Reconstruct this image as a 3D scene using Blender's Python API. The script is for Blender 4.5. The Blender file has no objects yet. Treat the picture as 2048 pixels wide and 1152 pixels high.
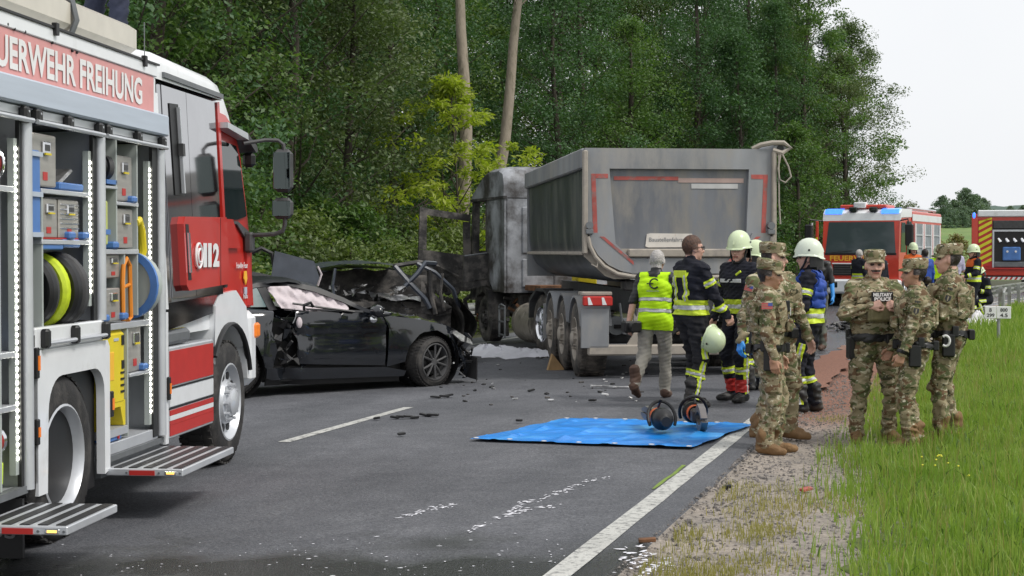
import bpy, bmesh, math, random
import numpy as np
from mathutils import Vector, Matrix
random.seed(7); rng = np.random.default_rng(7)
R = math.radians
scene = bpy.context.scene
col = scene.collection

# ------------------------------------------------------------------ camera, sky, sun, exposure
cam_d = bpy.data.cameras.new('camera'); cam = bpy.data.objects.new('camera', cam_d); col.objects.link(cam)
cam.location = (0, 0, 1.65)
cam.rotation_euler = (R(90) - math.atan(73 / 3100), 0, 0)
cam_d.sensor_width = 36; cam_d.lens = 3100 / 2048 * 36
cam_d.clip_start = 0.1; cam_d.clip_end = 6000
scene.camera = cam
SUN_EL, SUN_AZ = R(52), R(118)            # azimuth clockwise from +Y: behind the camera, to the right
world = bpy.data.worlds.new('World'); scene.world = world; world.use_nodes = True
wn = world.node_tree; wn.nodes.clear()
sky = wn.nodes.new('ShaderNodeTexSky'); sky.sky_type = 'NISHITA'; sky.sun_disc = False
sky.sun_elevation = SUN_EL; sky.sun_rotation = SUN_AZ; sky.dust_density = 4; sky.air_density = 1.0
cloud = wn.nodes.new('ShaderNodeTexNoise'); cloud.inputs['Scale'].default_value = 1.6; cloud.inputs['Detail'].default_value = 5
crmp = wn.nodes.new('ShaderNodeValToRGB')
crmp.color_ramp.elements[0].position = 0.3; crmp.color_ramp.elements[0].color = (6.1, 6.25, 6.5, 1)
crmp.color_ramp.elements[1].position = 0.75; crmp.color_ramp.elements[1].color = (7.2, 7.25, 7.3, 1)
wmix = wn.nodes.new('ShaderNodeMix'); wmix.data_type = 'RGBA'; wmix.inputs[0].default_value = 0.93
wbg = wn.nodes.new('ShaderNodeBackground'); wbg.inputs['Strength'].default_value = 0.1
wout = wn.nodes.new('ShaderNodeOutputWorld')
wn.links.new(cloud.outputs['Fac'], crmp.inputs[0])
wn.links.new(sky.outputs[0], wmix.inputs[6]); wn.links.new(crmp.outputs[0], wmix.inputs[7])
wn.links.new(wmix.outputs[2], wbg.inputs[0]); wn.links.new(wbg.outputs[0], wout.inputs[0])
sun_d = bpy.data.lights.new('sun', 'SUN'); sun = bpy.data.objects.new('sun', sun_d); col.objects.link(sun)
sun_d.energy = 1.5; sun_d.angle = R(14); sun_d.color = (1, 0.96, 0.9)
_sd = Vector((math.sin(SUN_AZ) * math.cos(SUN_EL), math.cos(SUN_AZ) * math.cos(SUN_EL), math.sin(SUN_EL)))
sun.rotation_euler = _sd.to_track_quat('Z', 'Y').to_euler()
scene.view_settings.view_transform = 'Standard'; scene.view_settings.look = 'None'
scene.view_settings.exposure = 0.55; scene.view_settings.gamma = 1.0; scene.view_settings.use_curve_mapping = False
scene.render.engine = 'CYCLES'
scene.cycles.max_bounces = 6; scene.cycles.diffuse_bounces = 3; scene.cycles.glossy_bounces = 3; scene.cycles.transparent_max_bounces = 6; scene.cycles.caustics_reflective = False; scene.cycles.caustics_refractive = False

# ------------------------------------------------------------------ materials
def sr(r, g, b):
    f = lambda c: (c / 255 / 12.92) if c / 255 <= 0.04045 else ((c / 255 + 0.055) / 1.055) ** 2.4
    return (f(r), f(g), f(b))
def mat(name, c, rough=0.5, metal=0.0, var=0.12, vs=6.0, bump=0.0, bs=40.0, dirt=None, dirt_amt=0.5, ds=3.0, coat=0.0, emit=0.0, stretch=None, spec=0.5, rvar=0.0):
    m = bpy.data.materials.new(name); m.use_nodes = True
    nt = m.node_tree; L = nt.links; b = nt.nodes['Principled BSDF']
    b.inputs['Roughness'].default_value = rough; b.inputs['Metallic'].default_value = metal
    b.inputs['Coat Weight'].default_value = coat; b.inputs['Coat Roughness'].default_value = 0.05
    b.inputs['Specular IOR Level'].default_value = spec
    tc = nt.nodes.new('ShaderNodeTexCoord'); vec = tc.outputs['Object']
    if stretch:
        mp = nt.nodes.new('ShaderNodeMapping'); mp.inputs['Scale'].default_value = stretch; L.new(vec, mp.inputs[0]); vec = mp.outputs[0]
    n1 = nt.nodes.new('ShaderNodeTexNoise'); n1.inputs['Scale'].default_value = vs; n1.inputs['Detail'].default_value = 6; L.new(vec, n1.inputs['Vector'])
    r1 = nt.nodes.new('ShaderNodeValToRGB')
    lo = [max(0, x * (1 - var)) for x in c]; hi = [min(1, x * (1 + var)) for x in c]
    r1.color_ramp.elements[0].position = 0.3; r1.color_ramp.elements[0].color = (*lo, 1)
    r1.color_ramp.elements[1].position = 0.7; r1.color_ramp.elements[1].color = (*hi, 1)
    L.new(n1.outputs['Fac'], r1.inputs[0]); out = r1.outputs[0]
    if dirt:
        n2 = nt.nodes.new('ShaderNodeTexNoise'); n2.inputs['Scale'].default_value = ds; n2.inputs['Detail'].default_value = 8; n2.inputs['Roughness'].default_value = 0.65; L.new(vec, n2.inputs['Vector'])
        r2 = nt.nodes.new('ShaderNodeMapRange'); r2.inputs[1].default_value = 0.62 - 0.3 * dirt_amt; r2.inputs[2].default_value = 0.72 - 0.15 * dirt_amt
        L.new(n2.outputs['Fac'], r2.inputs[0])
        mx = nt.nodes.new('ShaderNodeMix'); mx.data_type = 'RGBA'; L.new(r2.outputs[0], mx.inputs[0]); L.new(out, mx.inputs[6]); mx.inputs[7].default_value = (*dirt, 1); out = mx.outputs[2]
    L.new(out, b.inputs['Base Color'])
    if rvar:
        r3 = nt.nodes.new('ShaderNodeMapRange'); r3.inputs[3].default_value = max(0, rough - rvar); r3.inputs[4].default_value = min(1, rough + rvar)
        n4 = nt.nodes.new('ShaderNodeTexNoise'); n4.inputs['Scale'].default_value = vs * 0.7; n4.inputs['Detail'].default_value = 4; L.new(vec, n4.inputs['Vector'])
        L.new(n4.outputs['Fac'], r3.inputs[0]); L.new(r3.outputs[0], b.inputs['Roughness'])
    if bump:
        n3 = nt.nodes.new('ShaderNodeTexNoise'); n3.inputs['Scale'].default_value = bs; n3.inputs['Detail'].default_value = 4; L.new(vec, n3.inputs['Vector'])
        bp = nt.nodes.new('ShaderNodeBump'); bp.inputs['Strength'].default_value = bump; bp.inputs['Distance'].default_value = 0.02
        L.new(n3.outputs['Fac'], bp.inputs['Height']); L.new(bp.outputs[0], b.inputs['Normal'])
    if emit:
        b.inputs['Emission Color'].default_value = (*c, 1); b.inputs['Emission Strength'].default_value = emit
    return m
def glassmat(name, c, rough=0.03, alpha=1.0, trans=0.0):
    m = bpy.data.materials.new(name); m.use_nodes = True; b = m.node_tree.nodes['Principled BSDF']
    b.inputs['Base Color'].default_value = (*c, 1); b.inputs['Roughness'].default_value = rough; b.inputs['Alpha'].default_value = alpha
    b.inputs['Transmission Weight'].default_value = trans; b.inputs['IOR'].default_value = 1.5
    return m
M = {}
M['white'] = mat('white_paint', (0.8, 0.82, 0.84), 0.3, var=0.04, coat=0.3, dirt=(0.66, 0.67, 0.67), dirt_amt=0.2, ds=2.5)
M['red'] = mat('red_paint', (0.55, 0.026, 0.018), 0.3, var=0.06, coat=0.5, vs=2)
M['brightred'] = mat('daylight_red_paint', (0.62, 0.05, 0.025), 0.35, var=0.06, coat=0.4)
M['redfilm'] = mat('red_film', (0.5, 0.03, 0.025), 0.4, var=0.08)
M['glarered'] = mat('glare_paled_red_film', (0.7, 0.31, 0.3), 0.4, var=0.06)  # sky glare on the red band is painted in as paler pink
M['black'] = mat('black_plastic', (0.012, 0.012, 0.013), 0.45, var=0.2)
M['gloss'] = mat('mirror_tinted_panel', (0.42, 0.42, 0.43), 0.07, metal=1.0, var=0.04, coat=0.5)
M['carblack'] = mat('black_car_paint', (0.008, 0.010, 0.014), 0.12, var=0.15, coat=1.0, bump=0.03, bs=3)
M['carpillar'] = mat('black_car_roof_paint', (0.008, 0.009, 0.012), 0.38, var=0.15, spec=0.25)
M['rubber'] = mat('tyre_rubber', (0.022, 0.021, 0.021), 0.75, var=0.25, bump=0.25, bs=60, dirt=(0.07, 0.065, 0.06), dirt_amt=0.45, ds=5)
M['dirtrubber'] = mat('dusty_tyre_rubber', (0.045, 0.042, 0.04), 0.85, var=0.25, bump=0.3, bs=60, dirt=(0.16, 0.14, 0.12), dirt_amt=0.7, ds=5)
M['alu'] = mat('aluminium', (0.6, 0.62, 0.65), 0.4, metal=0.45, var=0.1, vs=3, bump=0.05, bs=20)
M['alubox'] = mat('brushed_aluminium', (0.45, 0.43, 0.4), 0.45, metal=0.6, var=0.15, vs=4, stretch=(1, 1, 6))
M['chrome'] = mat('chrome', (0.75, 0.76, 0.78), 0.15, metal=1.0, var=0.08)
M['bluegrey'] = mat('silver_shutter_paint', (0.47, 0.53, 0.62), 0.4, var=0.05, stretch=(0.4, 1, 6), vs=4)
M['inner'] = mat('compartment_grey', (0.42, 0.46, 0.44), 0.55, var=0.12, vs=2)
M['led'] = mat('led_light', (1.0, 0.98, 0.85), 0.3, var=0.0, emit=10.0)
M['orange'] = mat('orange_lens', (0.8, 0.2, 0.02), 0.25, var=0.15, vs=20, emit=0.15)
M['amber'] = mat('amber_lamp', (1.0, 0.55, 0.12), 0.3, var=0.1, emit=1.2)
M['bluelamp'] = mat('blue_beacon', (0.03, 0.13, 0.7), 0.15, var=0.3, vs=12, coat=1)
M['bluelit'] = mat('lit_blue_beacon', (0.05, 0.2, 1.0), 0.2, var=0.3, vs=12, emit=1.2)
M['yellow'] = mat('yellow_case', (0.75, 0.6, 0.02), 0.45, var=0.08)
M['neon'] = mat('fluorescent_yellow', (0.62, 0.85, 0.02), 0.6, var=0.1, vs=14, bump=0.15, bs=30, emit=0.0)
M['neonstripe'] = mat('yellow_reflective_tape', (0.58, 0.72, 0.03), 0.5, var=0.12, vs=20)
M['silverstripe'] = mat('silver_reflective_tape', (0.52, 0.53, 0.54), 0.4, var=0.12, vs=20)
M['blueplastic'] = mat('blue_plastic', (0.08, 0.2, 0.5), 0.45, var=0.12)
M['glove'] = mat('blue_nitrile', (0.03, 0.27, 0.72), 0.4, var=0.15, bump=0.2, bs=50)
M['glass'] = glassmat('dark_glass', (0.012, 0.02, 0.02), 0.03)
M['windscreen'] = glassmat('windscreen_glass', (0.05, 0.07, 0.075), 0.04)
M['mirror'] = mat('mirror_glass', (0.12, 0.14, 0.135), 0.02, metal=1.0, var=0.0)
M['grey'] = mat('grey_metal', (0.17, 0.18, 0.19), 0.5, metal=0.3, var=0.15)
M['darkgrey'] = mat('dark_grey_steel', (0.06, 0.06, 0.062), 0.6, var=0.25, vs=8)
M['galv'] = mat('galvanised_steel', (0.36, 0.37, 0.36), 0.5, metal=0.4, var=0.2, vs=3, dirt=(0.2, 0.19, 0.16), dirt_amt=0.4)
M['letter'] = mat('white_lettering', (0.8, 0.8, 0.8), 0.5, var=0.03)
M['letterblack'] = mat('black_lettering', (0.02, 0.02, 0.02), 0.5, var=0.03)
M['letteryellow'] = mat('yellow_lettering', (0.9, 0.5, 0.04), 0.5, var=0.05)
M['lettergrey'] = mat('faded_grey_lettering', (0.25, 0.25, 0.26), 0.6, var=0.3, vs=30)
M['dustgrey'] = mat('dusty_steel', (0.25, 0.26, 0.275), 0.62, var=0.3, vs=1.6, bump=0.12, bs=12, dirt=(0.31, 0.3, 0.285), dirt_amt=0.5, ds=2.4, stretch=(1, 1, 0.35))
M['dustpanel'] = mat('dark_dusty_tailgate', (0.165, 0.175, 0.195), 0.6, var=0.22, vs=2.2, bump=0.1, bs=12, dirt=(0.23, 0.22, 0.205), dirt_amt=0.55, ds=3.5, stretch=(1, 1, 0.3))
M['dustbeige'] = mat('beige_dusty_steel', (0.38, 0.34, 0.29), 0.75, var=0.18, vs=3, bump=0.1, bs=20, dirt=(0.24, 0.22, 0.2), dirt_amt=0.4)
M['sideblack'] = mat('dark_tipper_side', (0.055, 0.062, 0.075), 0.35, var=0.3, vs=1.5, dirt=(0.13, 0.13, 0.13), dirt_amt=0.5, stretch=(1, 1, 0.2))
M['burnt'] = mat('burnt_steel', (0.045, 0.043, 0.042), 0.7, var=0.6, vs=3, bump=0.6, bs=12, dirt=(0.17, 0.155, 0.14), dirt_amt=0.5, ds=3)
M['burntpaint'] = mat('scorched_silver_paint', (0.3, 0.315, 0.34), 0.55, var=0.45, vs=1.6, bump=0.35, bs=6, dirt=(0.05, 0.045, 0.042), dirt_amt=0.66, ds=1.4)
M['rustroof'] = mat('rusted_scorched_roof', (0.24, 0.21, 0.18), 0.75, var=0.4, vs=2, bump=0.2, bs=10, dirt=(0.26, 0.12, 0.04), dirt_amt=0.5, ds=2.5)
M['rust'] = mat('rust', (0.16, 0.075, 0.035), 0.85, var=0.5, vs=8, bump=0.3)
M['tankalu'] = mat('scorched_tank', (0.33, 0.3, 0.25), 0.5, metal=0.4, var=0.25, vs=3, dirt=(0.1, 0.09, 0.08), dirt_amt=0.5, stretch=(3, 1, 0.5))
M['airbag'] = mat('airbag_cloth', (0.62, 0.55, 0.57), 0.85, var=0.08, vs=5, bump=0.5, bs=7)
M['silver'] = mat('torn_silver_metal', (0.5, 0.5, 0.5), 0.35, metal=0.8, var=0.5, vs=8, bump=0.6, bs=12)
M['foam'] = mat('white_foam', (0.75, 0.75, 0.8), 0.8, var=0.08, vs=4, bump=0.5, bs=12)
M['tarp'] = mat('blue_tarpaulin', (0.012, 0.25, 0.78), 0.3, var=0.25, vs=1.6, stretch=(0.5, 2.0, 1), bump=0.55, bs=3.2, dirt=(0.07, 0.4, 0.86), dirt_amt=0.45, ds=2)
M['wood'] = mat('wood', (0.42, 0.27, 0.13), 0.8, var=0.2)

# ------------------------------------------------------------------ mesh builder
class MB:
    def __init__(s): s.v = []; s.f = []; s.m = []
    def add(s, vs, fs, m=0):
        o = len(s.v); s.v.extend([tuple(map(float, p)) for p in vs]); s.f.extend([tuple(i + o for i in f) for f in fs]); s.m.extend([m] * len(fs)); return s
    def box(s, x0, x1, y0, y1, z0, z1, bev=0.0, m=0, M4=None):
        if x0 > x1: x0, x1 = x1, x0
        if y0 > y1: y0, y1 = y1, y0
        if z0 > z1: z0, z1 = z1, z0
        if bev <= 0:
            vs = [(x, y, z) for z in (z0, z1) for y in (y0, y1) for x in (x0, x1)]
            fs = [(0, 2, 3, 1), (4, 5, 7, 6), (0, 1, 5, 4), (2, 6, 7, 3), (0, 4, 6, 2), (1, 3, 7, 5)]
        else:
            b = min(bev, (x1 - x0) * .49, (y1 - y0) * .49, (z1 - z0) * .49)
            vs = []; idx = {}
            lo = (x0, y0, z0); hi = (x1, y1, z1)
            for c in range(8):
                sg = [(c >> k) & 1 for k in range(3)]
                for a in range(3):
                    p = [(hi[k] if sg[k] else lo[k]) if k == a else ((hi[k] - b) if sg[k] else (lo[k] + b)) for k in range(3)]
                    idx[(c, a)] = len(vs); vs.append(tuple(p))
            fs = []
            for a in range(3):
                u, w = (a + 1) % 3, (a + 2) % 3
                for sgn in (0, 1):
                    q = []
                    for (i, j) in ((0, 0), (1, 0), (1, 1), (0, 1)):
                        q.append(idx[((sgn << a) | (i << u) | (j << w), a)])
                    fs.append(tuple(q if sgn else q[::-1]))
            for a in range(3):
                u, w = (a + 1) % 3, (a + 2) % 3
                for i in (0, 1):
                    for j in (0, 1):
                        c0 = (i << u) | (j << w); c1 = c0 | (1 << a)
                        q = [idx[(c0, u)], idx[(c1, u)], idx[(c1, w)], idx[(c0, w)]]
                        fs.append(tuple(q if (i == j) == False else q[::-1]))
            for c in range(8):
                q = [idx[(c, 0)], idx[(c, 1)], idx[(c, 2)]]
                par = bin(c).count('1') % 2
                fs.append(tuple(q if par else q[::-1]))
        if M4 is not None: vs = [tuple(M4 @ Vector(p)) for p in vs]
        return s.add(vs, fs, m)
    def prism(s, poly, axis, c0, c1, m=0, fn=None):
        # poly: list of 2D points; axis: 'x','y','z' extrusion axis
        def P(a, b, c): return {'x': (c, a, b), 'y': (a, c, b), 'z': (a, b, c)}[axis]
        n = len(poly); vs = [P(a, b, c0) for a, b in poly] + [P(a, b, c1) for a, b in poly]
        fs = [tuple(range(n)), tuple(range(2 * n - 1, n - 1, -1))] + [(i, i + n, (i + 1) % n + n, (i + 1) % n) for i in range(n)]
        if fn: vs = [fn(*p) for p in vs]
        return s.add(vs, fs, m)
    def cyl(s, p0, p1, r0, r1=None, n=12, m=0, caps=True):
        if r1 is None: r1 = r0
        p0 = Vector(p0); p1 = Vector(p1); d = (p1 - p0)
        if d.length < 1e-9: return s
        q = d.to_track_quat('Z', 'Y'); a = q @ Vector((1, 0, 0)); b = q @ Vector((0, 1, 0))
        vs = []
        for p, r in ((p0, r0), (p1, r1)):
            for i in range(n):
                t = 2 * math.pi * i / n; vs.append(p + (a * math.cos(t) + b * math.sin(t)) * r)
        fs = [(i, (i + 1) % n, (i + 1) % n + n, i + n) for i in range(n)]
        if caps: fs += [tuple(range(n - 1, -1, -1)), tuple(range(n, 2 * n))]
        return s.add(vs, fs, m)
    def tube(s, pts, r, n=8, m=0, closed=False, radii=None, flat=1.0):
        pts = [Vector(p) for p in pts]; N = len(pts); vs = []; up = None
        for i, p in enumerate(pts):
            if closed: d = pts[(i + 1) % N] - pts[i - 1]
            else: d = pts[min(i + 1, N - 1)] - pts[max(i - 1, 0)]
            d.normalize()
            if up is None: up = Vector((0, 0, 1)) if abs(d.z) < 0.9 else Vector((1, 0, 0))
            a = d.cross(up)
            if a.length < 1e-6: a = d.cross(Vector((0.3, 1, 0.2)))
            a.normalize(); b = a.cross(d); up = b
            rr = radii[i] if radii else r
            for k in range(n):
                t = 2 * math.pi * k / n; vs.append(p + a * math.cos(t) * rr + b * math.sin(t) * rr * flat)
        fs = []
        for i in range(N if closed else N - 1):
            j = (i + 1) % N
            for k in range(n):
                fs.append((i * n + k, i * n + (k + 1) % n, j * n + (k + 1) % n, j * n + k))
        if not closed: fs += [tuple(range(n - 1, -1, -1)), tuple(range((N - 1) * n, N * n))]
        return s.add(vs, fs, m)
    def lathe(s, prof, o, axis, n=24, m=0, closed=False):
        o = Vector(o); d = Vector(axis).normalized(); q = d.to_track_quat('Z', 'Y'); a = q @ Vector((1, 0, 0)); b = q @ Vector((0, 1, 0))
        vs = []
        for r, z in prof:
            for i in range(n):
                t = 2 * math.pi * i / n; vs.append(o + d * z + (a * math.cos(t) + b * math.sin(t)) * r)
        fs = []; P = len(prof)
        for j in range(P if closed else P - 1):
            j2 = (j + 1) % P
            for i in range(n): fs.append((j * n + i, j * n + (i + 1) % n, j2 * n + (i + 1) % n, j2 * n + i))
        return s.add(vs, fs, m)
    def ell(s, c, r, n=12, k=8, m=0, M4=None, zmin=-1.0):
        vs = []; fs = []; c = Vector(c)
        for j in range(k + 1):
            ph = -math.pi / 2 + math.pi * j / k
            for i in range(n):
                t = 2 * math.pi * i / n; z = max(zmin, math.sin(ph))
                p = Vector((r[0] * math.cos(ph) * math.cos(t), r[1] * math.cos(ph) * math.sin(t), r[2] * z))
                if M4 is not None: p = M4 @ p
                vs.append(c + p)
        for j in range(k):
            for i in range(n): fs.append((j * n + i, j * n + (i + 1) % n, (j + 1) * n + (i + 1) % n, (j + 1) * n + i))
        return s.add(vs, fs, m)
    def grid(s, fn, nu, nv, m=0, flip=False):
        vs = [fn(i / nu, j / nv) for j in range(nv + 1) for i in range(nu + 1)]
        fs = [(j * (nu + 1) + i, j * (nu + 1) + i + 1, (j + 1) * (nu + 1) + i + 1, (j + 1) * (nu + 1) + i) for j in range(nv) for i in range(nu)]
        if flip: fs = [f[::-1] for f in fs]
        return s.add(vs, fs, m)
    def build(s, name, mats, parent=None, smooth=35):
        me = bpy.data.meshes.new(name); me.from_pydata(s.v, [], s.f); me.update()
        return link(name, me, mats, parent, s.m, smooth)
def link(name, me, mats, parent=None, mi=None, smooth=35):
    if not isinstance(mats, (list, tuple)): mats = [mats]
    for m in mats: me.materials.append(M[m] if isinstance(m, str) else m)
    if mi is not None and len(mats) > 1: me.polygons.foreach_set('material_index', np.array(mi, dtype=np.int32))
    if smooth:
        me.polygons.foreach_set('use_smooth', np.ones(len(me.polygons), dtype=bool))
        if smooth < 180: me.set_sharp_from_angle(angle=R(smooth))
    me.validate()
    o = bpy.data.objects.new(name, me); col.objects.link(o)
    if parent is not None: o.parent = parent
    return o
def tag(o, label=None, cat=None, group=None, kind=None):
    if label: o['label'] = label
    if cat: o['category'] = cat
    if group: o['group'] = group
    if kind: o['kind'] = kind
    return o
def thing(name, loc, rz, label, cat, group=None, scale=1.0):
    o = bpy.data.objects.new(name, None); col.objects.link(o); o.empty_display_size = 0.2
    o.location = loc; o.rotation_euler = (0, 0, rz); o.scale = (scale,) * 3
    return tag(o, label, cat, group)
def copy_tree(o, parent=None):
    c = o.copy(); col.objects.link(c)
    if parent is not None: c.parent = parent
    for ch in [x for x in KIDS.get(o.name, [])]: copy_tree(ch, c)
    return c
KIDS = {}
def kids_index():
    KIDS.clear()
    for x in bpy.data.objects:
        if x.parent: KIDS.setdefault(x.parent.name, []).append(x)
def B(name, mats, parent, x0, x1, y0, y1, z0, z1, bev=0.0):
    return MB().box(x0, x1, y0, y1, z0, z1, bev).build(name, mats, parent)
_fonts = {}
def text_geo(s, bold=0.0):
    cu = bpy.data.curves.new('txt', 'FONT'); cu.body = s; cu.size = 1; cu.offset = bold; cu.resolution_u = 3; cu.extrude = 0
    ob = bpy.data.objects.new('txt', cu); col.objects.link(ob)
    dg = bpy.context.evaluated_depsgraph_get(); me = bpy.data.meshes.new_from_object(ob.evaluated_get(dg))
    v = np.array([p.co[:] for p in me.vertices]); f = [tuple(p.vertices) for p in me.polygons]
    bpy.data.objects.remove(ob); bpy.data.curves.remove(cu); bpy.data.meshes.remove(me)
    v = v[:, :2]; mn = v.min(0); mx = v.max(0)
    return (v - mn) / (mx - mn), f
def text(name, s, o, u, v, mats, parent, bold=0.02, lift=None, th=0.004):
    # lettering filling the rectangle o, o+u, o+v; raised along u x v
    g, f = text_geo(s, bold); o = Vector(o); u = Vector(u); v = Vector(v); n = u.cross(v).normalized()
    vs = [o + u * a + v * b + n * th for a, b in g]
    return MB().add(vs, f).build(name, mats, parent, smooth=0)
def panel(poly, W, step=0.08, th=0.0, inner=None):
    # polygon in (x,z), cut by a grid, mapped to y = W(x,z); optional thickness towards +y*sign
    bm = bmesh.new(); vs = [bm.verts.new((a, 0, b)) for a, b in poly]; bm.faces.new(vs)
    bmesh.ops.triangulate(bm, faces=bm.faces[:])
    xs = [p[0] for p in poly]; zs = [p[1] for p in poly]
    for ax, lo, hi in ((0, min(xs), max(xs)), (2, min(zs), max(zs))):
        k = int((hi - lo) / step)
        for i in range(1, k + 1):
            c = [0, 0, 0]; c[ax] = lo + (hi - lo) * i / (k + 1); no = [0, 0, 0]; no[ax] = 1
            bmesh.ops.bisect_plane(bm, geom=bm.verts[:] + bm.edges[:] + bm.faces[:], plane_co=c, plane_no=no)
    bmesh.ops.recalc_face_normals(bm, faces=bm.faces[:])
    if th:
        r = bmesh.ops.extrude_face_region(bm, geom=bm.faces[:]); ev = [e for e in r['geom'] if isinstance(e, bmesh.types.BMVert)]
        es = set(ev)
        for v in bm.verts:
            v.co.y = W(v.co.x, v.co.z) + (th if v in es else 0)
    else:
        for v in bm.verts: v.co.y = W(v.co.x, v.co.z)
    bmesh.ops.recalc_face_normals(bm, faces=bm.faces[:])
    bm.verts.index_update()
    V = [tuple(v.co) for v in bm.verts]; F = [tuple(v.index for v in f.verts) for f in bm.faces]; bm.free()
    return MB().add(V, F)
def circle_pts(cx, cz, r, a0, a1, n): return [(cx + r * math.cos(R(a0 + (a1 - a0) * i / n)), cz + r * math.sin(R(a0 + (a1 - a0) * i / n))) for i in range(n + 1)]
def wheel(parent, c, ax, r, w, rimr, spokes='truck', tyre='rubber', rim='alu', dual=False, dish=0.08, name='wheel'):
    # c: centre of outer face plane, ax: outward axis; tyre and rim are sub-parts
    o = Vector(c); a = Vector(ax).normalized()
    t = MB(); wd = w * (2.1 if dual else 1)
    t.lathe([(rimr, -0.01), (rimr + .02, .012), (r * .80, .018), (r * .93, .0), (r * .985, -.03), (r, -.06), (r, -wd + .06), (r * .985, -wd + .03), (r * .9, -wd), (rimr, -wd + .01)], o, a, 40, closed=True)
    q = a.to_track_quat('Z', 'Y'); e1 = q @ Vector((1, 0, 0)); e2 = q @ Vector((0, 1, 0)); n = 44
    for i in range(n):                                   # tread lugs
        th = 2 * math.pi * i / n
        for (z0, z1, sh) in ((-.015, -.085, 0), (-.10, -wd + .10, .5), (-wd + .085, -wd + .015, 0)):
            th2 = th + sh * 2 * math.pi / n; dth = math.pi / n * 0.62; vs = []
            for rr in (r * .985, r * 1.012):
                for z in (z0, z1):
                    for s_ in (-1, 1):
                        an = th2 + s_ * dth; vs.append(o + a * z + (e1 * math.cos(an) + e2 * math.sin(an)) * rr)
            t.add(vs, [(4, 5, 7, 6), (0, 4, 6, 2), (1, 3, 7, 5), (0, 1, 5, 4), (2, 6, 7, 3)])
    wh = t.build(name, tyre, parent)
    g = MB()
    if spokes == 'truck':          # convex hub, flange with bolts and hand holes
        g.lathe([(rimr + .015, .012), (rimr, .016), (rimr - .025, -.02), (rimr * .86, -.05), (rimr * .80, -.04), (rimr * .62, -dish + .04), (rimr * .55, .0), (rimr * .38, .012), (rimr * .36, .05), (rimr * .25, .07), (0, .075)], o, a, 32)
        for i in range(10):
            th = 2 * math.pi * i / 10; p = o + (e1 * math.cos(th) + e2 * math.sin(th)) * rimr * .47
            g.cyl(p, p + a * .045, .016, n=6)
            p = o + (e1 * math.cos(th) + e2 * math.sin(th)) * rimr * .72
            g.cyl(p - a * (dish * .5), p - a * (dish * .5 - .012) , .035, n=10, m=1)
    elif spokes == 'deep':          # deep concave rear dish
        g.lathe([(rimr + .02, .014), (rimr + .005, .02), (rimr - .02, -.02), (rimr * .93, -.1), (rimr * .88, -.17), (rimr * .6, -.2), (rimr * .45, -.19), (rimr * .3, -.16), (rimr * .28, -.08), (rimr * .2, -.06), (0, -.06)], o, a, 36)
        for i in range(10):
            th = 2 * math.pi * i / 10; p = o - a * .19 + (e1 * math.cos(th) + e2 * math.sin(th)) * rimr * .52
            g.cyl(p, p + a * .05, .017, n=6)
            p = o - a * .19 + (e1 * math.cos(th) + e2 * math.sin(th)) * rimr * .74
            g.cyl(p, p + a * .012, .035, n=10, m=1)
    else:                           # car: five double spokes
        g.lathe([(rimr + .004, .004), (rimr - .012, .01), (rimr - .03, -.03), (rimr - .04, -.12)], o, a, 32)
        g.lathe([(.055, .0), (.045, .012), (0, .014)], o - a * .02, a, 16)
        g.lathe([(rimr * .62, -.07), (0, -.07)], o, a, 24, m=1)
        for i in range(5):
            for s_ in (-1, 1):
                th = 2 * math.pi * i / 5 + s_ * .16; th2 = 2 * math.pi * i / 5 + s_ * .27
                p0 = o - a * .02 + (e1 * math.cos(th) + e2 * math.sin(th)) * .045; p1 = o - a * .012 + (e1 * math.cos(th2) + e2 * math.sin(th2)) * (rimr - .02)
                g.tube([p0, (p0 + p1) / 2 + a * .008, p1], .016, n=6)
    g.build('rim', [rim, 'black'], wh)
    return wh

# ------------------------------------------------------------------ road alignment: offset 0 is the right edge line
_A = np.array([0.19, 7.88]); _H0 = R(16.4); _S0 = 14.0; _RR = 170.0
def road(s, off):
    if s <= _S0:
        p = _A + s * np.array([math.sin(_H0), math.cos(_H0)]); h = _H0
    else:
        h = _H0 + (s - _S0) / _RR
        c = _A + _S0 * np.array([math.sin(_H0), math.cos(_H0)]) + _RR * np.array([math.cos(_H0), -math.sin(_H0)])
        p = c - _RR * np.array([math.cos(h), -math.sin(h)])
    return p[0] + off * math.cos(h), p[1] - off * math.sin(h), h
def rz_off(o):
    if o < -8.4: return -0.21 - 0.06 * min(4, -8.4 - o)
    if o < 0: return 0.025 * o
    if o < 0.28: return 0.0
    if o < 0.42: return -0.05 * (o - .28) / .14
    if o < 1.4: return -0.05
    return -0.05 + min(0.12, (o - 1.4) * 0.03)
_SS = np.arange(-25, 160, 1.0); _LP = np.array([road(s, 0)[:2] for s in _SS]); _LH = np.array([road(s, 0)[2] for s in _SS])
def off_at(x, y):
    i = int(np.argmin((_LP[:, 0] - x) ** 2 + (_LP[:, 1] - y) ** 2)); h = _LH[i]
    return (x - _LP[i, 0]) * math.cos(h) - (y - _LP[i, 1]) * math.sin(h)
def gz(x, y): return rz_off(off_at(x, y))
def strip(name, mats, offs, s0, s1, ds, dz=0.0, jag=0.0, parent=None, zf=None):
    b = MB(); st = np.arange(s0, s1 + 1e-6, ds)
    for s in st:
        for k, o in enumerate(offs):
            oo = o + (random.uniform(-jag, jag) if (jag and k in (0, len(offs) - 1)) else 0)
            x, y, h = road(s, oo); b.v.append((x, y, (zf(o) if zf else rz_off(o)) + dz))
    n = len(offs)
    for i in range(len(st) - 1):
        for j in range(n - 1): b.f.append((i * n + j, i * n + j + 1, (i + 1) * n + j + 1, (i + 1) * n + j)); b.m.append(0)
    return b.build(name, mats, parent)

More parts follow.
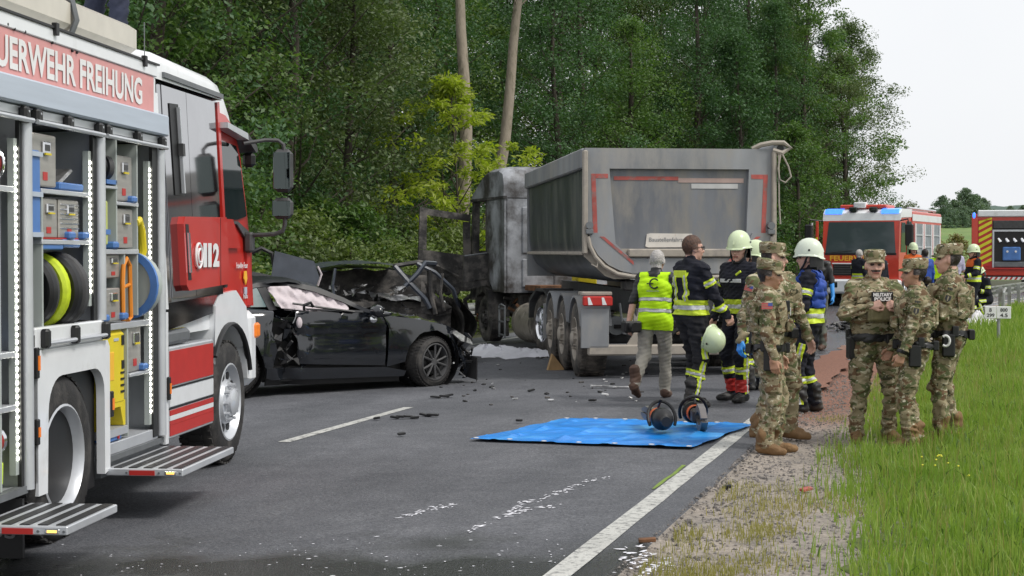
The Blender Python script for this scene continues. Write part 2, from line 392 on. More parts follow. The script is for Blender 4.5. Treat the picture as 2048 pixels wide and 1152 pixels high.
def node_mat(name):
    m = bpy.data.materials.new(name); m.use_nodes = True; nt = m.node_tree
    return m, nt, nt.nodes['Principled BSDF'], nt.links
def N(nt, t, **kw):
    n = nt.nodes.new(t)
    for k, v in kw.items():
        if k.startswith('i_'): n.inputs[int(k[2:]) if k[2:].isdigit() else k[2:].replace('_', ' ')].default_value = v
        else: setattr(n, k, v)
    return n
def ramp(nt, pts, interp='LINEAR'):
    r = nt.nodes.new('ShaderNodeValToRGB'); cr = r.color_ramp; cr.interpolation = interp
    while len(cr.elements) < len(pts): cr.elements.new(0.5)
    for e, (p, c) in zip(cr.elements, pts): e.position = p; e.color = (*c, 1) if len(c) == 3 else c
    return r
# asphalt: speckled, patched, wet in the near foreground and on the far lane
def asphalt():
    m, nt, b, L = node_mat('asphalt')
    tc = N(nt, 'ShaderNodeTexCoord'); g = tc.outputs['Object']
    mp = N(nt, 'ShaderNodeMapping'); mp.inputs['Rotation'].default_value = (0, 0, R(16.4)); L.new(g, mp.inputs[0])
    st = N(nt, 'ShaderNodeMapping'); st.inputs['Scale'].default_value = (1, 0.08, 1); L.new(mp.outputs[0], st.inputs[0])
    big = N(nt, 'ShaderNodeTexNoise', i_Scale=0.5, i_Detail=5.0); L.new(g, big.inputs['Vector'])
    track = N(nt, 'ShaderNodeTexNoise', i_Scale=1.3, i_Detail=4.0); L.new(st.outputs[0], track.inputs['Vector'])
    fine = N(nt, 'ShaderNodeTexNoise', i_Scale=42.0, i_Detail=6.0, i_Roughness=0.85); L.new(g, fine.inputs['Vector'])
    spk = N(nt, 'ShaderNodeTexVoronoi', i_Scale=70.0); L.new(g, spk.inputs['Vector'])
    rf = ramp(nt, [(0.32, (0.038, 0.041, 0.049)), (0.5, (0.094, 0.099, 0.113)), (0.68, (0.19, 0.198, 0.218))]); L.new(fine.outputs['Fac'], rf.inputs[0])
    rb = ramp(nt, [(0.3, (0.8, 0.8, 0.8)), (0.7, (1.2, 1.19, 1.17))]); L.new(big.outputs['Fac'], rb.inputs[0])
    rt = ramp(nt, [(0.35, (0.88, 0.88, 0.88)), (0.65, (1.12, 1.11, 1.1))]); L.new(track.outputs['Fac'], rt.inputs[0])
    mid = N(nt, 'ShaderNodeTexNoise', i_Scale=3.5, i_Detail=6.0, i_Roughness=0.7); L.new(g, mid.inputs['Vector']); rm = ramp(nt, [(0.3, (0.8, 0.8, 0.81)), (0.7, (1.18, 1.17, 1.15))]); L.new(mid.outputs['Fac'], rm.inputs[0])
    m0 = N(nt, 'ShaderNodeMix', data_type='RGBA', blend_type='MULTIPLY'); m0.inputs[0].default_value = 1; L.new(rf.outputs[0], m0.inputs[6]); L.new(rm.outputs[0], m0.inputs[7])
    m1 = N(nt, 'ShaderNodeMix', data_type='RGBA', blend_type='MULTIPLY'); m1.inputs[0].default_value = 1; L.new(m0.outputs[2], m1.inputs[6]); L.new(rb.outputs[0], m1.inputs[7])
    m2 = N(nt, 'ShaderNodeMix', data_type='RGBA', blend_type='MULTIPLY'); m2.inputs[0].default_value = 1; L.new(m1.outputs[2], m2.inputs[6]); L.new(rt.outputs[0], m2.inputs[7])
    # wet mask: puddled water spreads over the near lane and over the far right lane
    sx = N(nt, 'ShaderNodeSeparateXYZ'); L.new(g, sx.inputs[0])
    wn_ = N(nt, 'ShaderNodeTexNoise', i_Scale=1.1, i_Detail=6.0); L.new(g, wn_.inputs['Vector'])
    ad = N(nt, 'ShaderNodeMath', operation='MULTIPLY_ADD'); L.new(wn_.outputs['Fac'], ad.inputs[0]); ad.inputs[1].default_value = 3.2; L.new(sx.outputs['Y'], ad.inputs[2])
    w1 = N(nt, 'ShaderNodeMapRange'); w1.inputs[1].default_value = 10.7; w1.inputs[2].default_value = 9.9; L.new(ad.outputs[0], w1.inputs[0])
    ad2 = N(nt, 'ShaderNodeMath', operation='MULTIPLY_ADD'); L.new(wn_.outputs['Fac'], ad2.inputs[0]); ad2.inputs[1].default_value = 14.0; L.new(sx.outputs['Y'], ad2.inputs[2])
    w2 = N(nt, 'ShaderNodeMapRange'); w2.inputs[1].default_value = 29.0; w2.inputs[2].default_value = 32.0; L.new(ad2.outputs[0], w2.inputs[0])
    wx = N(nt, 'ShaderNodeMapRange'); wx.inputs[1].default_value = 3.0; wx.inputs[2].default_value = 5.0; L.new(sx.outputs['X'], wx.inputs[0])
    w2m = N(nt, 'ShaderNodeMath', operation='MULTIPLY'); L.new(w2.outputs[0], w2m.inputs[0]); L.new(wx.outputs[0], w2m.inputs[1])
    wet = N(nt, 'ShaderNodeMath', operation='MAXIMUM'); L.new(w1.outputs[0], wet.inputs[0]); L.new(w2m.outputs[0], wet.inputs[1])
    m3 = N(nt, 'ShaderNodeMix', data_type='RGBA', blend_type='MULTIPLY'); L.new(w1.outputs[0], m3.inputs[0]); L.new(m2.outputs[2], m3.inputs[6]); m3.inputs[7].default_value = (0.22, 0.24, 0.2, 1)
    L.new(m3.outputs[2], b.inputs['Base Color'])
    ro = N(nt, 'ShaderNodeMapRange'); ro.inputs[3].default_value = 0.72; ro.inputs[4].default_value = 0.2; L.new(wet.outputs[0], ro.inputs[0]); L.new(ro.outputs[0], b.inputs['Roughness'])
    hb = N(nt, 'ShaderNodeMath', operation='ADD'); L.new(fine.outputs['Fac'], hb.inputs[0]); L.new(spk.outputs['Distance'], hb.inputs[1])
    bp = N(nt, 'ShaderNodeBump', i_Strength=0.45, i_Distance=0.01); L.new(hb.outputs[0], bp.inputs['Height']); L.new(bp.outputs[0], b.inputs['Normal'])
    return m
M['asphalt'] = asphalt()
def soil(name, cols, sc, bump=0.6, extra=None):
    m, nt, b, L = node_mat(name); g = N(nt, 'ShaderNodeTexCoord').outputs['Object']
    n = N(nt, 'ShaderNodeTexNoise', i_Scale=sc, i_Detail=8.0, i_Roughness=0.7); L.new(g, n.inputs['Vector'])
    r = ramp(nt, [(0.25 + 0.5 * i / (len(cols) - 1), c) for i, c in enumerate(cols)]); L.new(n.outputs['Fac'], r.inputs[0]); out = r.outputs[0]
    f = N(nt, 'ShaderNodeTexNoise', i_Scale=sc * 14, i_Detail=5.0, i_Roughness=0.7); L.new(g, f.inputs['Vector'])
    rf = ramp(nt, [(0.3, (0.6, 0.6, 0.6)), (0.7, (1.45, 1.45, 1.45))]); L.new(f.outputs['Fac'], rf.inputs[0])
    mx = N(nt, 'ShaderNodeMix', data_type='RGBA', blend_type='MULTIPLY'); mx.inputs[0].default_value = 1; L.new(out, mx.inputs[6]); L.new(rf.outputs[0], mx.inputs[7]); out = mx.outputs[2]
    if extra:           # a second soil spread between two depths along the road
        (y0, y1, c2) = extra
        sx = N(nt, 'ShaderNodeSeparateXYZ'); L.new(g, sx.inputs[0])
        n2 = N(nt, 'ShaderNodeTexNoise', i_Scale=0.9, i_Detail=5.0); L.new(g, n2.inputs['Vector'])
        ad = N(nt, 'ShaderNodeMath', operation='MULTIPLY_ADD'); L.new(n2.outputs['Fac'], ad.inputs[0]); ad.inputs[1].default_value = 4.0; L.new(sx.outputs['Y'], ad.inputs[2])
        a = N(nt, 'ShaderNodeMapRange'); a.inputs[1].default_value = y0 + 1; a.inputs[2].default_value = y0 + 4; L.new(ad.outputs[0], a.inputs[0])
        c = N(nt, 'ShaderNodeMapRange'); c.inputs[1].default_value = y1 + 3; c.inputs[2].default_value = y1 + 1; L.new(ad.outputs[0], c.inputs[0])
        mu = N(nt, 'ShaderNodeMath', operation='MULTIPLY'); L.new(a.outputs[0], mu.inputs[0]); L.new(c.outputs[0], mu.inputs[1])
        m2 = N(nt, 'ShaderNodeMix', data_type='RGBA'); L.new(mu.outputs[0], m2.inputs[0]); L.new(out, m2.inputs[6])
        m4 = N(nt, 'ShaderNodeMix', data_type='RGBA', blend_type='MULTIPLY'); m4.inputs[0].default_value = 1; m4.inputs[6].default_value = (*c2, 1); L.new(rf.outputs[0], m4.inputs[7]); L.new(m4.outputs[2], m2.inputs[7]); out = m2.outputs[2]
    L.new(out, b.inputs['Base Color']); b.inputs['Roughness'].default_value = 0.9
    bp = N(nt, 'ShaderNodeBump', i_Strength=bump, i_Distance=0.03); L.new(f.outputs['Fac'], bp.inputs['Height']); L.new(bp.outputs[0], b.inputs['Normal'])
    return m
M['gravel'] = soil('shoulder_gravel', [(0.17, 0.16, 0.145), (0.275, 0.24, 0.205), (0.39, 0.335, 0.285)], 2.2, extra=(14.6, 27.0, (0.22, 0.105, 0.07)))
M['verge'] = soil('verge_soil', [(0.05, 0.075, 0.015), (0.09, 0.13, 0.022), (0.12, 0.12, 0.04)], 1.2)
M['forestfloor'] = soil('forest_floor', [(0.03, 0.04, 0.012), (0.05, 0.055, 0.02), (0.05, 0.04, 0.025)], 0.8)
M['field'] = soil('meadow', [(0.08, 0.15, 0.03), (0.12, 0.2, 0.04), (0.16, 0.2, 0.06)], 0.05, bump=0.2)
M['linepaint'] = mat('worn_road_paint', (0.5, 0.5, 0.47), 0.7, var=0.12, vs=2, bump=0.4, bs=60, dirt=(0.14, 0.14, 0.14), dirt_amt=0.42, ds=18)
M['grasspaint'] = mat('fluorescent_fluid_on_asphalt', (0.16, 0.25, 0.02), 0.5, var=0.2)

# terrain out to the horizon
g = MB()
def far(u, v):
    ang = R(-75 + 150 * u); r_ = 6 + 3200 * v ** 3
    return (r_ * math.sin(ang), r_ * math.cos(ang) - 4, -1.3)
g.grid(far, 24, 24)
tag(g.build('ground', 'field'), kind='structure')
tag(strip('road', 'asphalt', [-8.4, -7.4, -5, -3.7, -2, -1, 0, .14, .28, .33], -14, 118, 1.0, jag=0.012, zf=lambda o: -.06 if o > .3 else rz_off(o)), kind='structure')
tag(strip('shoulder', 'gravel', [.27, .42, .9, 1.4, 2.2], -14, 118, 1.0, dz=0.002, zf=lambda o: rz_off(o) - (.03 if o < .3 else 0) - (.02 if o > 2 else 0)), kind='structure')
tag(strip('grass_verge', 'verge', [1.5, 2.2, 3.5, 6, 12, 30, 60], -14, 118, .4, dz=0.004, jag=0.16), kind='structure')
tag(strip('forest_floor', 'forestfloor', [-60, -30, -14, -10, -9, -8.38], -14, 118, 2.0, dz=-0.004), kind='structure')
# painted markings
tag(strip('edge_line', 'linepaint', [-0.02, 0.12], -14, 11.5, 0.5, dz=0.004, jag=0.004, zf=rz_off), kind='structure')
tag(strip('edge_line', 'linepaint', [-0.02, 0.12], 27, 110, 0.5, dz=0.004, jag=0.004, zf=rz_off), kind='structure')
tag(strip('soil_spill', 'gravel', [-.12, .05, .2, .34], 11.2, 26, 0.4, dz=0.009, jag=0.11, zf=lambda o: rz_off(min(o, .27))), kind='structure')
tag(strip('edge_line', 'linepaint', [-7.55, -7.42], -14, 110, 0.5, dz=0.004, jag=0.004, zf=rz_off), kind='structure')
for k, (a, b_) in enumerate([(-6.0, -1.0), (5.4, 8.75), (17.4, 21.4), (29.4, 33.4), (43, 47), (55, 59)]):
    tag(strip('centre_dash', 'linepaint', [-4.03, -3.91], a, b_, 0.33, dz=0.004, jag=0.003, zf=rz_off), kind='structure')
tag(strip('fluid_streak', 'grasspaint', [-0.06, -0.03], 2.95, 4.3, 0.25, dz=0.005, jag=0.012, zf=rz_off), kind='structure')

# meadow rising to far woods
f_ = MB(); f_.grid(lambda u, v: (-30 + 330 * u, 92 + 400 * v, -1.0 + 13.0 * v ** 1.15 + 2.0 * math.sin(u * 5) * v), 30, 20)
tag(f_.build('meadow', 'field'), kind='structure')
M['hazehill'] = soil('haze_tinted_wooded_hill', [(0.05, 0.09, 0.07), (0.07, 0.115, 0.09), (0.1, 0.14, 0.11)], 0.03, bump=1.0)  # distance haze painted into the hill as a paler, bluer green
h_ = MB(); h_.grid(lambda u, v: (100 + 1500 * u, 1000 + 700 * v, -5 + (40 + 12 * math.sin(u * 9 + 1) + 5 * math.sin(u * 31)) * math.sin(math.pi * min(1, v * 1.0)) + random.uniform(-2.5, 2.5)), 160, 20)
tag(h_.build('hills', 'hazehill', smooth=180), kind='structure')

# loose stones on the shoulder
def scatter_stones(name, n, s0, s1, o0, o1, r0, r1, mt):
    b = MB()
    for _ in range(n):
        s = random.uniform(s0, s1); o = o0 + (o1 - o0) * random.random() ** 1.3; x, y, h = road(s, o); r = random.uniform(r0, r1) * random.uniform(.6, 1.3)
        z = rz_off(o) + 0.3 * r; a = random.uniform(0, 3); ca, sa = math.cos(a), math.sin(a)
        vs = [(1, 0, 0), (0, .8, 0), (-1, 0, 0), (0, -.8, 0), (.1, 0, .65), (0, .1, -.5)]
        vs = [((px * ca - py * sa) * r + x, (px * sa + py * ca) * r + y, pz * r + z) for px, py, pz in [(q[0] * random.uniform(.7, 1.2), q[1] * random.uniform(.7, 1.2), q[2]) for q in vs]]
        b.add(vs, [(0, 1, 4), (1, 2, 4), (2, 3, 4), (3, 0, 4), (1, 0, 5), (2, 1, 5), (3, 2, 5), (0, 3, 5)])
    return b.build(name, mt, smooth=0)
M['stone'] = mat('gravel_stone', (0.17, 0.155, 0.145), 0.9, var=0.6, vs=9)
tag(scatter_stones('loose_gravel', 9000, -3, 14, .3, 1.7, .006, .017, 'stone'), 'loose grey and pinkish gravel stones on the road shoulder', 'gravel', kind='stuff')

# grass blades
def grass(name, n, sfun, ofun, hfun, wid, mt, label, lean=0.45):
    V = np.zeros((n, 5, 3)); F = []
    for i in range(n):
        s = sfun(); o = ofun(s); x, y, _ = road(s, o); z = rz_off(o); nz_ = .5 + .5 * math.sin(x * 3.1 + 1.7 * math.sin(y * 2.3)) * math.sin(y * 2.7 + 1.3 * math.sin(x * 4.1)); hh = hfun() * (.55 + .85 * nz_); w = wid * random.uniform(.6, 1.4) * (1 + max(0, s - 10) * .05)
        a = random.uniform(0, 2 * math.pi); dx, dy = math.cos(a), math.sin(a); le = random.uniform(.1, 1) * lean * hh; b2 = random.uniform(0, 2 * math.pi); lx, ly = math.cos(b2) * le, math.sin(b2) * le
        V[i, 0] = (x - dx * w, y - dy * w, z - .01); V[i, 1] = (x + dx * w, y + dy * w, z - .01)
        V[i, 2] = (x + dx * w * .8 + lx * .35, y + dy * w * .8 + ly * .35, z + hh * .55); V[i, 3] = (x - dx * w * .8 + lx * .35, y - dy * w * .8 + ly * .35, z + hh * .55)
        V[i, 4] = (x + lx, y + ly, z + hh * random.uniform(.75, 1))
    me = bpy.data.meshes.new(name); fs = []
    for i in range(n): k = i * 5; fs += [(k, k + 1, k + 2, k + 3), (k + 3, k + 2, k + 4)]
    me.from_pydata(V.reshape(-1, 3).tolist(), [], fs)
    return tag(link(name, me, mt, None, None, 0), label, 'grass', kind='stuff')
def leafmat(name, cols, trans=0.35, rough=0.55):
    m, nt, b, L = node_mat(name)
    gi = N(nt, 'ShaderNodeNewGeometry'); oi = N(nt, 'ShaderNodeObjectInfo')
    g = N(nt, 'ShaderNodeTexCoord').outputs['Object']
    n = N(nt, 'ShaderNodeTexNoise', i_Scale=0.55, i_Detail=3.0); L.new(g, n.inputs['Vector'])
    a1 = N(nt, 'ShaderNodeMath', operation='MULTIPLY_ADD'); L.new(gi.outputs['Random Per Island'], a1.inputs[0]); a1.inputs[1].default_value = 0.36
    a2 = N(nt, 'ShaderNodeMath', operation='MULTIPLY_ADD'); L.new(n.outputs['Fac'], a2.inputs[0]); a2.inputs[1].default_value = 0.85; a2.inputs[2].default_value = -0.13
    L.new(a2.outputs[0], a1.inputs[2])
    a3 = N(nt, 'ShaderNodeMath', operation='MULTIPLY_ADD'); L.new(oi.outputs['Random'], a3.inputs[0]); a3.inputs[1].default_value = 0.16; L.new(a1.outputs[0], a3.inputs[2])
    r = ramp(nt, [(i / (len(cols) - 1), c) for i, c in enumerate(cols)]); L.new(a3.outputs[0], r.inputs[0])
    L.new(r.outputs[0], b.inputs['Base Color']); b.inputs['Roughness'].default_value = rough; b.inputs['Specular IOR Level'].default_value = 0.4
    t = N(nt, 'ShaderNodeBsdfTranslucent'); br = N(nt, 'ShaderNodeMix', data_type='RGBA', blend_type='MULTIPLY'); br.inputs[0].default_value = 1; L.new(r.outputs[0], br.inputs[6]); br.inputs[7].default_value = (1.3, 1.5, 0.6, 1)
    L.new(br.outputs[2], t.inputs[0]); ms = N(nt, 'ShaderNodeMixShader'); ms.inputs[0].default_value = trans
    L.new(b.outputs[0], ms.inputs[1]); L.new(t.outputs[0], ms.inputs[2]); L.new(ms.outputs[0], nt.nodes['Material Output'].inputs[0])
    return m
M['grass'] = leafmat('grass_blades', [(0.09, 0.15, 0.028), (0.17, 0.275, 0.045), (0.265, 0.365, 0.075), (0.42, 0.42, 0.19)], 0.4)
M['weeds'] = leafmat('weed_leaves', [(0.06, 0.11, 0.03), (0.1, 0.17, 0.04), (0.15, 0.22, 0.06)], 0.3)
M['drygrass'] = leafmat('dry_shoulder_grass', [(0.17, 0.17, 0.05), (0.29, 0.27, 0.09), (0.42, 0.35, 0.17)], 0.3)
def o_verge(s):
    e = max(1.18, 1.62 - .065 * max(0, s)) + .09 * math.sin(s * 1.1) + .07 * math.sin(s * 3.1 + 1) + random.gauss(0, .2)
    return max(.9, e + (max(3.4, 1.2 + s * .16)) * random.random() ** 1.15)
def s_near():
    while True:
        s = -2.5 + 20 * random.random() ** 1.25
        return s
grass('grass', 95000, s_near, o_verge, lambda: random.uniform(.05, .17) * (1.5 if random.random() < .1 else 1), .0038, 'grass', 'tall green grass on the verge beside the soldiers')
grass('grass', 42000, lambda: random.uniform(17, 62), lambda s: 1.4 + random.random() * (1.5 + s * .22), lambda: random.uniform(.14, .34), .006, 'grass', 'grass running up to the guardrail beside the far road')
grass('dry_stalks', 5500, s_near, o_verge, lambda: random.uniform(.12, .34), .0022, 'drygrass', 'thin straw-coloured stalks standing in the verge grass', .3)
grass('broad_weeds', 5000, s_near, lambda s: o_verge(s) + .2, lambda: random.uniform(.05, .14), .011, 'weeds', 'broad-leaved weeds among the verge grass', 1.1)
# thin tufts on the shoulder
tufts = [(random.uniform(-1.2, 3.8), random.uniform(.45, 1.35)) for _ in range(34)] + [(-.3, .8), (-.25, 1.0), (.2, .7), (1.6, .75), (1.8, .9), (2.0, .8), (0.1, .6), (-.4, .65), (8.2, .7), (8.3, .75)]
def tuft_pts():
    s, o = random.choice(tufts); return s + random.gauss(0, .16), o + random.gauss(0, .09)
_tp = [None]
def ts(): _tp[0] = tuft_pts(); return _tp[0][0]
grass('shoulder_tufts', 4200, ts, lambda s: max(.4, _tp[0][1]), lambda: random.uniform(.02, .075), .003, 'drygrass', 'thin yellowish grass tufts in the shoulder gravel')

# ------------------------------------------------------------------ woodland
M['bark'] = mat('dark_bark', (0.07, 0.058, 0.045), 0.9, var=0.4, vs=5, bump=0.8, bs=14, stretch=(1, 1, 0.25))
M['palebark'] = mat('pale_grey_bark', (0.33, 0.28, 0.22), 0.9, var=0.25, vs=5, bump=0.6, bs=18, dirt=(0.14, 0.125, 0.085), dirt_amt=0.45, ds=5, stretch=(1, 1, 0.35))
M['leafdark'] = leafmat('dark_green_leaves', [(0.0263, 0.0655, 0.0298), (0.0478, 0.1092, 0.0421), (0.0777, 0.1529, 0.0632), (0.1435, 0.2184, 0.1229)], 0.3, 0.6)
M['leafmid'] = leafmat('mid_green_leaves', [(0.0397, 0.0837, 0.027), (0.0743, 0.1465, 0.0406), (0.126, 0.2018, 0.0575), (0.2122, 0.2541, 0.1014)], 0.35, 0.5)
M['leafolive'] = leafmat('olive_leaves', [(0.0446, 0.0788, 0.0293), (0.0767, 0.1225, 0.0422), (0.1238, 0.1678, 0.0683), (0.2103, 0.2261, 0.1381)], 0.3, 0.5)
M['leafyellow'] = leafmat('yellow_green_leaves', [(0.1376, 0.1892, 0.018), (0.2322, 0.301, 0.027), (0.3268, 0.387, 0.045), (0.3956, 0.43, 0.081)], 0.45, 0.5)
M['leaflight'] = leafmat('light_bush_leaves', [(0.065, 0.104, 0.036), (0.13, 0.182, 0.054), (0.208, 0.26, 0.096), (0.364, 0.39, 0.204)], 0.35, 0.5)
M['leafautumn'] = leafmat('autumn_leaves', [(0.09, 0.1, 0.03), (0.16, 0.15, 0.05), (0.22, 0.19, 0.08), (0.28, 0.22, 0.1)], 0.3, 0.6)
M['leafhaze'] = leafmat('haze_tinted_leaves', [(0.075, 0.1232, 0.0853), (0.105, 0.1668, 0.1162), (0.15, 0.2102, 0.1395), (0.195, 0.2465, 0.155)], 0.2, 0.7)  # leaf colours paled and blued to paint in the haze of distance
def leaves_mesh(name, centres, per, spread, size, asp=0.5, up=0.5, droop=0.0, whorl=False):
    C = np.repeat(np.array(centres), per, axis=0); n = len(C)
    sp = np.repeat(np.array(spread)[:, None] if np.ndim(spread) else np.full((len(centres), 1), spread), per, axis=0)
    dv = rng.normal(size=(n, 3)); dv /= np.linalg.norm(dv, axis=1)[:, None]
    P = C + dv * sp * (rng.random((n, 1)) ** 0.45) * np.array([1, 1, .62])
    nrm = rng.normal(size=(n, 3)); nrm[:, 2] = np.abs(nrm[:, 2]) + up; nrm /= np.linalg.norm(nrm, axis=1)[:, None]
    t = rng.normal(size=(n, 3))
    if whorl: t = dv * np.array([1, 1, .3]) + .25 * t
    t[:, 2] -= droop
    t -= nrm * (t * nrm).sum(1)[:, None]; t /= np.linalg.norm(t, axis=1)[:, None]
    w = np.cross(nrm, t); L = size * rng.uniform(.65, 1.35, (n, 1)); Wd = L * asp * rng.uniform(.7, 1.2, (n, 1))
    V = np.stack([P - t * L * .5, P + w * Wd * .5 + t * L * .05, P + t * L * .5 + nrm * L * -.08, P - w * Wd * .5 + t * L * .05], axis=1).reshape(-1, 3)
    me = bpy.data.meshes.new(name); me.vertices.add(4 * n); me.vertices.foreach_set('co', V.ravel().astype(np.float32))
    me.loops.add(4 * n); me.loops.foreach_set('vertex_index', np.arange(4 * n, dtype=np.int32))
    me.polygons.add(n); me.polygons.foreach_set('loop_start', np.arange(0, 4 * n, 4, dtype=np.int32))
    me.update(calc_edges=True); return me
def tree(name, label, H, rad, base, nclus, per, size, leaf, bark='bark', trunk_r=.16, group=None, shape=1.0, asp=.5, lean=(0, 0), spread=(.45, .85), droop=0.0, whorl=False, cat='tree', bare=False):
    root = thing(name, (0, 0, 0), 0, label, cat, group)
    tr = MB(); n = 12
    def axis(z): return Vector((lean[0] * z / H + .12 * math.sin(z * .7 + H), lean[1] * z / H + .1 * math.sin(z * .5 + rad), z))
    tr.tube([axis(H * .93 * i / n) + (Vector((0, 0, -.3)) if i == 0 else Vector()) for i in range(n + 1)], 0, 9, radii=[trunk_r * (1.35 if i == 0 else 1) * (1 - .82 * (i / n) ** 1.2) for i in range(n + 1)])
    cen = []; sp = []
    prof = lambda q: (math.sin(math.pi * min(1, (q * .92 + .08)) ** .8) ** .7) * shape + (1 - shape) * (1 - q) ** .6
    tries = 0
    while len(cen) < nclus and tries < nclus * 30:
        tries += 1; q = random.random(); z = base + (H - base) * q; a = random.uniform(0, 2 * math.pi)
        rr = rad * prof(q) * (1 + .25 * math.sin(3 * a + 7 * q) + .15 * math.sin(5 * a - 11 * q)) * random.random() ** .45
        ax = axis(z); cen.append((ax.x + rr * math.cos(a), ax.y + rr * math.sin(a), z - .15 * rr)); sp.append(random.uniform(*spread))
    for k in range(0, len(cen), 3 if not bare else 2):          # limbs to some of the clumps
        c = Vector(cen[k]); z0 = max(.4, c.z - .9 - .35 * math.hypot(c.x, c.y)); p0 = axis(min(z0, H * .9)); mid = (p0 + c) / 2 + Vector((random.uniform(-.15, .15), random.uniform(-.15, .15), -.12))
        r0 = max(.018, trunk_r * .28 * (1 - z0 / H)); tr.tube([p0, mid, c], 0, 5, radii=[r0, r0 * .7, .008])
    tr.build('trunk', bark, root, smooth=60)
    me = leaves_mesh('crown', cen, per, np.array(sp), size, asp=asp, droop=droop, whorl=whorl)
    link('crown', me, leaf, root, None, 0)
    return root
def place(o, x, y, rz=0, s=1.0, z=None):
    o.location = (x, y, gz(x, y) - .05 if z is None else z); o.rotation_euler = (0, 0, rz); o.scale = (s, s, s * random.uniform(.93, 1.08))
def col_at(px, off):         # a spot standing at a road offset, seen in an image column
    lo, hi = 12.0, 130.0
    for _ in range(40):
        d = (lo + hi) / 2; x = (px - 1024) / 3100 * d
        if off_at(x, d) > off: lo = d
        else: hi = d
    return (px - 1024) / 3100 * d, d
WG = 'trees of the dense wood behind the guardrail'
WL = 'dark green broadleaf tree in the dense wood behind the guardrail'
protos = []
for k, (H, rad, base, nc, per, lf) in enumerate([(14, 3.0, .8, 210, 150, 'leafdark'), (12.5, 2.7, 1.2, 190, 150, 'leafolive'), (15, 2.6, 1.5, 200, 145, 'leafdark'), (11, 2.8, .5, 180, 155, 'leafmid')]):
    protos.append(tree('broadleaf_tree', WL, H, rad, base, nc, per, .118, lf, group=WG, droop=.12 * k, trunk_r=.15 + .03 * k))
bushes = []
BG = 'bushes of the undergrowth behind the guardrail'
for k, (H, rad, nc, per, lf) in enumerate([(2.6, 1.5, 70, 95, 'leaflight'), (3.2, 1.7, 80, 95, 'leafmid'), (2.2, 1.4, 60, 95, 'leafolive')]):
    bushes.append(tree('undergrowth_bush', 'leafy green bush in the undergrowth behind the guardrail', H, rad, .15, nc, per, .11, lf, group=BG, trunk_r=.04, spread=(.3, .55), cat='bush'))
kids_index()
used = set()
KINDS = ['dark green', 'olive green', 'slender dark green', 'mid green']; _seen = {}
def wood_label(px, row, k, bush=False):
    zone = ('behind the near fire engine' if px < 480 else 'above the black car' if px < 760 else 'behind the burnt cab' if px < 1090 else 'behind the tipper' if px < 1540 else 'left of the far fire engine')
    lab = (['pale leafy bush', 'mid green bush', 'low olive bush'][k % 3] + ' in the undergrowth ' + zone + ', ' + row) if bush else (KINDS[k % 4] + ' tree in the wood ' + zone + ', ' + row)
    _seen[lab] = _seen.get(lab, 0) + 1; n = _seen[lab]
    return lab if n == 1 else lab + ', ' + ['', '', 'further right', 'still further right', 'rightmost', 'last'][min(n, 5)]
def put(protolist, k, x, y, s=1.0, lab=None):
    k %= len(protolist); src = protolist[k]
    o = src if src.name not in used else copy_tree(src)
    used.add(src.name); place(o, x, y, random.uniform(0, 6.28), s)
    if lab: o['label'] = lab(k)
    return o
rows = [(-13.5, range(180, 1700, 135), .95), (-17.0, range(120, 1690, 130), 1.1), (-22.0, range(150, 1660, 120), 1.3), (-26.0, range(200, 1660, 140), 1.45), (-32, range(100, 1640, 130), 1.6)]
cnt = 0
for off, pxs, sc in rows:
    for px in pxs:
        if 740 < px < 1120 and off == -13.5: continue
        if off == -17.0 and 800 < px < 1100: continue
        x, y = col_at(px + random.uniform(-25, 25), off + random.uniform(-.8, .8)); put(protos, cnt * 3 + (cnt // 4), x, y, sc * random.uniform(.88, 1.12), lambda k: wood_label(px, {-13.5: 'front row', -17.0: 'second row', -22.0: 'third row', -26.0: 'fourth row'}.get(off, 'rear row'), k)); cnt += 1
cnt = 0
for off, pxs in ((-11.3, range(380, 1500, 85)), (-12.6, range(420, 1640, 110))):
    for px in pxs:
        x, y = col_at(px + random.uniform(-20, 20), off + random.uniform(-.5, .5)); put(bushes, cnt, x, y, random.uniform(.8, 1.25), lambda k: wood_label(px, 'front row' if off == -11.3 else 'second row', k, True)); cnt += 1
for px, off, sc in ((770, -10.4, .9), (835, -10.0, .85), (895, -10.3, .95), (955, -10.2, .85), (700, -10.5, .8)):
    x, y = col_at(px, off); put(bushes, 0, x, y, sc, lambda k: ['pale bush left of the burnt cab door', 'pale bush seen through the window of the open cab door', 'pale bush just behind the open cab door', 'pale bush behind the burnt cab windows', 'pale bush above the torn roof of the wreck'][[770, 835, 895, 955, 700].index(px)])
# the two pale bare trunks and the yellow-green sapling
def bare_tree(px, off, label, lean, r):
    t = tree('tall_tree', label, 17, 2.6, 10.5, 60, 90, .14, 'leafdark', bark='palebark', trunk_r=r, lean=lean)
    x, y = col_at(px, off); place(t, x, y, 0, 1.0); t.scale = (1, 1, 1)
bare_tree(918, -11.6, 'tall tree with a straight pale bare trunk behind the burnt cab', (.25, 0), .21)
bare_tree(944, -12.2, 'tall tree with a pale trunk leaning to the right behind the burnt cab', (2.6, .2), .2)
t = tree('young_tree', 'slender young tree with bright yellow-green leaves in front of the dark wood', 6.2, 2.35, 1.7, 140, 50, .17, 'leafyellow', bark='bark', trunk_r=.05, spread=(.2, .42), asp=.34, droop=.25, whorl=True, shape=.95)
x, y = col_at(905, -10.6); place(t, x, y, .6, 1.0)
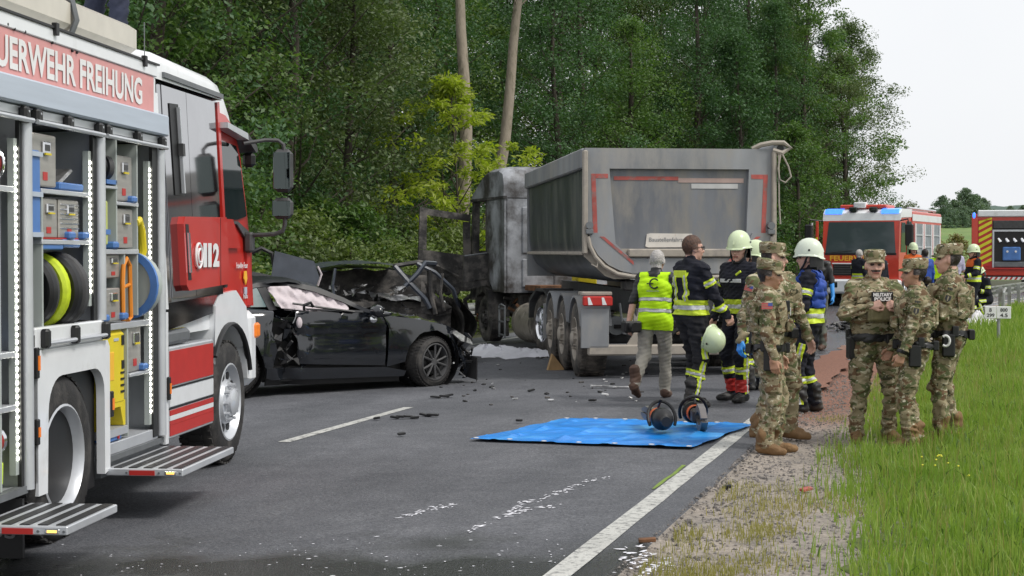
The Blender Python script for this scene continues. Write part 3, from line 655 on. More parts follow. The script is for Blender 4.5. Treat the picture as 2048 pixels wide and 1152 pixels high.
# right flank of the wood, standing out against the sky
t = tree('slope_tree', 'tall tree with feathery drooping branches at the right end of the wood', 17, 3.3, 1.0, 260, 95, .15, 'leafmid', trunk_r=.2, spread=(.35, .75), droop=.3)
x, y = col_at(1610, -13.0); place(t, x, y, 0)
t = tree('slope_tree', 'bushy lighter green tree just left of the far fire engine', 8.0, 2.9, .3, 200, 95, .14, 'leafmid', trunk_r=.14, spread=(.35, .75), droop=.2)
x, y = col_at(1590, -11.0); place(t, x, y, 2)
t = tree('slope_tree', 'blue-green dense tree standing above the tailgate of the tipper', 10.5, 1.9, 1.0, 150, 105, .14, 'leafdark', trunk_r=.14)
x, y = col_at(1475, -12.6); place(t, x, y, 1)
for k, (px, off, s) in enumerate([(1655, -16, 1.0), (1560, -19, 1.25), (1500, -15.5, 1.2)]):
    x, y = col_at(px, off); put(protos, k, x, y, s, lambda k: wood_label(px, 'right flank', k))
# far trees across the meadow
ft = tree('distant_tree', 'rounded blue-green tree in the far group across the meadow', 11, 4.2, .5, 110, 75, .5, 'leafhaze', trunk_r=.3, spread=(.8, 1.6), group='far trees across the meadow')
ft2 = tree('distant_tree', 'rounded blue-green tree in the far group across the meadow', 9, 5.0, .3, 110, 75, .5, 'leafhaze', trunk_r=.3, spread=(.8, 1.6), group='far trees across the meadow')
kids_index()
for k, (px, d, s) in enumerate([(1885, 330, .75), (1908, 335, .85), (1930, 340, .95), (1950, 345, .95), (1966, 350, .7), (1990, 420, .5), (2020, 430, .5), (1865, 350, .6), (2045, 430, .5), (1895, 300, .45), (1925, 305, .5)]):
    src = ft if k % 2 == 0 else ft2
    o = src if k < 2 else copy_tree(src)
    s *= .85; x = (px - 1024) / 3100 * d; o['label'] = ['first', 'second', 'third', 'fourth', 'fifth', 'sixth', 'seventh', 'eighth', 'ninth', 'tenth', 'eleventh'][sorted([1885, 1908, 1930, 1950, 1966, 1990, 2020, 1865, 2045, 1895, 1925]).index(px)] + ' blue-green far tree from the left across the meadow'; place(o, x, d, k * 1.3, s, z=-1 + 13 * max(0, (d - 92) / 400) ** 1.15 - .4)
t = tree('autumn_tree', 'yellowing leafy shrub tree between the two far fire engines', 4.4, 2.3, .2, 90, 75, .2, 'leafautumn', trunk_r=.1, spread=(.4, .8), cat='shrub')
place(t, (1908 - 1024) / 3100 * 104, 104, 0, .85, z=-.9)
t = tree('autumn_tree', 'smaller brownish shrub tree behind the far fire engine', 3.6, 2.0, .2, 70, 75, .2, 'leafautumn', trunk_r=.1, spread=(.4, .8), cat='shrub')
place(t, (1878 - 1024) / 3100 * 112, 112, 2, .8, z=-.8)

# ------------------------------------------------------------------ guardrails
WP = [(0, .31), (.0, .27), (.07, .235), (.07, .195), (0, .165), (0, .145), (.07, .115), (.07, .075), (0, .04), (0, 0)]
def wbeam(b, pts, side=1, th=.012):
    # pts: list of (pos Vector at beam bottom, right-hand normal Vector)
    prof = WP + [(a - th, z) for a, z in WP[::-1]]; n = len(prof); o = len(b.v)
    for p, nn, tilt in pts:
        for a, z in prof: b.v.append(tuple(p + nn * (a * side) + Vector((0, 0, z)) + nn * tilt * z))
    for i in range(len(pts) - 1):
        for k in range(n): b.f.append((o + i * n + k, o + i * n + (k + 1) % n, o + (i + 1) * n + (k + 1) % n, o + (i + 1) * n + k)); b.m.append(0)
def rail(name, label, off, s0, s1, seg, side, bend=None):
    x0, y0, _ = road(s0, off); root = thing(name, (0, 0, 0), 0, label, 'guardrail')
    s = s0; k = 0
    while s < s1 - .01:
        e = min(s + seg, s1); pts = []
        for q in np.linspace(s - .06, e + .06, 5):
            x, y, h = road(q, off); pts.append((Vector((x, y, rz_off(off) + .44)), Vector((math.cos(h), -math.sin(h), 0)), 0))
        b = MB(); wbeam(b, pts, side); b.build('beam', 'galv', root)
        for q in ((s, (s + e) / 2) if seg > 3 else (s,)):
            x, y, h = road(q, off - side * .14); z = rz_off(off)
            M4 = Matrix.Translation((x, y, 0)) @ Matrix.Rotation(-h, 4, 'Z')
            b = MB(); b.box(-.05, .05, -.03, .03, z - .3, z + .72, .004, M4=M4); b.box(-.05 if side > 0 else -.12, .12 if side > 0 else .05, -.02, .02, z + .54, z + .64, M4=M4)
            b.build('post', 'galv', root)
        s = e; k += 1
    return root
rail('guardrail', 'grey steel guardrail in front of the wood behind the burnt lorry', -8.75, 2, 62, 4.0, 1)
rr = rail('guardrail', 'bent grey steel guardrail on the grass verge at the right', 1.15, 37.5, 78, 4.0, -1)
b = MB(); pts = []                               # buckled end section dropping to the ground
for q, z, dx, t in ((37.55, .44, 0, 0), (36.6, .43, -.05, -.15), (35.4, .30, -.28, -.5), (34.2, .1, -.62, -.8), (33.2, -.02, -.85, -1.0)):
    x, y, h = road(q, 1.15 + dx); pts.append((Vector((x, y, -.05 + z)), Vector((math.cos(h), -math.sin(h), 0)), t))
wbeam(b, pts, -1); b.build('buckled_end', 'galv', rr)
b = MB(); x0, y0, _ = road(36.4, 1.5); x1, y1, _ = road(38.2, 1.35)
b.tube([(x0, y0, -.1), (x0, y0, .52), ((x0 + x1) / 2, (y0 + y1) / 2, .6), (x1, y1, .62)], .035, 8); b.build('end_brace', 'galv', rr)

# ------------------------------------------------------------------ near fire engine (frame: x forward, y to its left, z up; right flank at y = 0)
_p0 = np.array([-2.90, 9.96, -0.22]); _k = (1.65 + .087) / 1.87
FE_LOC = tuple(np.array([0, 0, 1.65]) + _k * (_p0 - np.array([0, 0, 1.65])))
FE_RZ = R(90 - 6.0)
fe = thing('fire_engine', FE_LOC, FE_RZ, 'white and red fire engine with open lit equipment lockers, nearest to the camera', 'fire engine', scale=_k)
def tum(x, y, z): return (x, y + (1 if y < 1.25 else -1) * .05 * max(0, z - 1.5), z)
def in_fe(name, s, y, z, label, cat, group=None, rz=0):
    m = Matrix.Rotation(FE_RZ, 4, 'Z'); p = Vector(FE_LOC) + _k * (m @ Vector((s, y, z)))
    return thing(name, p, FE_RZ + rz, label, cat, group, _k)
# chassis and lower frame
b = MB(); b.box(-2.2, 4.3, .75, .95, .5, .8); b.box(-2.2, 4.3, 1.55, 1.75, .5, .8); b.box(-.2, .2, .3, 2.2, .42, .64); b.box(3.55, 3.95, .3, 2.2, .42, .64); b.box(-2.2, 2.0, .66, 1.84, .7, 1.3)
b.box(2.1, 3.1, .4, 2.1, .45, 1.1); b.build('chassis', 'black', fe)
# equipment body: back wall, ceiling, floors, dividers
b = MB(); b.box(-2.3, 2.02, .64, .68, .42, 2.70); b.build('back_wall', 'inner', fe)
b = MB(); b.box(-2.3, 2.02, .03, 2.47, 2.70, 2.76); b.build('locker_ceiling', 'darkgrey', fe)
b = MB(); b.box(-2.3, 2.02, .05, 2.46, 2.762, 3.28, .03); b.build('roof_box', 'white', fe)
b = MB(); b.box(-2.3, 2.02, 1.85, 2.47, .42, 2.70); b.build('left_flank', 'white', fe)
b = MB(); b.box(-2.3, 2.035, -.045, .05, 2.755, 2.915, .012); b.build('shutter_casing', 'bluegrey', fe)
b = MB(); b.box(-2.3, 1.90, .032, .05, 2.917, 3.2); b.build('sign_band', 'glarered', fe)
text('lettering', 'FEUERWEHR FREIHUNG', (-1.12, .03, 2.96), (2.75, 0, .0), (0, 0, .2), 'letter', fe, bold=.028)
b = MB(); b.box(-2.3, 1.95, .02, .055, 3.203, 3.29, .006); b.build('gallery_panel', 'white', fe)
b = MB(); b.box(-2.3, 1.98, .008, .03, 3.292, 3.306); b.build('gallery_seam', 'black', fe)
for s in (-.05, 1.62):
    b = MB(); b.box(s, s + .05, -.005, .03, 3.25, 3.33, .004); b.build('gallery_clip', 'black', fe)
for s, z in ((-.72, 3.22), (-.62, 3.205), (-.47, 3.21), (-.05, 3.2), (.28, 3.19), (.36, 3.19)):
    b = MB(); b.cyl((s, .018, z), (s, .03, z), .009, n=8); b.build('bolt', 'black', fe)
# bar with latch blocks under the casing
b = MB(); b.box(-2.3, 2.02, .0, .045, 2.69, 2.75, .006); b.build('header_strip', 'alu', fe)
for s0, s1 in ((-2.2, -.52), (-.46, .66), (.72, 1.98)):
    b = MB(); b.tube([(s0, -.045, 2.665), (s1, -.045, 2.665)], .016, 8); b.build('shutter_bar', 'alu', fe)
for s in (-.60, -.42, .08, .62, .77, 1.38, 1.92):
    b = MB(); b.box(s - .04, s + .04, -.055, .0, 2.645, 2.745, .015); b.cyl((s, -.058, 2.715), (s, -.05, 2.715), .008, n=6, m=1); b.build('latch_block', ['black', 'alu'], fe)
# pillars, channels and light strips
for s, z0, sl in ((-.53, .42, -.645), (.69, 1.40, .545), (1.94, .46, 1.745)):
    b = MB(); b.cyl((s, .0, z0), (s, .0, 2.66), .04, n=14); b.box(s - .03, s + .03, .02, .62, z0, 2.69); b.build('pillar', 'alu', fe)
    b = MB(); b.box(sl + .035, s - .045, .005, .03, z0, 2.66); b.build('shutter_channel', 'black', fe)
    b = MB(); b.box(sl - .012, sl + .034, .02, .06, z0 + .1, 2.55); b.build('light_channel', 'inner', fe)
    b = MB(); z = z0 + .2
    while z < 2.5:
        b.ell((sl + .012, .018, z), (.013, .008, .013), 8, 5); z += .0415
    b.build('led_strip', 'led', fe)
# floors and shelves
for (s0, s1, z, t) in ((-2.3, -.58, .44, .04), (-.48, .64, 1.36, .07), (.74, 1.9, .52, .08), (-2.3, -.67, 2.26, .035), (-2.3, -.67, 1.27, .035), (-2.3, -.67, .95, .035),
                    (-.26, .53, 2.265, .03), (-.26, .53, 1.945, .03), (.76, 1.07, 2.33, .02), (1.06, 1.5, 2.225, .025), (.74, 1.5, 1.885, .035), (.74, 1.72, 1.36, .045), (1.30, 1.72, .98, .025)):
    b = MB(); b.box(s0, s1, .012, .63, z - t, z, .004); b.build('shelf', 'alu', fe)
for (s, z0, z1) in ((-.24, 1.37, 2.26), (1.065, 1.89, 2.66), (1.49, 1.4, 2.66), (1.22, 1.4, 1.87), (1.27, .53, 1.34), (-.86, .45, 2.6)):
    b = MB(); b.box(s - .012, s + .012, .02, .63, z0, z1); b.build('divider', 'inner', fe)
b = MB(); b.box(-2.3, -.55, -.01, .05, .40, .445); b.build('sill', 'grey', fe)
b = MB(); b.box(.73, 1.98, -.01, .06, .40, .44); b.box(.73, 1.98, .02, .06, .3, .40); b.build('sill', 'grey', fe)
b = MB(); b.box(-.48, .67, -.02, .04, 1.285, 1.355); b.build('arch_sill', 'darkgrey', fe)
for (s0, s1, z0, z1) in ((-.84, -.68, 1.6, 1.89), (.3, .47, 1.73, 1.855)):
    b = MB(); b.box(s0, s1, .60, .635, z0, z1); lb = b.build('notice', 'black', fe)
    b = MB(); b.box(s0, s1, .597, .6, z1 - .025, z1); b.build('notice_header', 'redfilm', lb)
# wheel-arch panel with a rounded opening
arch = [(-.44, .36), (-.44, 1.21), (-.40, 1.26), (.74, 1.26), (.78, 1.21), (.78, .36), (.68, .34), (.68, .86)] + circle_pts(.50, .90, .18, 0, 90, 5)[1:] + [(-.06, 1.08)] + circle_pts(-.06, .86, .22, 90, 180, 6)[1:] + [(-.30, .36)]
b = MB(); b.prism(arch, 'y', -.03, .03); b.build('wheel_arch_panel', 'white', fe)
b = MB(); b.box(-.44, -.36, -.025, .03, .44, 1.2); b.box(-.46, .69, -.028, .04, 1.262, 1.40, .01); b.build('hatch_panel', 'white', fe)
b = MB(); b.tube([(-.38, -.06, 1.30), (.68, -.06, 1.30)], .014, 8); b.build('hatch_bar', 'alu', fe)
for s in (-.36, .12, .66):
    b = MB(); b.box(s - .035, s + .035, -.075, -.02, 1.27, 1.39, .015); b.build('hatch_latch', 'black', fe)
b = MB(); b.box(-.45, .70, .03, .64, .36, 1.22); v = MB(); v.box(-.40, .69, .05, .66, .25, 1.21); v.build('wheel_well', 'black', fe)
for s, z0, z1 in ((-.46, .68, .84), (-.46, 1.09, 1.28), (.80, .72, .9), (2.03, .72, .9)):
    b = MB(); b.box(s - .02, s + .02, -.045, -.02, z0, z1, .006); lb = b.build('side_marker', 'black', fe)
    b = MB(); b.box(s - .012, s + .012, -.052, -.044, z0 + .05, z1 - .05); b.build('lens', 'orange', lb)
# fold-down steps
def step(s0, s1, y, z):
    b = MB(); b.box(s0, s1, y, -.01, z - .05, z, .006); st = b.build('fold_down_step', 'alu', fe)
    n = 5; wd = (-.03 - y) / n
    for i in range(n):
        b = MB(); b.box(s0 + .03, s1 - .02, y + .02 + wd * i, y + .02 + wd * i + wd * .55, z + .001, z + .006); b.build('grip_strip', 'black', st)
    b = MB(); b.box(s0 - .006, s0 + .001, y + .20, y + .38, z - .045, z - .012); b.build('red_reflector', 'redfilm', st)
    b = MB(); b.box(s0 - .008, s0 + .001, y + .045, y + .13, z - .04, z - .014, .004); l_ = b.build('step_lamp', 'chrome', st)
    b = MB(); b.box(s0 - .011, s0 - .007, y + .06, y + .115, z - .034, z - .02); b.build('lamp_lens', 'amber', l_)
    for yy in (y + .02, y + .17, y + .40):
        b = MB(); b.cyl((s0 - .006, yy, z - .028), (s0, yy, z - .028), .008, n=8); b.build('screw', 'grey', st)
step(.74, 1.98, -.56, .37); step(-1.3, -.52, -.56, .335)
# mud flap
b = MB(); b.box(-.66, -.63, -.02, .5, .02, .38); mf = b.build('mud_flap', 'black', fe)
text('flap_lettering', 'LUS', (-.665, .28, .14), (0, -.26, 0), (0, 0, .09), 'lettergrey', mf)
wheel(fe, (-.0, -.0, .54), (0, -1, 0), .54, .32, .33, 'deep', rim='alu'); wheel(fe, (0, 2.5, .54), (0, 1, 0), .54, .32, .33, 'deep')
wheel(fe, (3.76, -.0, .54), (0, -1, 0), .54, .32, .33, 'truck'); wheel(fe, (3.76, 2.5, .54), (0, 1, 0), .54, .32, .33, 'truck')
# crew cabin
def cprism(name, poly, y0, y1, mt, parent=None):
    b = MB(); b.prism(poly, 'y', y0, y1, fn=tum); return b.build(name, mt, parent or fe)
cprism('crew_cabin', [(2.04, 1.2), (2.04, 3.2), (3.72, 3.2), (3.72, 1.2)], .06, 2.44, 'white')
b = MB()
prof = [(.0, 3.2), (.0, 3.32), (.02, 3.37), (.07, 3.41), (.18, 3.435), (.4, 3.45), (1.25, 3.46), (2.1, 3.45), (2.32, 3.435), (2.43, 3.41), (2.48, 3.37), (2.5, 3.32), (2.5, 3.2)]
n = len(prof); st = [(1.97, -.05), (2.0, -.02), (2.06, 0), (3.5, -.03), (3.66, -.05), (3.74, -.10)]
for s, dz in st:
    for y, z in prof: b.v.append((s, y + (.045 if y < 1.25 else -.045), z + dz * (1 if z > 3.21 else 0)))
for i in range(len(st) - 1):
    for k in range(n - 1): b.f.append((i * n + k, i * n + k + 1, (i + 1) * n + k + 1, (i + 1) * n + k)); b.m.append(0)
b.f.append(tuple(range(n - 1, -1, -1))); b.f.append(tuple(range((len(st) - 1) * n, len(st) * n))); b.m += [0, 0]
b.build('crew_roof', 'white', fe, smooth=50)
cprism('corner_post', [(1.99, 1.42), (1.99, 3.1), (2.13, 3.1), (2.13, 1.42)], .0, .055, 'white')
b = MB(); b.box(1.985, 2.06, -.02, .05, .38, 1.40); b.build('lower_post', 'white', fe)
cprism('side_panel', [(2.14, 1.47), (2.14, 3.17), (2.24, 3.19), (2.24, 1.47)], .012, .055, 'gloss')
cprism('crew_door', [(2.248, 1.5), (2.248, 3.20), (2.86, 3.215), (2.86, 1.5)], .006, .055, 'gloss')
cprism('side_panel', [(2.868, 1.5), (2.868, 3.215), (3.70, 3.215), (3.62, 1.5)], .006, .055, 'gloss')
cprism('drip_rail', [(2.13, 3.225), (2.13, 3.265), (3.71, 3.25), (3.71, 3.21)], -.065, -.03, 'grey')
cprism('slot_window', [(2.43, 2.32), (2.40, 3.05), (2.62, 3.06), (2.66, 2.32)], -.002, .004, 'black')
cprism('grab_bar', [(2.57, 2.34), (2.55, 3.03), (2.575, 3.03), (2.60, 2.34)], -.035, -.01, 'alu')
cprism('grab_bar_clip', [(2.555, 2.64), (2.555, 2.74), (2.61, 2.74), (2.61, 2.64)], -.045, -.005, 'darkgrey')
cprism('lower_skirt', [(2.14, 1.25), (2.14, 1.465), (3.49, 1.495), (3.49, 1.35)], .02, .06, 'gloss')
# raised red door box with the emergency number
rp = [(2.45, 1.60), (2.45, 2.09), (2.50, 2.15), (3.66, 2.17), (3.66, 1.63), (3.60, 1.585), (2.50, 1.555)]
rd = cprism('door_trim', rp, -.05, .02, 'red')
cprism('handle_recess', [(2.49, 1.64), (2.49, 2.09), (2.57, 2.09), (2.57, 1.64)], -.053, -.045, 'black', rd)
cprism('door_handle', [(2.505, 1.70), (2.505, 2.02), (2.545, 2.02), (2.545, 1.70)], -.07, -.055, 'chrome', rd)
b = MB(); b.box(3.36, 3.366, -.052, -.049, 1.58, 2.16); b.build('panel_gap', 'black', rd)
for dg, x0, w0 in (('1', 2.86, .10), ('1', 2.99, .10), ('2', 3.13, .18)): text('emergency_digit', dg, (x0, -.05, 1.74), (w0, 0, 0), (0, 0, .2), 'letter', rd, bold=.05)
b = MB(); b.tube([(2.745 + .085 * math.cos(t), -.053, 1.835 + .10 * math.sin(t)) for t in np.linspace(0, 2 * math.pi, 28)[:-1]], .011, 6, closed=True)
b.tube([(2.765 + .05 * math.cos(R(a)), -.053, 1.835 + .055 * math.sin(R(a))) for a in range(70, 300, 20)], .012, 6); b.build('phone_emblem', 'letter', rd)
# lower locker with red and white stripes
b = MB(); b.box(2.10, 3.30, .0, .5, .40, 1.12, .01); lk = b.build('side_locker', 'alu', fe)
b = MB(); b.box(2.06, 2.12, -.005, .45, .36, 1.14, .01); b.build('locker_edge', 'black', lk)
for z0, z1, mt in ((.80, 1.09, 'redfilm'), (.64, .775, 'white'), (.585, .615, 'redfilm'), (.54, .58, 'white'), (.505, .535, 'redfilm'), (.46, .50, 'white'), (.415, .455, 'white')):
    pass
for z0, z1, mt in ((.82, 1.09, 'redfilm'), (.655, .785, 'white'), (.585, .625, 'redfilm'), (.545, .583, 'white'), (.51, .543, 'redfilm'), (.425, .508, 'redfilm')):
    b = MB(); b.box(2.14, 3.28, -.006, .002, z0, z1); b.build('stripe_panel', mt, lk)
for z in (.80, .64):
    b = MB(); b.box(2.12, 3.3, -.004, .003, z - .008, z + .008); b.build('drawer_gap', 'black', lk)
b = MB(); b.box(2.05, 2.75, .02, .42, 1.13, 1.25, .03); rk = b.build('carry_case', 'grey', fe)
for i in range(7):
    b = MB(); b.box(2.14 + i * .08, 2.19 + i * .08, .05, .2, 1.251, 1.254); b.build('yellow_mark', 'yellow', rk)
b = MB(); b.box(3.1, 3.52, .3, .9, 1.0, 1.3, .04); b.build('step_well', 'white', fe)
# front cab
cabp = [(3.52, 1.36), (3.52, 3.12), (3.9, 3.10), (4.16, 3.0), (4.30, 2.78), (4.42, 2.3), (4.50, 1.9), (4.52, 1.36)]
cprism('front_cab', cabp, .04, 2.46, 'red')
cprism('cab_edge_post', [(3.50, 1.6), (3.50, 3.18), (3.57, 3.19), (3.57, 1.6)], -.006, .045, 'red')
b = MB(); pr = [(3.55, 3.34), (3.72, 3.33), (3.93, 3.25), (4.10, 3.11), (4.2, 2.98), (3.55, 3.0)]
b.prism(pr, 'y', .15, 2.35); b.build('cab_roof', 'white', fe)
b = MB(); b.prism([(3.62, 3.33), (3.74, 3.38), (3.92, 3.31), (4.0, 3.20), (3.8, 3.2)], 'y', .25, .85); b.build('blue_beacon', 'bluelamp', fe)
b = MB(); b.prism([(3.55, 2.96), (3.55, 3.01), (4.2, 2.96), (4.22, 2.9)], 'y', -.005, .1); b.build('roof_gutter', 'alu', fe)
wd_ = cprism('side_window', [(3.64, 2.16), (3.60, 2.86), (4.14, 2.84), (4.24, 2.7), (4.37, 2.2), (4.05, 2.16)], .025, .038, 'glass')
cprism('door_seal', [(3.62, 2.12), (4.02, 2.12), (4.30, 1.98), (4.40, 2.0), (4.395, 2.06), (4.06, 2.145), (3.62, 2.155)], .02, .039, 'darkgrey')
cprism('door_shoulder', [(3.60, 1.9), (3.60, 2.16), (3.86, 2.16), (4.06, 1.9)], .008, .042, 'red')
for (y0, y1) in ((.12, 1.22), (1.26, 2.38)):
    b = MB(); b.add([(4.535, y0, 1.95), (4.535, y1, 1.95), (4.25, y1, 2.92), (4.25, y0, 2.92)], [(0, 1, 2, 3)]); b.build('windscreen', 'glass', fe)
text('cab_lettering', 'Freiwillige Feuerwehr', (3.93, .038, 1.70), (.5, 0, 0), (0, 0, .07), 'letter', fe)
text('cab_lettering', 'Freihung', (4.16, .038, 1.42), (.2, 0, 0), (0, 0, .06), 'letter', fe)
b = MB(); b.prism([(4.18, 1.62), (4.2, 1.69), (4.26, 1.69), (4.28, 1.62), (4.23, 1.56)], 'y', .03, .04, m=0); b.prism([(4.19, 1.54), (4.27, 1.54), (4.27, 1.48), (4.23, 1.455), (4.19, 1.48)], 'y', .03, .04, m=1); b.build('crest', ['letteryellow', 'bluegrey'], fe)
b = MB(); b.box(3.72, 3.80, .015, .045, 1.55, 1.72, .01); b.build('door_pull', 'black', fe)
# fender, bumper, lamps
fen = [(3.36, 1.02), (3.40, 1.40), (3.55, 1.50), (4.05, 1.52), (4.36, 1.36), (4.44, 1.0), (4.44, .70), (4.36, .70), (4.32, .98)] + circle_pts(3.80, .62, .60, 40, 140, 10)[0:] + [(3.36, .9)]
b = MB(); b.prism(fen, 'y', .0, .3, fn=lambda x, y, z: (x, y + .04 * max(0, z - 1.2), z)); b.build('front_fender', 'white', fe, smooth=30)
b = MB(); b.tube([(3.80 + .61 * math.cos(R(a)), -.01, .62 + .61 * math.sin(R(a))) for a in range(15, 146, 10)], .03, 6, flat=.6); b.build('arch_lip', 'black', fe)
b = MB(); b.box(4.40, 4.68, -.01, 2.51, .62, 1.32, .07); b.build('front_bumper', 'white', fe)
b = MB(); b.box(4.56, 4.72, -.03, .1, 1.06, 1.2, .02); b.build('indicator', 'orange', fe)
b = MB(); b.box(4.5, 4.7, .12, .5, .85, 1.2, .03); b.build('headlight', 'glass', fe)
b = MB(); b.box(4.50, 4.62, .02, .16, 1.35, 1.9, .02); b.build('corner_deflector', 'redfilm', fe)
# mirrors
b = MB(); b.tube([(4.32, .02, 2.86), (4.45, -.15, 2.90), (4.5, -.26, 2.90), (4.51, -.31, 2.86), (4.51, -.32, 2.72)], .018, 8)
b.build('mirror_arm', 'darkgrey', fe); b = MB(); b.tube([(4.5, .02, 2.02), (4.5, -.22, 2.03), (4.51, -.30, 2.06), (4.51, -.32, 2.12), (4.51, -.32, 2.3)], .02, 8); b.box(4.45, 4.58, -.02, .06, 1.86, 2.05, .02)
b.build('mirror_arm', 'darkgrey', fe)
for z0, z1, yw in ((2.42, 2.82, .26), (2.17, 2.37, .27)):
    b = MB(); b.box(4.46, 4.56, -.40, -.40 + yw - .07, z0, z1, .045); mm = b.build('mirror_housing', 'darkgrey', fe)
    b = MB(); b.box(4.452, 4.461, -.385, -.40 + yw - .085, z0 + .03, z1 - .03, .004); b.build('mirror_glass', 'mirror', mm)
b = MB(); b.prism([(4.14, 2.93), (4.18, 2.97), (4.52, 2.87), (4.56, 2.82), (4.5, 2.80)], 'y', .0, 2.5); b.build('sun_visor', 'darkgrey', fe)
b = MB(); b.box(4.42, 4.5, -.0, .12, 2.66, 2.8, .03); b.build('kerb_mirror', 'black', fe)
# roof load: two long covered lockers and a ladder tail
for s0, s1, nm in ((-2.3, .44, 'roof_locker'), (.50, 1.72, 'roof_locker')):
    b = MB(); pr = [(.22, 3.30), (.10, 3.39), (.10, 3.53), (.16, 3.57), (.62, 3.57), (.70, 3.50), (.70, 3.30)]
    b.prism(pr, 'x', s0, s1); b.build(nm, M.setdefault('cream', mat('cream_paint', (0.62, 0.58, 0.5), 0.35, var=0.06, coat=.3)), fe)
b = MB(); b.tube([(.47, .12, 3.30), (.47, .07, 3.42), (.47, .10, 3.55), (.47, .2, 3.6)], .022, 8); b.build('strap', 'grey', fe)
b = MB(); b.tube([(1.78, .06, 3.28), (1.78, .06, 3.6)], .004, 6); b.build('aerial', 'grey', fe)

for o_ in fe.children:
    if o_.name.split('.')[0] in ('front_cab', 'cab_edge_post', 'cab_roof', 'blue_beacon', 'roof_gutter', 'side_window', 'door_seal', 'door_shoulder', 'windscreen', 'cab_lettering', 'crest', 'sun_visor', 'kerb_mirror'): o_.location.x = .2
# ---------------- contents of the lockers: things of their own
def metal_case(s0, s1, z0, z1, y0, label, latches=1, ribs=False):
    t = in_fe('aluminium_case', (s0 + s1) / 2, y0 * .35, z0, label, 'case', 'aluminium equipment cases in the lockers'); w = (s1 - s0) / 2 - .008; h = z1 - z0 - .01
    b = MB(); b.box(-w, w, 0, .4, 0, h, .008); b.build('case_body', 'alubox', t)
    b = MB(); b.box(-.055, .055, -.018, .002, h * .62, h * .86, .006); lt = b.build('latch', 'chrome', t)
    b = MB(); b.box(-.045, .045, -.026, -.016, h * .6, h * .64); b.build('latch_grip', 'yellow', lt)
    b = MB(); b.box(-.04, .04, -.016, -.019, h * .68, h * .8); b.build('latch_plate', 'darkgrey', lt)
    b = MB(); b.box(-.035, .035, -.003, .001, h * .12, h * .28); b.build('sticker', 'redfilm', t)
    if ribs:
        for i in range(6):
            b = MB(); b.box(-w + .02, w, -.006, .002, h * (.25 + .12 * i), h * (.29 + .12 * i), .002); b.build('rib', 'chrome', t)
metal_case(-.34, .03, 2.28, 2.62, .10, 'tall plain aluminium case on the upper shelf above two smaller cases')
metal_case(-.235, .06, 1.955, 2.22, .12, 'left of the two aluminium cases side by side on the middle shelf')
metal_case(.075, .42, 1.955, 2.22, .12, 'ribbed aluminium case, right one on the middle shelf', ribs=True)
metal_case(1.09, 1.45, 2.235, 2.57, .12, 'tall aluminium case high in the right-hand locker')
metal_case(1.13, 1.46, 1.895, 2.19, .12, 'small riveted aluminium case below the tall one in the right-hand locker')
metal_case(.93, 1.2, 1.68, 1.86, .14, 'little aluminium case beside the orange frame, upper one')
metal_case(.87, 1.17, 1.375, 1.62, .10, 'little aluminium case standing left of the orange frame')
metal_case(1.34, 1.62, .985, 1.33, .12, 'narrow metal case to the right of the yellow generator')
metal_case(.78, .98, 2.345, 2.6, .2, 'half hidden aluminium case behind the reel at the top')
# hose roll
t = in_fe('hose_bundle', .14, .2, 1.37, 'bundle of dark rolled hoses with neon green and blue bands', 'hose')
for k, (x, mt, r) in enumerate([(-.26, 'black', .23), (-.185, 'blueplastic', .232), (-.12, 'darkgrey', .24), (-.06, 'neonstripe', .243), (0, 'black', .245), (.08, 'darkgrey', .25), (.15, 'blueplastic', .24), (.21, 'darkgrey', .235), (.27, 'black', .22)]):
    b = MB(); b.lathe([(.07, -.035), (r - .02, -.04), (r, -.02), (r, .02), (r - .02, .04), (.07, .035)], (x, -.02 + .06 * math.sin(k), .25), (1, -.25, .05), 28, closed=True); b.build('hose_coil', mt, t)
# blue tray, blue frame
t = in_fe('blue_tray', .08, .02, 1.88, 'blue plastic tray hanging above the rolled hoses', 'tray'); b = MB(); b.box(-.31, .02, 0, .3, 0, .06, .008); b.box(.025, .31, 0, .3, .015, .07, .01); b.build('tray_body', 'blueplastic', t); b = MB(); b.box(-.3, .3, .01, .29, .07, .078); b.build('tray_rim', 'redfilm', t)
t = in_fe('equipment_frame', -.36, .02, 1.96, 'tall blue equipment frame at the left edge of the middle locker', 'frame'); b = MB(); b.box(-.1, .1, 0, .3, 0, .54, .01); b.build('frame_body', 'blueplastic', t)
for z in (.0, .25, .5):
    b = MB(); b.box(-.105, .105, -.015, .0, z, z + .03); b.build('crossbar', 'bluegrey', t)
t = in_fe('folded_tool', .28, .03, 2.27, 'clear and silver folded tool lying on a blue block on the upper shelf', 'tool'); b = MB(); b.box(-.2, .2, 0, .3, 0, .05, .01); b.build('tool_block', 'blueplastic', t); b = MB(); b.box(-.18, .18, .05, .25, .06, .09, .01, M4=Matrix.Rotation(R(-24), 4, 'Y')); b.build('tool_plate', 'silver', t)
# jerrycan
t = in_fe('jerrycan', .86, .03, 1.89, 'pale yellow-green jerrycan standing in the right-hand locker', 'jerrycan'); b = MB(); b.box(-.09, .09, 0, .28, 0, .36, .035); b.prism([(-.07, .35), (-.045, .43), (.03, .43), (.07, .35)], 'y', .05, .22); b.build('can_body', M.setdefault('canister', mat('canister_plastic', (0.5, 0.55, 0.16), .5, var=.1)), t); b = MB(); b.cyl((-.0, .13, .42), (0, .13, .47), .03); b.build('cap', 'black', t); b = MB(); b.box(-.095, .095, -.006, .29, .1, .135); b.build('strap', 'blueplastic', t)
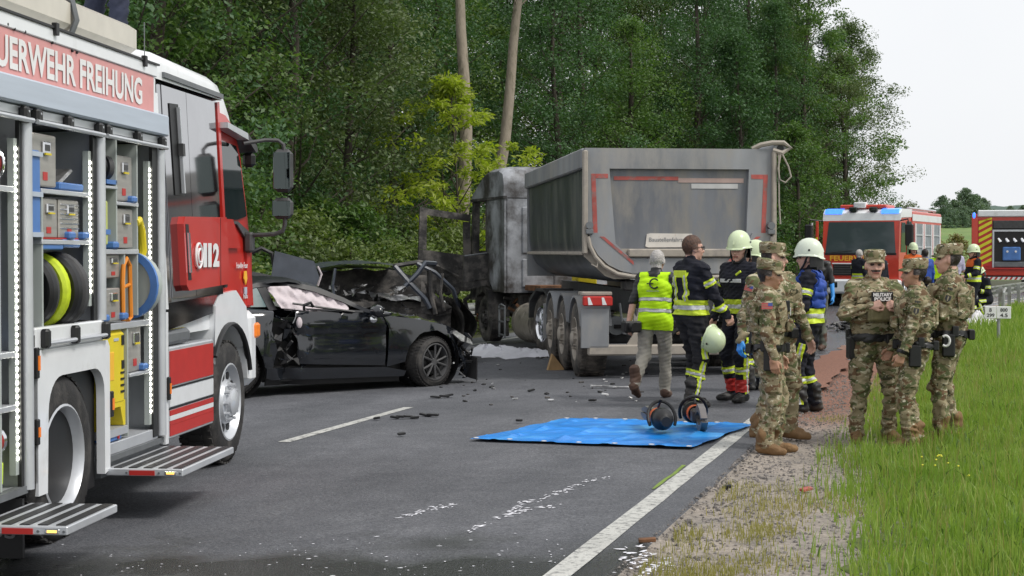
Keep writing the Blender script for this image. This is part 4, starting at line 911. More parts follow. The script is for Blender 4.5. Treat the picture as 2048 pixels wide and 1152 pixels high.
# reel, orange frame, yellow hose, blue drum
t = in_fe('cable_reel', .98, .02, 2.345, 'small black cable reel at the top of the right-hand locker', 'reel')
for x in (-.07, .07):
    b = MB(); b.lathe([(.0, -.02), (.085, -.02), (.09, 0), (.085, .02), (0, .02)], (x, .08, .12), (1, -.6, 0), 20); b.build('reel_disc', 'black' if x < 0 else 'darkgrey', t)
b = MB(); b.box(-.1, .1, 0, .2, .0, .03); b.build('reel_foot', 'blueplastic', t)
t = in_fe('tubular_frame', 1.28, .03, 1.37, 'upright orange tubular frame in the right-hand locker', 'frame'); b = MB(); b.tube([(-.07, 0, .0), (-.08, 0, .28), (-.06, 0, .40), (0, 0, .45), (.07, 0, .40), (.09, 0, .02), (.02, 0, .0)], .018, 8); b.tube([(-.08, 0, .24), (.085, 0, .26)], .014, 8); b.build('tube_frame', M.setdefault('orangepaint', mat('orange_paint', (0.75, 0.25, 0.02), .45)), t)
t = in_fe('suction_hose', 1.57, .04, 1.6, 'thick yellow hose bent over inside the right-hand locker', 'hose'); b = MB(); b.tube([(-.08, 0, .48), (.0, 0, .5), (.06, 0, .42), (.09, 0, .28), (.1, .05, .1), (.1, .1, .0)], .034, 10); b.build('hose_tube', 'yellow', t)
t = in_fe('hose_drum', 1.62, .12, 1.37, 'white and blue lay-flat hose coil beside the yellow hose', 'hose'); b = MB(); b.lathe([(.05, -.05), (.24, -.05), (.25, 0), (.24, .05), (.05, .05)], (0, 0, .25), (1, -.2, 0), 26, closed=True, m=0); b.lathe([(.2, -.06), (.255, -.055), (.255, -.03)], (0, 0, .25), (1, -.2, 0), 26, m=1); b.build('coil', ['inner', 'blueplastic'], t)
t = in_fe('blue_drum', .80, .22, 1.37, 'round blue drum at the left of the right-hand locker', 'drum'); b = MB(); b.lathe([(.05, -.08), (.2, -.08), (.21, 0), (.2, .08), (.05, .08)], (0, 0, .24), (1, -.3, 0), 24, closed=True); b.build('drum_body', 'blueplastic', t)
# yellow generator
t = in_fe('generator', .99, .02, .60, 'yellow boxy power generator in the lower right-hand locker', 'generator')
b = MB(); b.box(-.24, .24, 0, .45, .16, .72, .04); b.prism([(-.24, .02), (-.20, .02), (-.05, .16), (.14, .16), (.2, .02), (.24, .02), (.24, .2), (-.24, .2)], 'y', .005, .45); b.build('casing', 'yellow', t)
for i in range(4):
    b = MB(); b.box(.13, .20, -.006, .002, .26 + .045 * i, .275 + .045 * i); b.build('vent_slot', 'black', t)
for x, z, w_, h_2 in ((.15, .6, .05, .07), (.15, .43, .05, .06)):
    b = MB(); b.box(x, x + w_, -.006, .002, z, z + h_2); b.build('latch', 'black', t)
b = MB(); b.box(-.18, .0, -.004, .002, .36, .56, .01); b.build('label_recess', 'letteryellow', t)
b = MB(); b.box(.0, .09, -.004, .002, .635, .655); b.build('sticker', 'bluegrey', t)
b = MB(); b.box(-.25, .25, -.01, .45, -.04, .015); b.build('base_tray', 'alu', t)
t = in_fe('blue_clamp', 1.0, .02, .525, 'small blue clamp block under the generator tray', 'clamp'); b = MB(); b.box(-.14, .14, 0, .1, 0, .045, .01); b.cyl((.06, -.01, .025), (.06, .0, .025), .015, m=1); b.build('clamp_body', ['blueplastic', 'redfilm'], t)
# blue clamps on shelves
for i, (s, z, lab) in enumerate([(.22, 1.95, 'blue clamp between the two middle cases'), (.46, 1.95, 'blue clamp at the right end of the middle shelf'), (1.02, 1.89, 'blue clamp below the jerrycan shelf edge'), (1.4, 2.225, 'blue clamp under the tall right-hand case'), (.83, 1.38, 'blue clamp on the long shelf above the generator'), (1.2, 1.38, 'blue clamp under the orange frame'), (1.62, .985, 'blue clamp right of the generator')]):
    t = in_fe('shelf_clamp', s, .0, z, lab, 'clamp', 'blue shelf clamps'); b = MB(); b.box(-.05, .05, 0, .08, 0, .05, .012); b.build('clamp_body', 'blueplastic', t)
# left-hand locker
t = in_fe('hose_reel', -.90, .12, 2.27, 'red hose reel at the left edge of the picture', 'reel'); b = MB(); b.lathe([(.0, -.1), (.08, -.1), (.085, 0), (.08, .1), (0, .1)], (0, 0, .12), (1, 0, 0), 22); b.build('drum', 'redfilm', t)
b = MB(); b.lathe([(.06, 0), (.11, .01), (.115, .02), (.11, .03), (.06, .04)], (.1, 0, .12), (1, -.3, 0), 22, closed=True); b.build('flange', 'chrome', t)
t = in_fe('pump_valve', -.86, .12, .66, 'red hose coupling with a silver lever at the lower left', 'valve'); b = MB(); b.cyl((-.2, 0, .08), (.08, 0, .08), .075, .07, 18); b.build('coupling', 'redfilm', t); b = MB(); b.lathe([(.05, 0), (.085, .0), (.09, .03), (.06, .05)], (.08, 0, .08), (1, 0, 0), 18); b.tube([(0, 0, .15), (.05, -.02, .23), (.12, -.02, .26)], .025, 8); b.build('lever', 'chrome', t)
t = in_fe('neon_bag', -.9, .03, .46, 'fluorescent yellow bag on the floor of the left locker', 'bag'); b = MB(); b.box(-.3, .12, 0, .3, 0, .2, .04, M4=Matrix.Rotation(R(4), 4, 'Y')); b.build('bag_body', 'neon', t)
t = in_fe('tool_block', -.82, .1, 1.275, 'blue and red tool rest on the left locker shelf', 'tool'); b = MB(); b.box(-.15, .1, 0, .2, 0, .07, .015); b.cyl((-.1, -.01, .035), (-.1, .0, .035), .02, m=1); b.build('rest', ['blueplastic', 'redfilm'], t)

# ------------------------------------------------------------------ tipper trailer (frame: x to its right along the tail, y forward, z up)
M['redtape'] = mat('worn_red_tape', (0.42, 0.09, 0.075), 0.6, var=0.25, vs=6, dirt=(0.2, 0.17, 0.16), dirt_amt=0.4, ds=9)
tr = thing('tipper_trailer', (.977, 20.75, -.08), R(6), 'dusty grey half-pipe tipper trailer with red tape on its tailgate', 'trailer')
sec = [(.02, 3.06), (.02, 2.6), (.03, 1.95), (.06, 1.72), (.16, 1.52), (.34, 1.38), (.62, 1.30), (1.28, 1.27), (1.94, 1.30), (2.22, 1.38), (2.40, 1.52), (2.50, 1.72), (2.53, 1.95), (2.54, 2.6), (2.54, 3.06)]
b = MB()
for y in (.1, 1.5, 3.5, 5.5, 6.75):
    for x, z in sec: b.v.append((x, y, z))
    for x, z in sec: b.v.append((1.28 + (x - 1.28) * .955, y, z + (.05 if z < 1.6 else 0)))
n = len(sec)
for i in range(4):
    for k in range(n - 1):
        o = i * 2 * n; p = (i + 1) * 2 * n
        b.f.append((o + k, o + k + 1, p + k + 1, p + k)); b.m.append(0)
        b.f.append((o + n + k + 1, o + n + k, p + n + k, p + n + k + 1)); b.m.append(1)
b.build('tub', ['sideblack', 'dustgrey'], tr, smooth=60)
for x0, x1 in ((-.045, .10), (2.46, 2.60)):
    b = MB(); b.box(x0, x1, .08, 6.8, 2.84, 3.115, .02); b.build('rim_rail', 'dustgrey', tr)
    b = MB(); b.box(x0 + .02, x1 - .02, .15, 6.6, 1.68, 1.73, .01); b.build('side_rib', 'dustbeige', tr)
b = MB(); b.box(0, 2.56, 6.7, 6.8, 1.3, 3.1); b.build('front_wall', 'dustgrey', tr)
# tailgate
oct_ = [(0, 1.66), (0, 3.115), (2.58, 3.115), (2.58, 1.66), (2.32, 1.40), (2.22, 1.36), (.40, 1.36), (.28, 1.40)]
rec = [(.33, 2.84), (2.24, 2.84), (2.20, 1.77), (.42, 1.77)]
b = MB()                                             # frame round the recess
O = [(0, 3.115), (2.58, 3.115), (2.58, 1.77), (0, 1.77)]
for k in range(4):
    a, c = O[k], O[(k + 1) % 4]; d, e = rec[(k + 1) % 4], rec[k]
    if k == 2: a, c, d, e = (2.58, 1.77), (0, 1.77), (.42, 1.7701), (2.2, 1.7701); continue
    b.prism([a, c, d, e], 'y', 0, .10)
tg = b.build('tailgate', 'dustgrey', tr, smooth=20)
b = MB(); b.prism([(p[0], p[1]) for p in rec], 'y', .065, .1); b.build('recessed_panel', 'dustpanel', tg)
b = MB(); b.prism([(0, 1.768), (2.58, 1.768), (2.58, 1.66), (2.32, 1.40), (2.22, 1.36), (.40, 1.36), (.28, 1.40), (0, 1.66)], 'y', .03, .1); b.build('lower_plate', 'dustbeige', tg)
b = MB(); b.box(.58, 2.06, -.07, .06, 1.655, 1.765, .015); b.build('ledge', 'dustbeige', tg)
b = MB(); b.box(.50, 2.12, -.03, .03, 1.42, 1.65, .015); b.build('lower_beam', 'dustgrey', tg)
for sgn, x0 in ((1, 0.03), (-1, 2.55)):
    poly = [(x0 + sgn * dx, z) for dx, z in ((.02, 1.98), (.27, 1.98), (.31, 1.90), (.60, 1.62), (.60, 1.44), (.45, 1.47), (.28, 1.55), (.14, 1.68), (.05, 1.83))]
    b = MB(); b.prism(poly, 'y', -.05, .029); b.build('corner_chute', 'dustgrey', tg)
    b = MB(); b.tube([(x0 + sgn * dx, -.06, z) for dx, z in ((.0, 1.93), (.03, 1.80), (.10, 1.66), (.22, 1.53), (.40, 1.43), (.60, 1.395), (.9, 1.38))], .028, 8); b.build('chute_rim', 'dustbeige', tg)
    b = MB(); b.prism([(x0 + sgn * dx, z) for dx, z in ((.16, 1.93), (.22, 1.93), (.62, 1.60), (.62, 1.55))], 'y', -.056, -.05); b.build('red_tape', 'redtape', tg)
    b = MB(); b.prism([(x0 + sgn * dx, z) for dx, z in ((.08, 1.98), (.14, 1.98), (.11, 2.77), (.05, 2.77))], 'y', -.004, .0); b.build('red_tape', 'redtape', tg)
    b = MB(); b.prism([(x0 + sgn * dx, z) for dx, z in ((.115, 2.71), (.115, 2.77), (.28, 2.77), (.28, 2.71))], 'y', -.004, .0); b.build('red_tape', 'redtape', tg)
    b = MB(); b.box(x0 - sgn * .03 - .03, x0 - sgn * .03 + .03, -.06, .08, 1.7, 3.08, .012); b.build('hinge_post', 'dustbeige', tg)
    b = MB(); b.cyl((x0 + sgn * .02, -.1, 2.08), (x0 + sgn * .02, -.0, 2.08), .05, n=12); b.box(x0 - .05 + sgn * .02, x0 + .05 + sgn * .02, -.1, .0, 1.96, 2.03, .01); b.build('latch', 'grey', tg)
b = MB(); b.box(.4, 1.28, .058, .064, 2.69, 2.74); b.build('red_tape', 'redtape', tg)
b = MB(); b.box(1.28, 2.18, .058, .064, 2.66, 2.72); b.build('faded_tape', M.setdefault('fadedpink', mat('faded_pink_tape', (.42, .31, .28), .7)), tg)
b = MB(); b.box(1.46, 2.10, .058, .064, 2.58, 2.645); b.build('white_sticker', M.setdefault('offwhite', mat('off_white', (.5, .5, .5), .6)), tg)
b = MB(); b.prism([(.83, 1.80), (.85, 1.965), (.9, 1.975), (1.47, 1.97), (1.49, 1.82), (1.46, 1.79), (.87, 1.785)], 'y', .05, .062); sg = b.build('site_vehicle_sign', M.setdefault('signwhite', mat('worn_white_sign', (.66, .62, .57), .6, var=.1, dirt=(.45, .2, .12), dirt_amt=.12, ds=7)), tg)
text('sign_lettering', 'Baustellenfahrzeug', (.88, .05, 1.845), (.57, 0, 0), (0, 0, .075), 'lettergrey', sg, bold=.01)
for xx in (.10, 2.40):
    b = MB(); b.tube([(xx - .02, -.03, 1.56), (xx + .05, -.07, 1.52), (xx + .07, -.05, 1.60)], .012, 6); b.build('hook', 'dustbeige', tg)
# rolled cover with rope at the upper right
b = MB(); b.lathe([(0, -.03), (.045, -.03), (.085, -.03), (.09, 0), (.085, 6.6), (0, 6.6)], (2.66, 0, 3.12), (0, 1, 0), 16); b.lathe([(0, 0), (.05, 0)], (2.66, -.035, 3.12), (0, 1, 0), 12, m=1); b.build('rolled_cover', ['dustgrey', 'black'], tr)
b = MB(); b.tube([(2.3, .05, 3.12), (2.4, .0, 3.17), (2.55, -.03, 3.20), (2.70, -.05, 3.2), (2.80, -.04, 3.13), (2.68, -.06, 3.06), (2.56, -.03, 3.1)], .035, 7); b.build('cover_tail', 'dustbeige', tr)
b = MB(); b.tube([(2.66, -.07, 3.06), (2.62, -.08, 2.85), (2.64, -.08, 2.70), (2.72, -.08, 2.66), (2.80, -.08, 2.74), (2.76, -.08, 2.88), (2.68, -.07, 3.04)], .012, 6); b.tube([(2.63, -.07, 3.04), (2.64, -.06, 2.4), (2.66, -.06, 2.1)], .011, 6); b.build('rope', 'dustbeige', tr)
# running gear
b = MB(); b.box(.78, .92, .1, 8.0, .85, 1.2); b.box(1.64, 1.78, .1, 8.0, .85, 1.2); b.box(.9, 1.7, .3, .45, .8, 1.15); b.box(.9, 1.7, 3.2, 3.4, .8, 1.15); b.build('chassis_beam', 'darkgrey', tr)
b = MB(); b.box(.55, 2.0, .05, .4, 1.2, 1.34, .02); b.build('tipping_hinge', 'burnt', tr)
for y in (.75, 2.06, 3.37):
    b = MB(); b.cyl((.3, y, .52), (2.26, y, .52), .075, n=10); b.build('axle', 'darkgrey', tr)
    for x, ax in ((-.02, -1), (2.56, 1)):
        wheel(tr, (x, y, .52), (ax, 0, 0), .52, .38, .29, 'truck', tyre='dirtrubber', rim='dustbeige')
        xi = x if ax < 0 else 2.16
        b = MB(); N_ = 10
        for k in range(N_ + 1):
            a = R(20 + 140 * k / N_); 
            for rr in (.60, .575): b.v += [(xi - .02, y + rr * math.cos(a), .52 + rr * math.sin(a)), (xi + .42, y + rr * math.cos(a), .52 + rr * math.sin(a))]
        for k in range(N_): o = k * 4; b.f += [(o, o + 1, o + 5, o + 4), (o + 3, o + 2, o + 6, o + 7), (o + 2, o, o + 4, o + 6), (o + 1, o + 3, o + 7, o + 5)]; b.m += [0] * 4
        b.build('mudguard', 'dustgrey', tr)
for x0, sg_ in ((-.05, 1), (2.25, 1)):
    b = MB(); b.box(x0, x0 + .38, .02, .06, .43, .97, .008); b.build('mud_flap', 'dustgrey', tr)
    b = MB(); b.box(x0, x0 + .42, .0, .3, 1.14, 1.19, .01); b.build('lamp_shelf', 'dustbeige', tr)
    b = MB(); b.box(x0 + .02, x0 + .42, -.04, .04, 1.0, 1.13, .015); lp = b.build('rear_lamp', 'redfilm', tr)
    for k in range(2):
        b = MB(); b.prism([(x0 + .09 + k * .19, 1.015), (x0 + .15 + k * .19, 1.015), (x0 + .11 + k * .19 - (0 if k else .0), 1.115), (x0 + .08 + k * .19, 1.115)], 'y', -.045, -.04); b.build('white_stripe', 'white', lp)
b = MB(); b.box(.05, 2.5, .02, .14, .33, .475, .02); b.build('underride_bar', 'dustbeige', tr)
for x in (.72, 1.98):
    b = MB(); b.prism([(x - .14, .475), (x + .14, .475), (x + .05, .62), (x - .05, .62)], 'y', .05, .09); b.box(x - .04, x + .04, .09, .16, .55, .95); b.build('bar_bracket', 'dustbeige', tr)
for k in range(12):
    b = MB(); x = random.uniform(.45, 2.1); b.tube([(x, .1, random.uniform(.8, 1.2)), (x + random.uniform(-.1, .1), .15, random.uniform(.6, .8)), (x + random.uniform(-.3, .3), .3, random.uniform(.5, .9))], random.uniform(.015, .04), 6); b.build('hose', random.choice(['black', 'darkgrey', 'grey']), tr)
b = MB(); b.cyl((.48, .3, .72), (.48, 1.2, .72), .13, n=16); b.build('air_tank', 'grey', tr)
b = MB(); b.box(1.0, 1.5, .2, .7, .62, .85, .04); b.build('winch_box', 'burnt', tr)
b = MB(); b.box(-.06, .3, 3.9, 4.0, .35, .9); b.build('front_flap', 'dustgrey', tr)

# ------------------------------------------------------------------ burnt tractor unit (frame: x to its right, y forward)
tu = thing('burnt_tractor_unit', (.52, 27.55, -.14), R(18), 'burnt-out lorry cab with scorched grey paint and its door hanging open', 'lorry')
def tprism(name, poly, x0, x1, mt, parent=None, smooth=35): b = MB(); b.prism(poly, 'x', x0, x1); return b.build(name, mt, parent or tu, smooth)
tprism('rear_wall', [(2.15, 1.0), (2.15, 2.80), (2.25, 2.82), (2.25, 1.0)], .03, 2.47, 'burntpaint')
for x in (.35, 1.0, 1.65):
    b = MB(); b.box(x, x + .5, 2.12, 2.16, 1.75, 2.65, .03); b.build('wall_bead', 'burntpaint', tu); b = MB(); b.box(x, x + .5, 2.12, 2.16, 1.1, 1.65, .03); b.build('wall_bead', 'burntpaint', tu)
tprism('side_wall', [(2.15, 1.0), (2.15, 2.82), (3.30, 2.82), (3.30, 1.78), (3.12, 1.74), (3.12, 1.2), (2.9, 1.05)], .0, .06, 'burntpaint')
tprism('side_wall', [(2.15, 1.0), (2.15, 2.82), (3.30, 2.82), (3.30, 1.2), (2.9, 1.05)], 2.44, 2.5, 'burntpaint')
tprism('door_pillar', [(3.12, 1.1), (3.12, 1.74), (3.32, 1.80), (3.32, 2.82), (3.42, 2.82), (3.42, 1.1)], .01, .09, 'burnt')
tprism('front_pillar', [(4.22, 1.0), (4.16, 2.82), (4.28, 2.82), (4.45, 1.8), (4.45, 1.0)], .0, .12, 'burnt')
tprism('front_pillar', [(4.22, 1.0), (4.16, 2.82), (4.28, 2.82), (4.45, 1.8), (4.45, 1.0)], 2.38, 2.5, 'burnt')
tprism('far_door', [(3.32, 1.05), (3.32, 1.85), (4.3, 1.85), (4.35, 1.05)], 2.42, 2.48, 'burnt')
tprism('front_wall', [(4.30, .8), (4.30, 1.8), (4.46, 1.8), (4.46, .8)], .0, 2.5, 'burnt')
tprism('cab_floor', [(2.2, 1.0), (2.2, 1.12), (4.4, 1.12), (4.4, 1.0)], .05, 2.45, 'burnt')
# roof with raised hump
b = MB(); rp_ = [(2.15, 2.82), (2.13, 3.1), (2.2, 3.34), (2.45, 3.42), (3.0, 3.42), (3.4, 3.36), (3.9, 3.12), (4.25, 2.93), (4.30, 2.80)]
for x, sc_ in ((-.02, .86), (.04, .95), (.2, 1.0), (1.25, 1.04), (2.3, 1.0), (2.46, .95), (2.52, .86)):
    for y, z in rp_: b.v.append((x, y, 2.82 + (z - 2.82) * sc_))
n = len(rp_)
for i in range(6):
    for k in range(n - 1): b.f.append((i * n + k, i * n + k + 1, (i + 1) * n + k + 1, (i + 1) * n + k)); b.m.append(1 if (k >= 5) else 0)
b.f += [tuple(range(n)), tuple(range(6 * n, 7 * n))]; b.m += [0, 0]
b.build('roof', ['burntpaint', 'rustroof'], tu, smooth=60)
tprism('roof_seam', [(2.12, 2.80), (2.12, 2.85), (4.34, 2.85), (4.34, 2.80)], -.03, .04, 'burnt')
b = MB()
for k in range(14): b.box(*sorted((random.uniform(.2, 2.2), random.uniform(.2, 2.2))), *sorted((random.uniform(2.5, 4.2), random.uniform(2.5, 4.2))), 1.1, random.uniform(1.2, 1.75), .03)
b.build('charred_interior', 'burnt', tu)
# open door swung forward
dr = MB(); 
def dprism(poly, y0=4.33, y1=4.40): dr.prism(poly, 'y', y0, y1)
dprism([(-1.16, .98), (-1.12, 1.84), (-.02, 1.70), (-.02, .98)]); dprism([(-1.12, 1.845), (-1.09, 2.70), (-.94, 2.66), (-.96, 1.83)]); dprism([(-.938, 2.66), (-.03, 2.54), (-.03, 2.40), (-.942, 2.53)]); dprism([(-.17, 1.725), (-.18, 2.395), (-.03, 2.395), (-.02, 1.71)])
d_ = dr.build('open_door', 'burnt', tu)
b = MB(); b.prism([(-.95, 1.15), (-.93, 1.60), (-.3, 1.5), (-.3, 1.35)], 'y', 4.30, 4.335); b.tube([(-.9, 4.29, 1.58), (-.3, 4.29, 1.28)], .03, 6); b.build('door_lining', 'burnt', d_)
b = MB()
for k in range(4): b.ell((-.85 + k * .17, 4.33, .98), (.09, .06, .09), 10, 6)
b.build('melted_step', 'burnt', d_)
b = MB(); b.prism([(-.5, 1.1), (-.46, 1.72), (.32, 1.76), (.40, 1.62), (.38, 1.22), (-.30, 1.06)], 'y', 3.3, 3.36); hd = b.build('open_hatch', 'burnt', tu)
b = MB(); b.prism([(-.36, 1.2), (-.33, 1.6), (.24, 1.64), (.28, 1.3)], 'y', 3.28, 3.305); b.build('hatch_panel', 'burnt', hd)
b = MB(); b.tube([(-.46, 3.31, 1.7), (-.0, 3.30, 1.76), (.32, 3.31, 1.75)], .02, 6); b.build('hatch_rim', 'grey', hd)
# chassis, wheels, tank
b = MB(); b.box(.75, .9, -1.2, 4.2, .7, .95); b.box(1.6, 1.75, -1.2, 4.2, .7, .95); b.box(.4, 2.1, 2.4, 4.3, .55, 1.0, .05); b.build('chassis', 'burnt', tu)
wheel(tu, (-.05, -.2, .51), (-1, 0, 0), .51, .30, .3, 'deep', tyre='dirtrubber', rim='chrome', dual=True); wheel(tu, (2.55, -.2, .51), (1, 0, 0), .51, .30, .3, 'deep', tyre='dirtrubber', dual=True)
wheel(tu, (.02, 3.5, .46), (-1, 0, 0), .46, .30, .3, 'truck', tyre='burnt', rim='burnt'); wheel(tu, (2.5, 3.5, .46), (1, 0, 0), .46, .30, .3, 'truck', tyre='burnt', rim='rust')
b = MB(); b.lathe([(.30, -.02), (.36, 0), (.37, .05), (.37, 1.2), (.36, 1.25), (.30, 1.27), (0, 1.27)], (.34, .42, .46), (0, 1, 0), 24); b.lathe([(0, -.02), (.3, -.02)], (.34, .42, .46), (0, 1, 0), 24); b.build('fuel_tank', 'tankalu', tu)
for y in (.62, 1.05, 1.5):
    b = MB(); b.lathe([(.372, -.025), (.38, -.02), (.38, .02), (.372, .025)], (.34, y, .46), (0, 1, 0), 24); b.build('tank_strap', 'tankalu', tu)
b = MB()
for k in range(2): b.tube([(-.04, 2.0 + .35 * k, .15), (-.04, 2.0 + .35 * k, .75), (-.02, 2.3 + .0 * k, .78)], .02, 6)
for z in (.2, .45, .7): b.tube([(-.04, 2.0, z), (-.04, 2.36, z)], .018, 6)
b.build('step_frame', 'grey', tu)
b = MB(); b.prism([(3.05, .5), (3.1, 1.0), (3.5, 1.12), (3.95, 1.0), (4.05, .5), (3.98, .5), (3.85, .9), (3.5, 1.0), (3.17, .9), (3.12, .5)], 'x', -.03, .4); b.build('front_mudguard', 'burnt', tu)
b = MB(); b.prism([(-.85, .55), (-.8, .95), (-.4, 1.14), (0, 1.14), (.38, .95), (.42, .6), (.38, .6), (.33, .9), (0, 1.09), (-.4, 1.09), (-.75, .92), (-.8, .55)], 'x', -.1, .6); b.build('rear_mudguard', 'darkgrey', tu)
for k in range(26):
    y = random.uniform(.2, 4.3); x = random.uniform(-.05, .7); z = random.uniform(.45, 1.05); b = MB()
    b.tube([(x, y, z), (x + random.uniform(-.15, .2), y + random.uniform(-.3, .3), z - random.uniform(0, .25)), (x + random.uniform(-.1, .3), y + random.uniform(-.5, .5), z - random.uniform(.0, .4))], random.uniform(.012, .04), 6); b.build('burnt_pipe', random.choice(['burnt', 'burnt', 'darkgrey', 'rust']), tu)
b = MB(); b.tube([(.1, 4.4, .95), (-.1, 4.5, .8), (-.05, 4.5, .55), (.1, 4.5, .35), (.05, 4.4, .2)], .05, 8); b.tube([(.3, 4.4, .9), (.2, 4.6, .6), (.25, 4.5, .3)], .035, 8); b.build('hanging_hose', 'burnt', tu)
b = MB(); b.box(.4, 2.1, 1.2, 2.1, 1.05, 1.15); b.build('catwalk', 'rust', tu)
b = MB(); b.box(.9, 1.3, .6, .9, 1.15, 1.35, .03); b.build('air_coupling', 'yellow', tu)

# ------------------------------------------------------------------ black coupe (frame: x forward, y to its left, z up; right flank at y ~ 0)
cc = thing('black_coupe', (-3.40, 18.93, -.14), R(31), 'wrecked glossy black two-door car with a white airbag in its window', 'car')
CW = 1.86
def cw(x, z):
    y = .0
    if x > 2.7: y += .30 * ((x - 2.7) / .75) ** 2
    if x < -.3: y += .22 * ((-.3 - x) / .55) ** 2
    if z > 1.0: y += .10 * min(1, (z - 1.0) / .08) + .52 * max(0, z - 1.05)
    elif z > .8: y += .02 * (z - .8) / .2
    if z < .45: y += .12 * (.45 - z)
    dq = math.hypot((x - 2.75) / .62, (z - .45) / .5); y -= .035 * max(0, 1 - dq)
    dq = math.hypot((x - 0) / .7, (z - .5) / .5); y -= .05 * max(0, 1 - dq)
    if .6 < z < .85 and .8 < x < 2.1: y += .015 * math.sin((z - .6) / .25 * math.pi)
    return y
def cwd(x, z):                                    # the crushed strip behind the door and the torn nose
    y = cw(x, z)
    if .45 < x < .95: y += .10 * math.exp(-((x - .72) / .16) ** 2) * (1 + .5 * math.sin(z * 17 + x * 23))
    if x > 2.95: y += .05 * math.sin(z * 21 + x * 30) * (x - 2.95) / .4
    return y
def cpanel(name, poly, mt, parent=None, f=cwd, th=.03, step=.07, dy=0):
    return panel(poly, lambda x, z: f(x, z) + dy, step, th).build(name, mt, parent or cc, smooth=40)
arcF = circle_pts(2.75, .36, .40, 180, 0, 18); arcR = circle_pts(0, .36, .40, 180, 0, 18)
cpanel('front_fender', [(2.09, .30), (2.12, .84), (2.03, .97), (2.6, .90), (3.05, .79), (3.22, .70), (3.20, .36)] + arcF[::-1], 'carblack')
cpanel('door', [(.86, .38), (.92, .60), (.80, .80), (.86, 1.035), (1.5, 1.03), (1.94, 1.0), (2.08, .84), (2.06, .32)], 'carblack', dy=.004)
cpanel('rear_quarter', [(.50, .30), (.58, .55), (.50, .8), (.55, 1.06), (.1, 1.10), (-.5, 1.08), (-.82, 1.0), (-.86, .4), (-.4, .36)] + arcR + [(.42, .34)], 'carblack')
cpanel('sill', [(.42, .22), (.42, .345), (2.06, .30), (2.36, .24), (2.33, .17), (.5, .19)], 'carblack', dy=-.02)
cpanel('underside', [(.44, .12), (.44, .2), (2.3, .17), (2.3, .1)], 'black', dy=.05)
# greenhouse
cpanel('roof_rail', [(-.45, 1.13), (-.1, 1.30), (.4, 1.40), (.85, 1.415), (1.2, 1.34), (1.55, 1.2), (1.9, 1.02), (1.82, 1.0), (1.5, 1.155), (1.15, 1.285), (.84, 1.355), (.4, 1.345), (-.05, 1.24), (-.35, 1.1)], 'carpillar', th=.03)
cpanel('rear_pillar', [(.50, 1.06), (.40, 1.36), (.52, 1.36), (.66, 1.06)], 'black', th=.03, dy=.004)
cpanel('quarter_window', [(-.22, 1.105), (-.02, 1.245), (.38, 1.345), (.42, 1.34), (.50, 1.10)], M.setdefault('tealglass', mat('dusty_teal_glass', (.07, .12, .125), .35, var=.25, vs=5, spec=.25)), th=0, dy=.012)
ab = panel([(.54, 1.35), (.84, 1.355), (1.15, 1.285), (1.5, 1.155), (1.62, 1.08), (1.55, 1.02), (.98, 1.04), (.68, 1.08)], lambda x, z: cw(x, z) + .03 + .025 * math.sin(x * 26 + z * 9) * math.sin(z * 30 - x * 11) + .015 * math.sin(x * 55 + z * 40), .035, .02).build('airbag', 'airbag', cc, smooth=180)
cpanel('belt_trim', [(1.0, 1.055), (1.0, 1.075), (1.75, 1.035), (1.75, 1.01)], 'black', dy=-.012)
b = MB(); b.tube([(.80, .06, 1.14), (1.2, .02, 1.08), (1.62, .0, 1.02)], .016, 6); b.build('loose_trim', 'black', cc)
# skin over the top: hood, windscreen, roof, tail
def top_z(x):
    pts = [(-.86, .98), (-.55, 1.07), (-.25, 1.22), (.1, 1.37), (.5, 1.445), (.9, 1.45), (1.2, 1.385), (1.55, 1.22), (1.95, 1.005), (2.4, .97), (2.9, .88), (3.2, .76), (3.34, .64)]
    for (a, za), (c, zc) in zip(pts, pts[1:]):
        if x <= c: return za + (zc - za) * (x - a) / (c - a)
    return pts[-1][1]
def side_z(x):
    pts = [(-.86, .96), (-.45, 1.1), (-.1, 1.29), (.4, 1.39), (.85, 1.405), (1.2, 1.33), (1.55, 1.19), (1.92, 1.0), (2.05, .97), (2.6, .90), (3.05, .79), (3.22, .70), (3.34, .58)]
    for (a, za), (c, zc) in zip(pts, pts[1:]):
        if x <= c: return za + (zc - za) * (x - a) / (c - a)
    return pts[-1][1]
def topskin(x0, x1, nx, name, mt, bumpy=0.0):
    def f(u, v):
        x = x0 + (x1 - x0) * u; ze = side_z(x); ye = cw(x, ze); y = ye + (CW - 2 * ye) * v; t = 1 - (2 * v - 1) ** 2
        z = ze + (top_z(x) + .02 - ze) * (t ** .6) + bumpy * math.sin(x * 17 + y * 9) * math.sin(y * 13 - x * 5)
        return (x, y, z)
    b = MB(); b.grid(f, nx, 14); return b.build(name, mt, cc, smooth=60)
M['smashedglass'] = mat('smashed_glass', (.04, .045, .05), .6, var=.5, vs=20, bump=.6, bs=30, spec=.2); topskin(-.86, -.42, 4, 'boot_lid', 'carpillar'); topskin(-.42, .08, 6, 'rear_screen', 'smashedglass'); topskin(.08, 1.02, 10, 'roof', 'carpillar', .012); topskin(1.02, 1.88, 9, 'windscreen', 'smashedglass'); topskin(1.88, 3.3, 14, 'bonnet', 'carblack', .02)
# far flank, floor and front
b = MB(); b.box(-.8, 3.0, .15, CW - .1, .16, .35); b.box(.3, 1.9, .3, CW - .3, .3, .9); b.build('floor_pan', 'black', cc)
fl = panel([(-.85, .3), (-.85, 1.0), (-.4, 1.1), (2.0, 1.0), (2.6, .9), (3.2, .7), (3.2, .3)], lambda x, z: CW - cw(x, z), .15, -.03).build('far_flank', 'carblack', cc)
b = MB(); b.box(-.95, -.8, .2, CW - .2, .3, .95, .05); b.build('tail', 'carblack', cc)
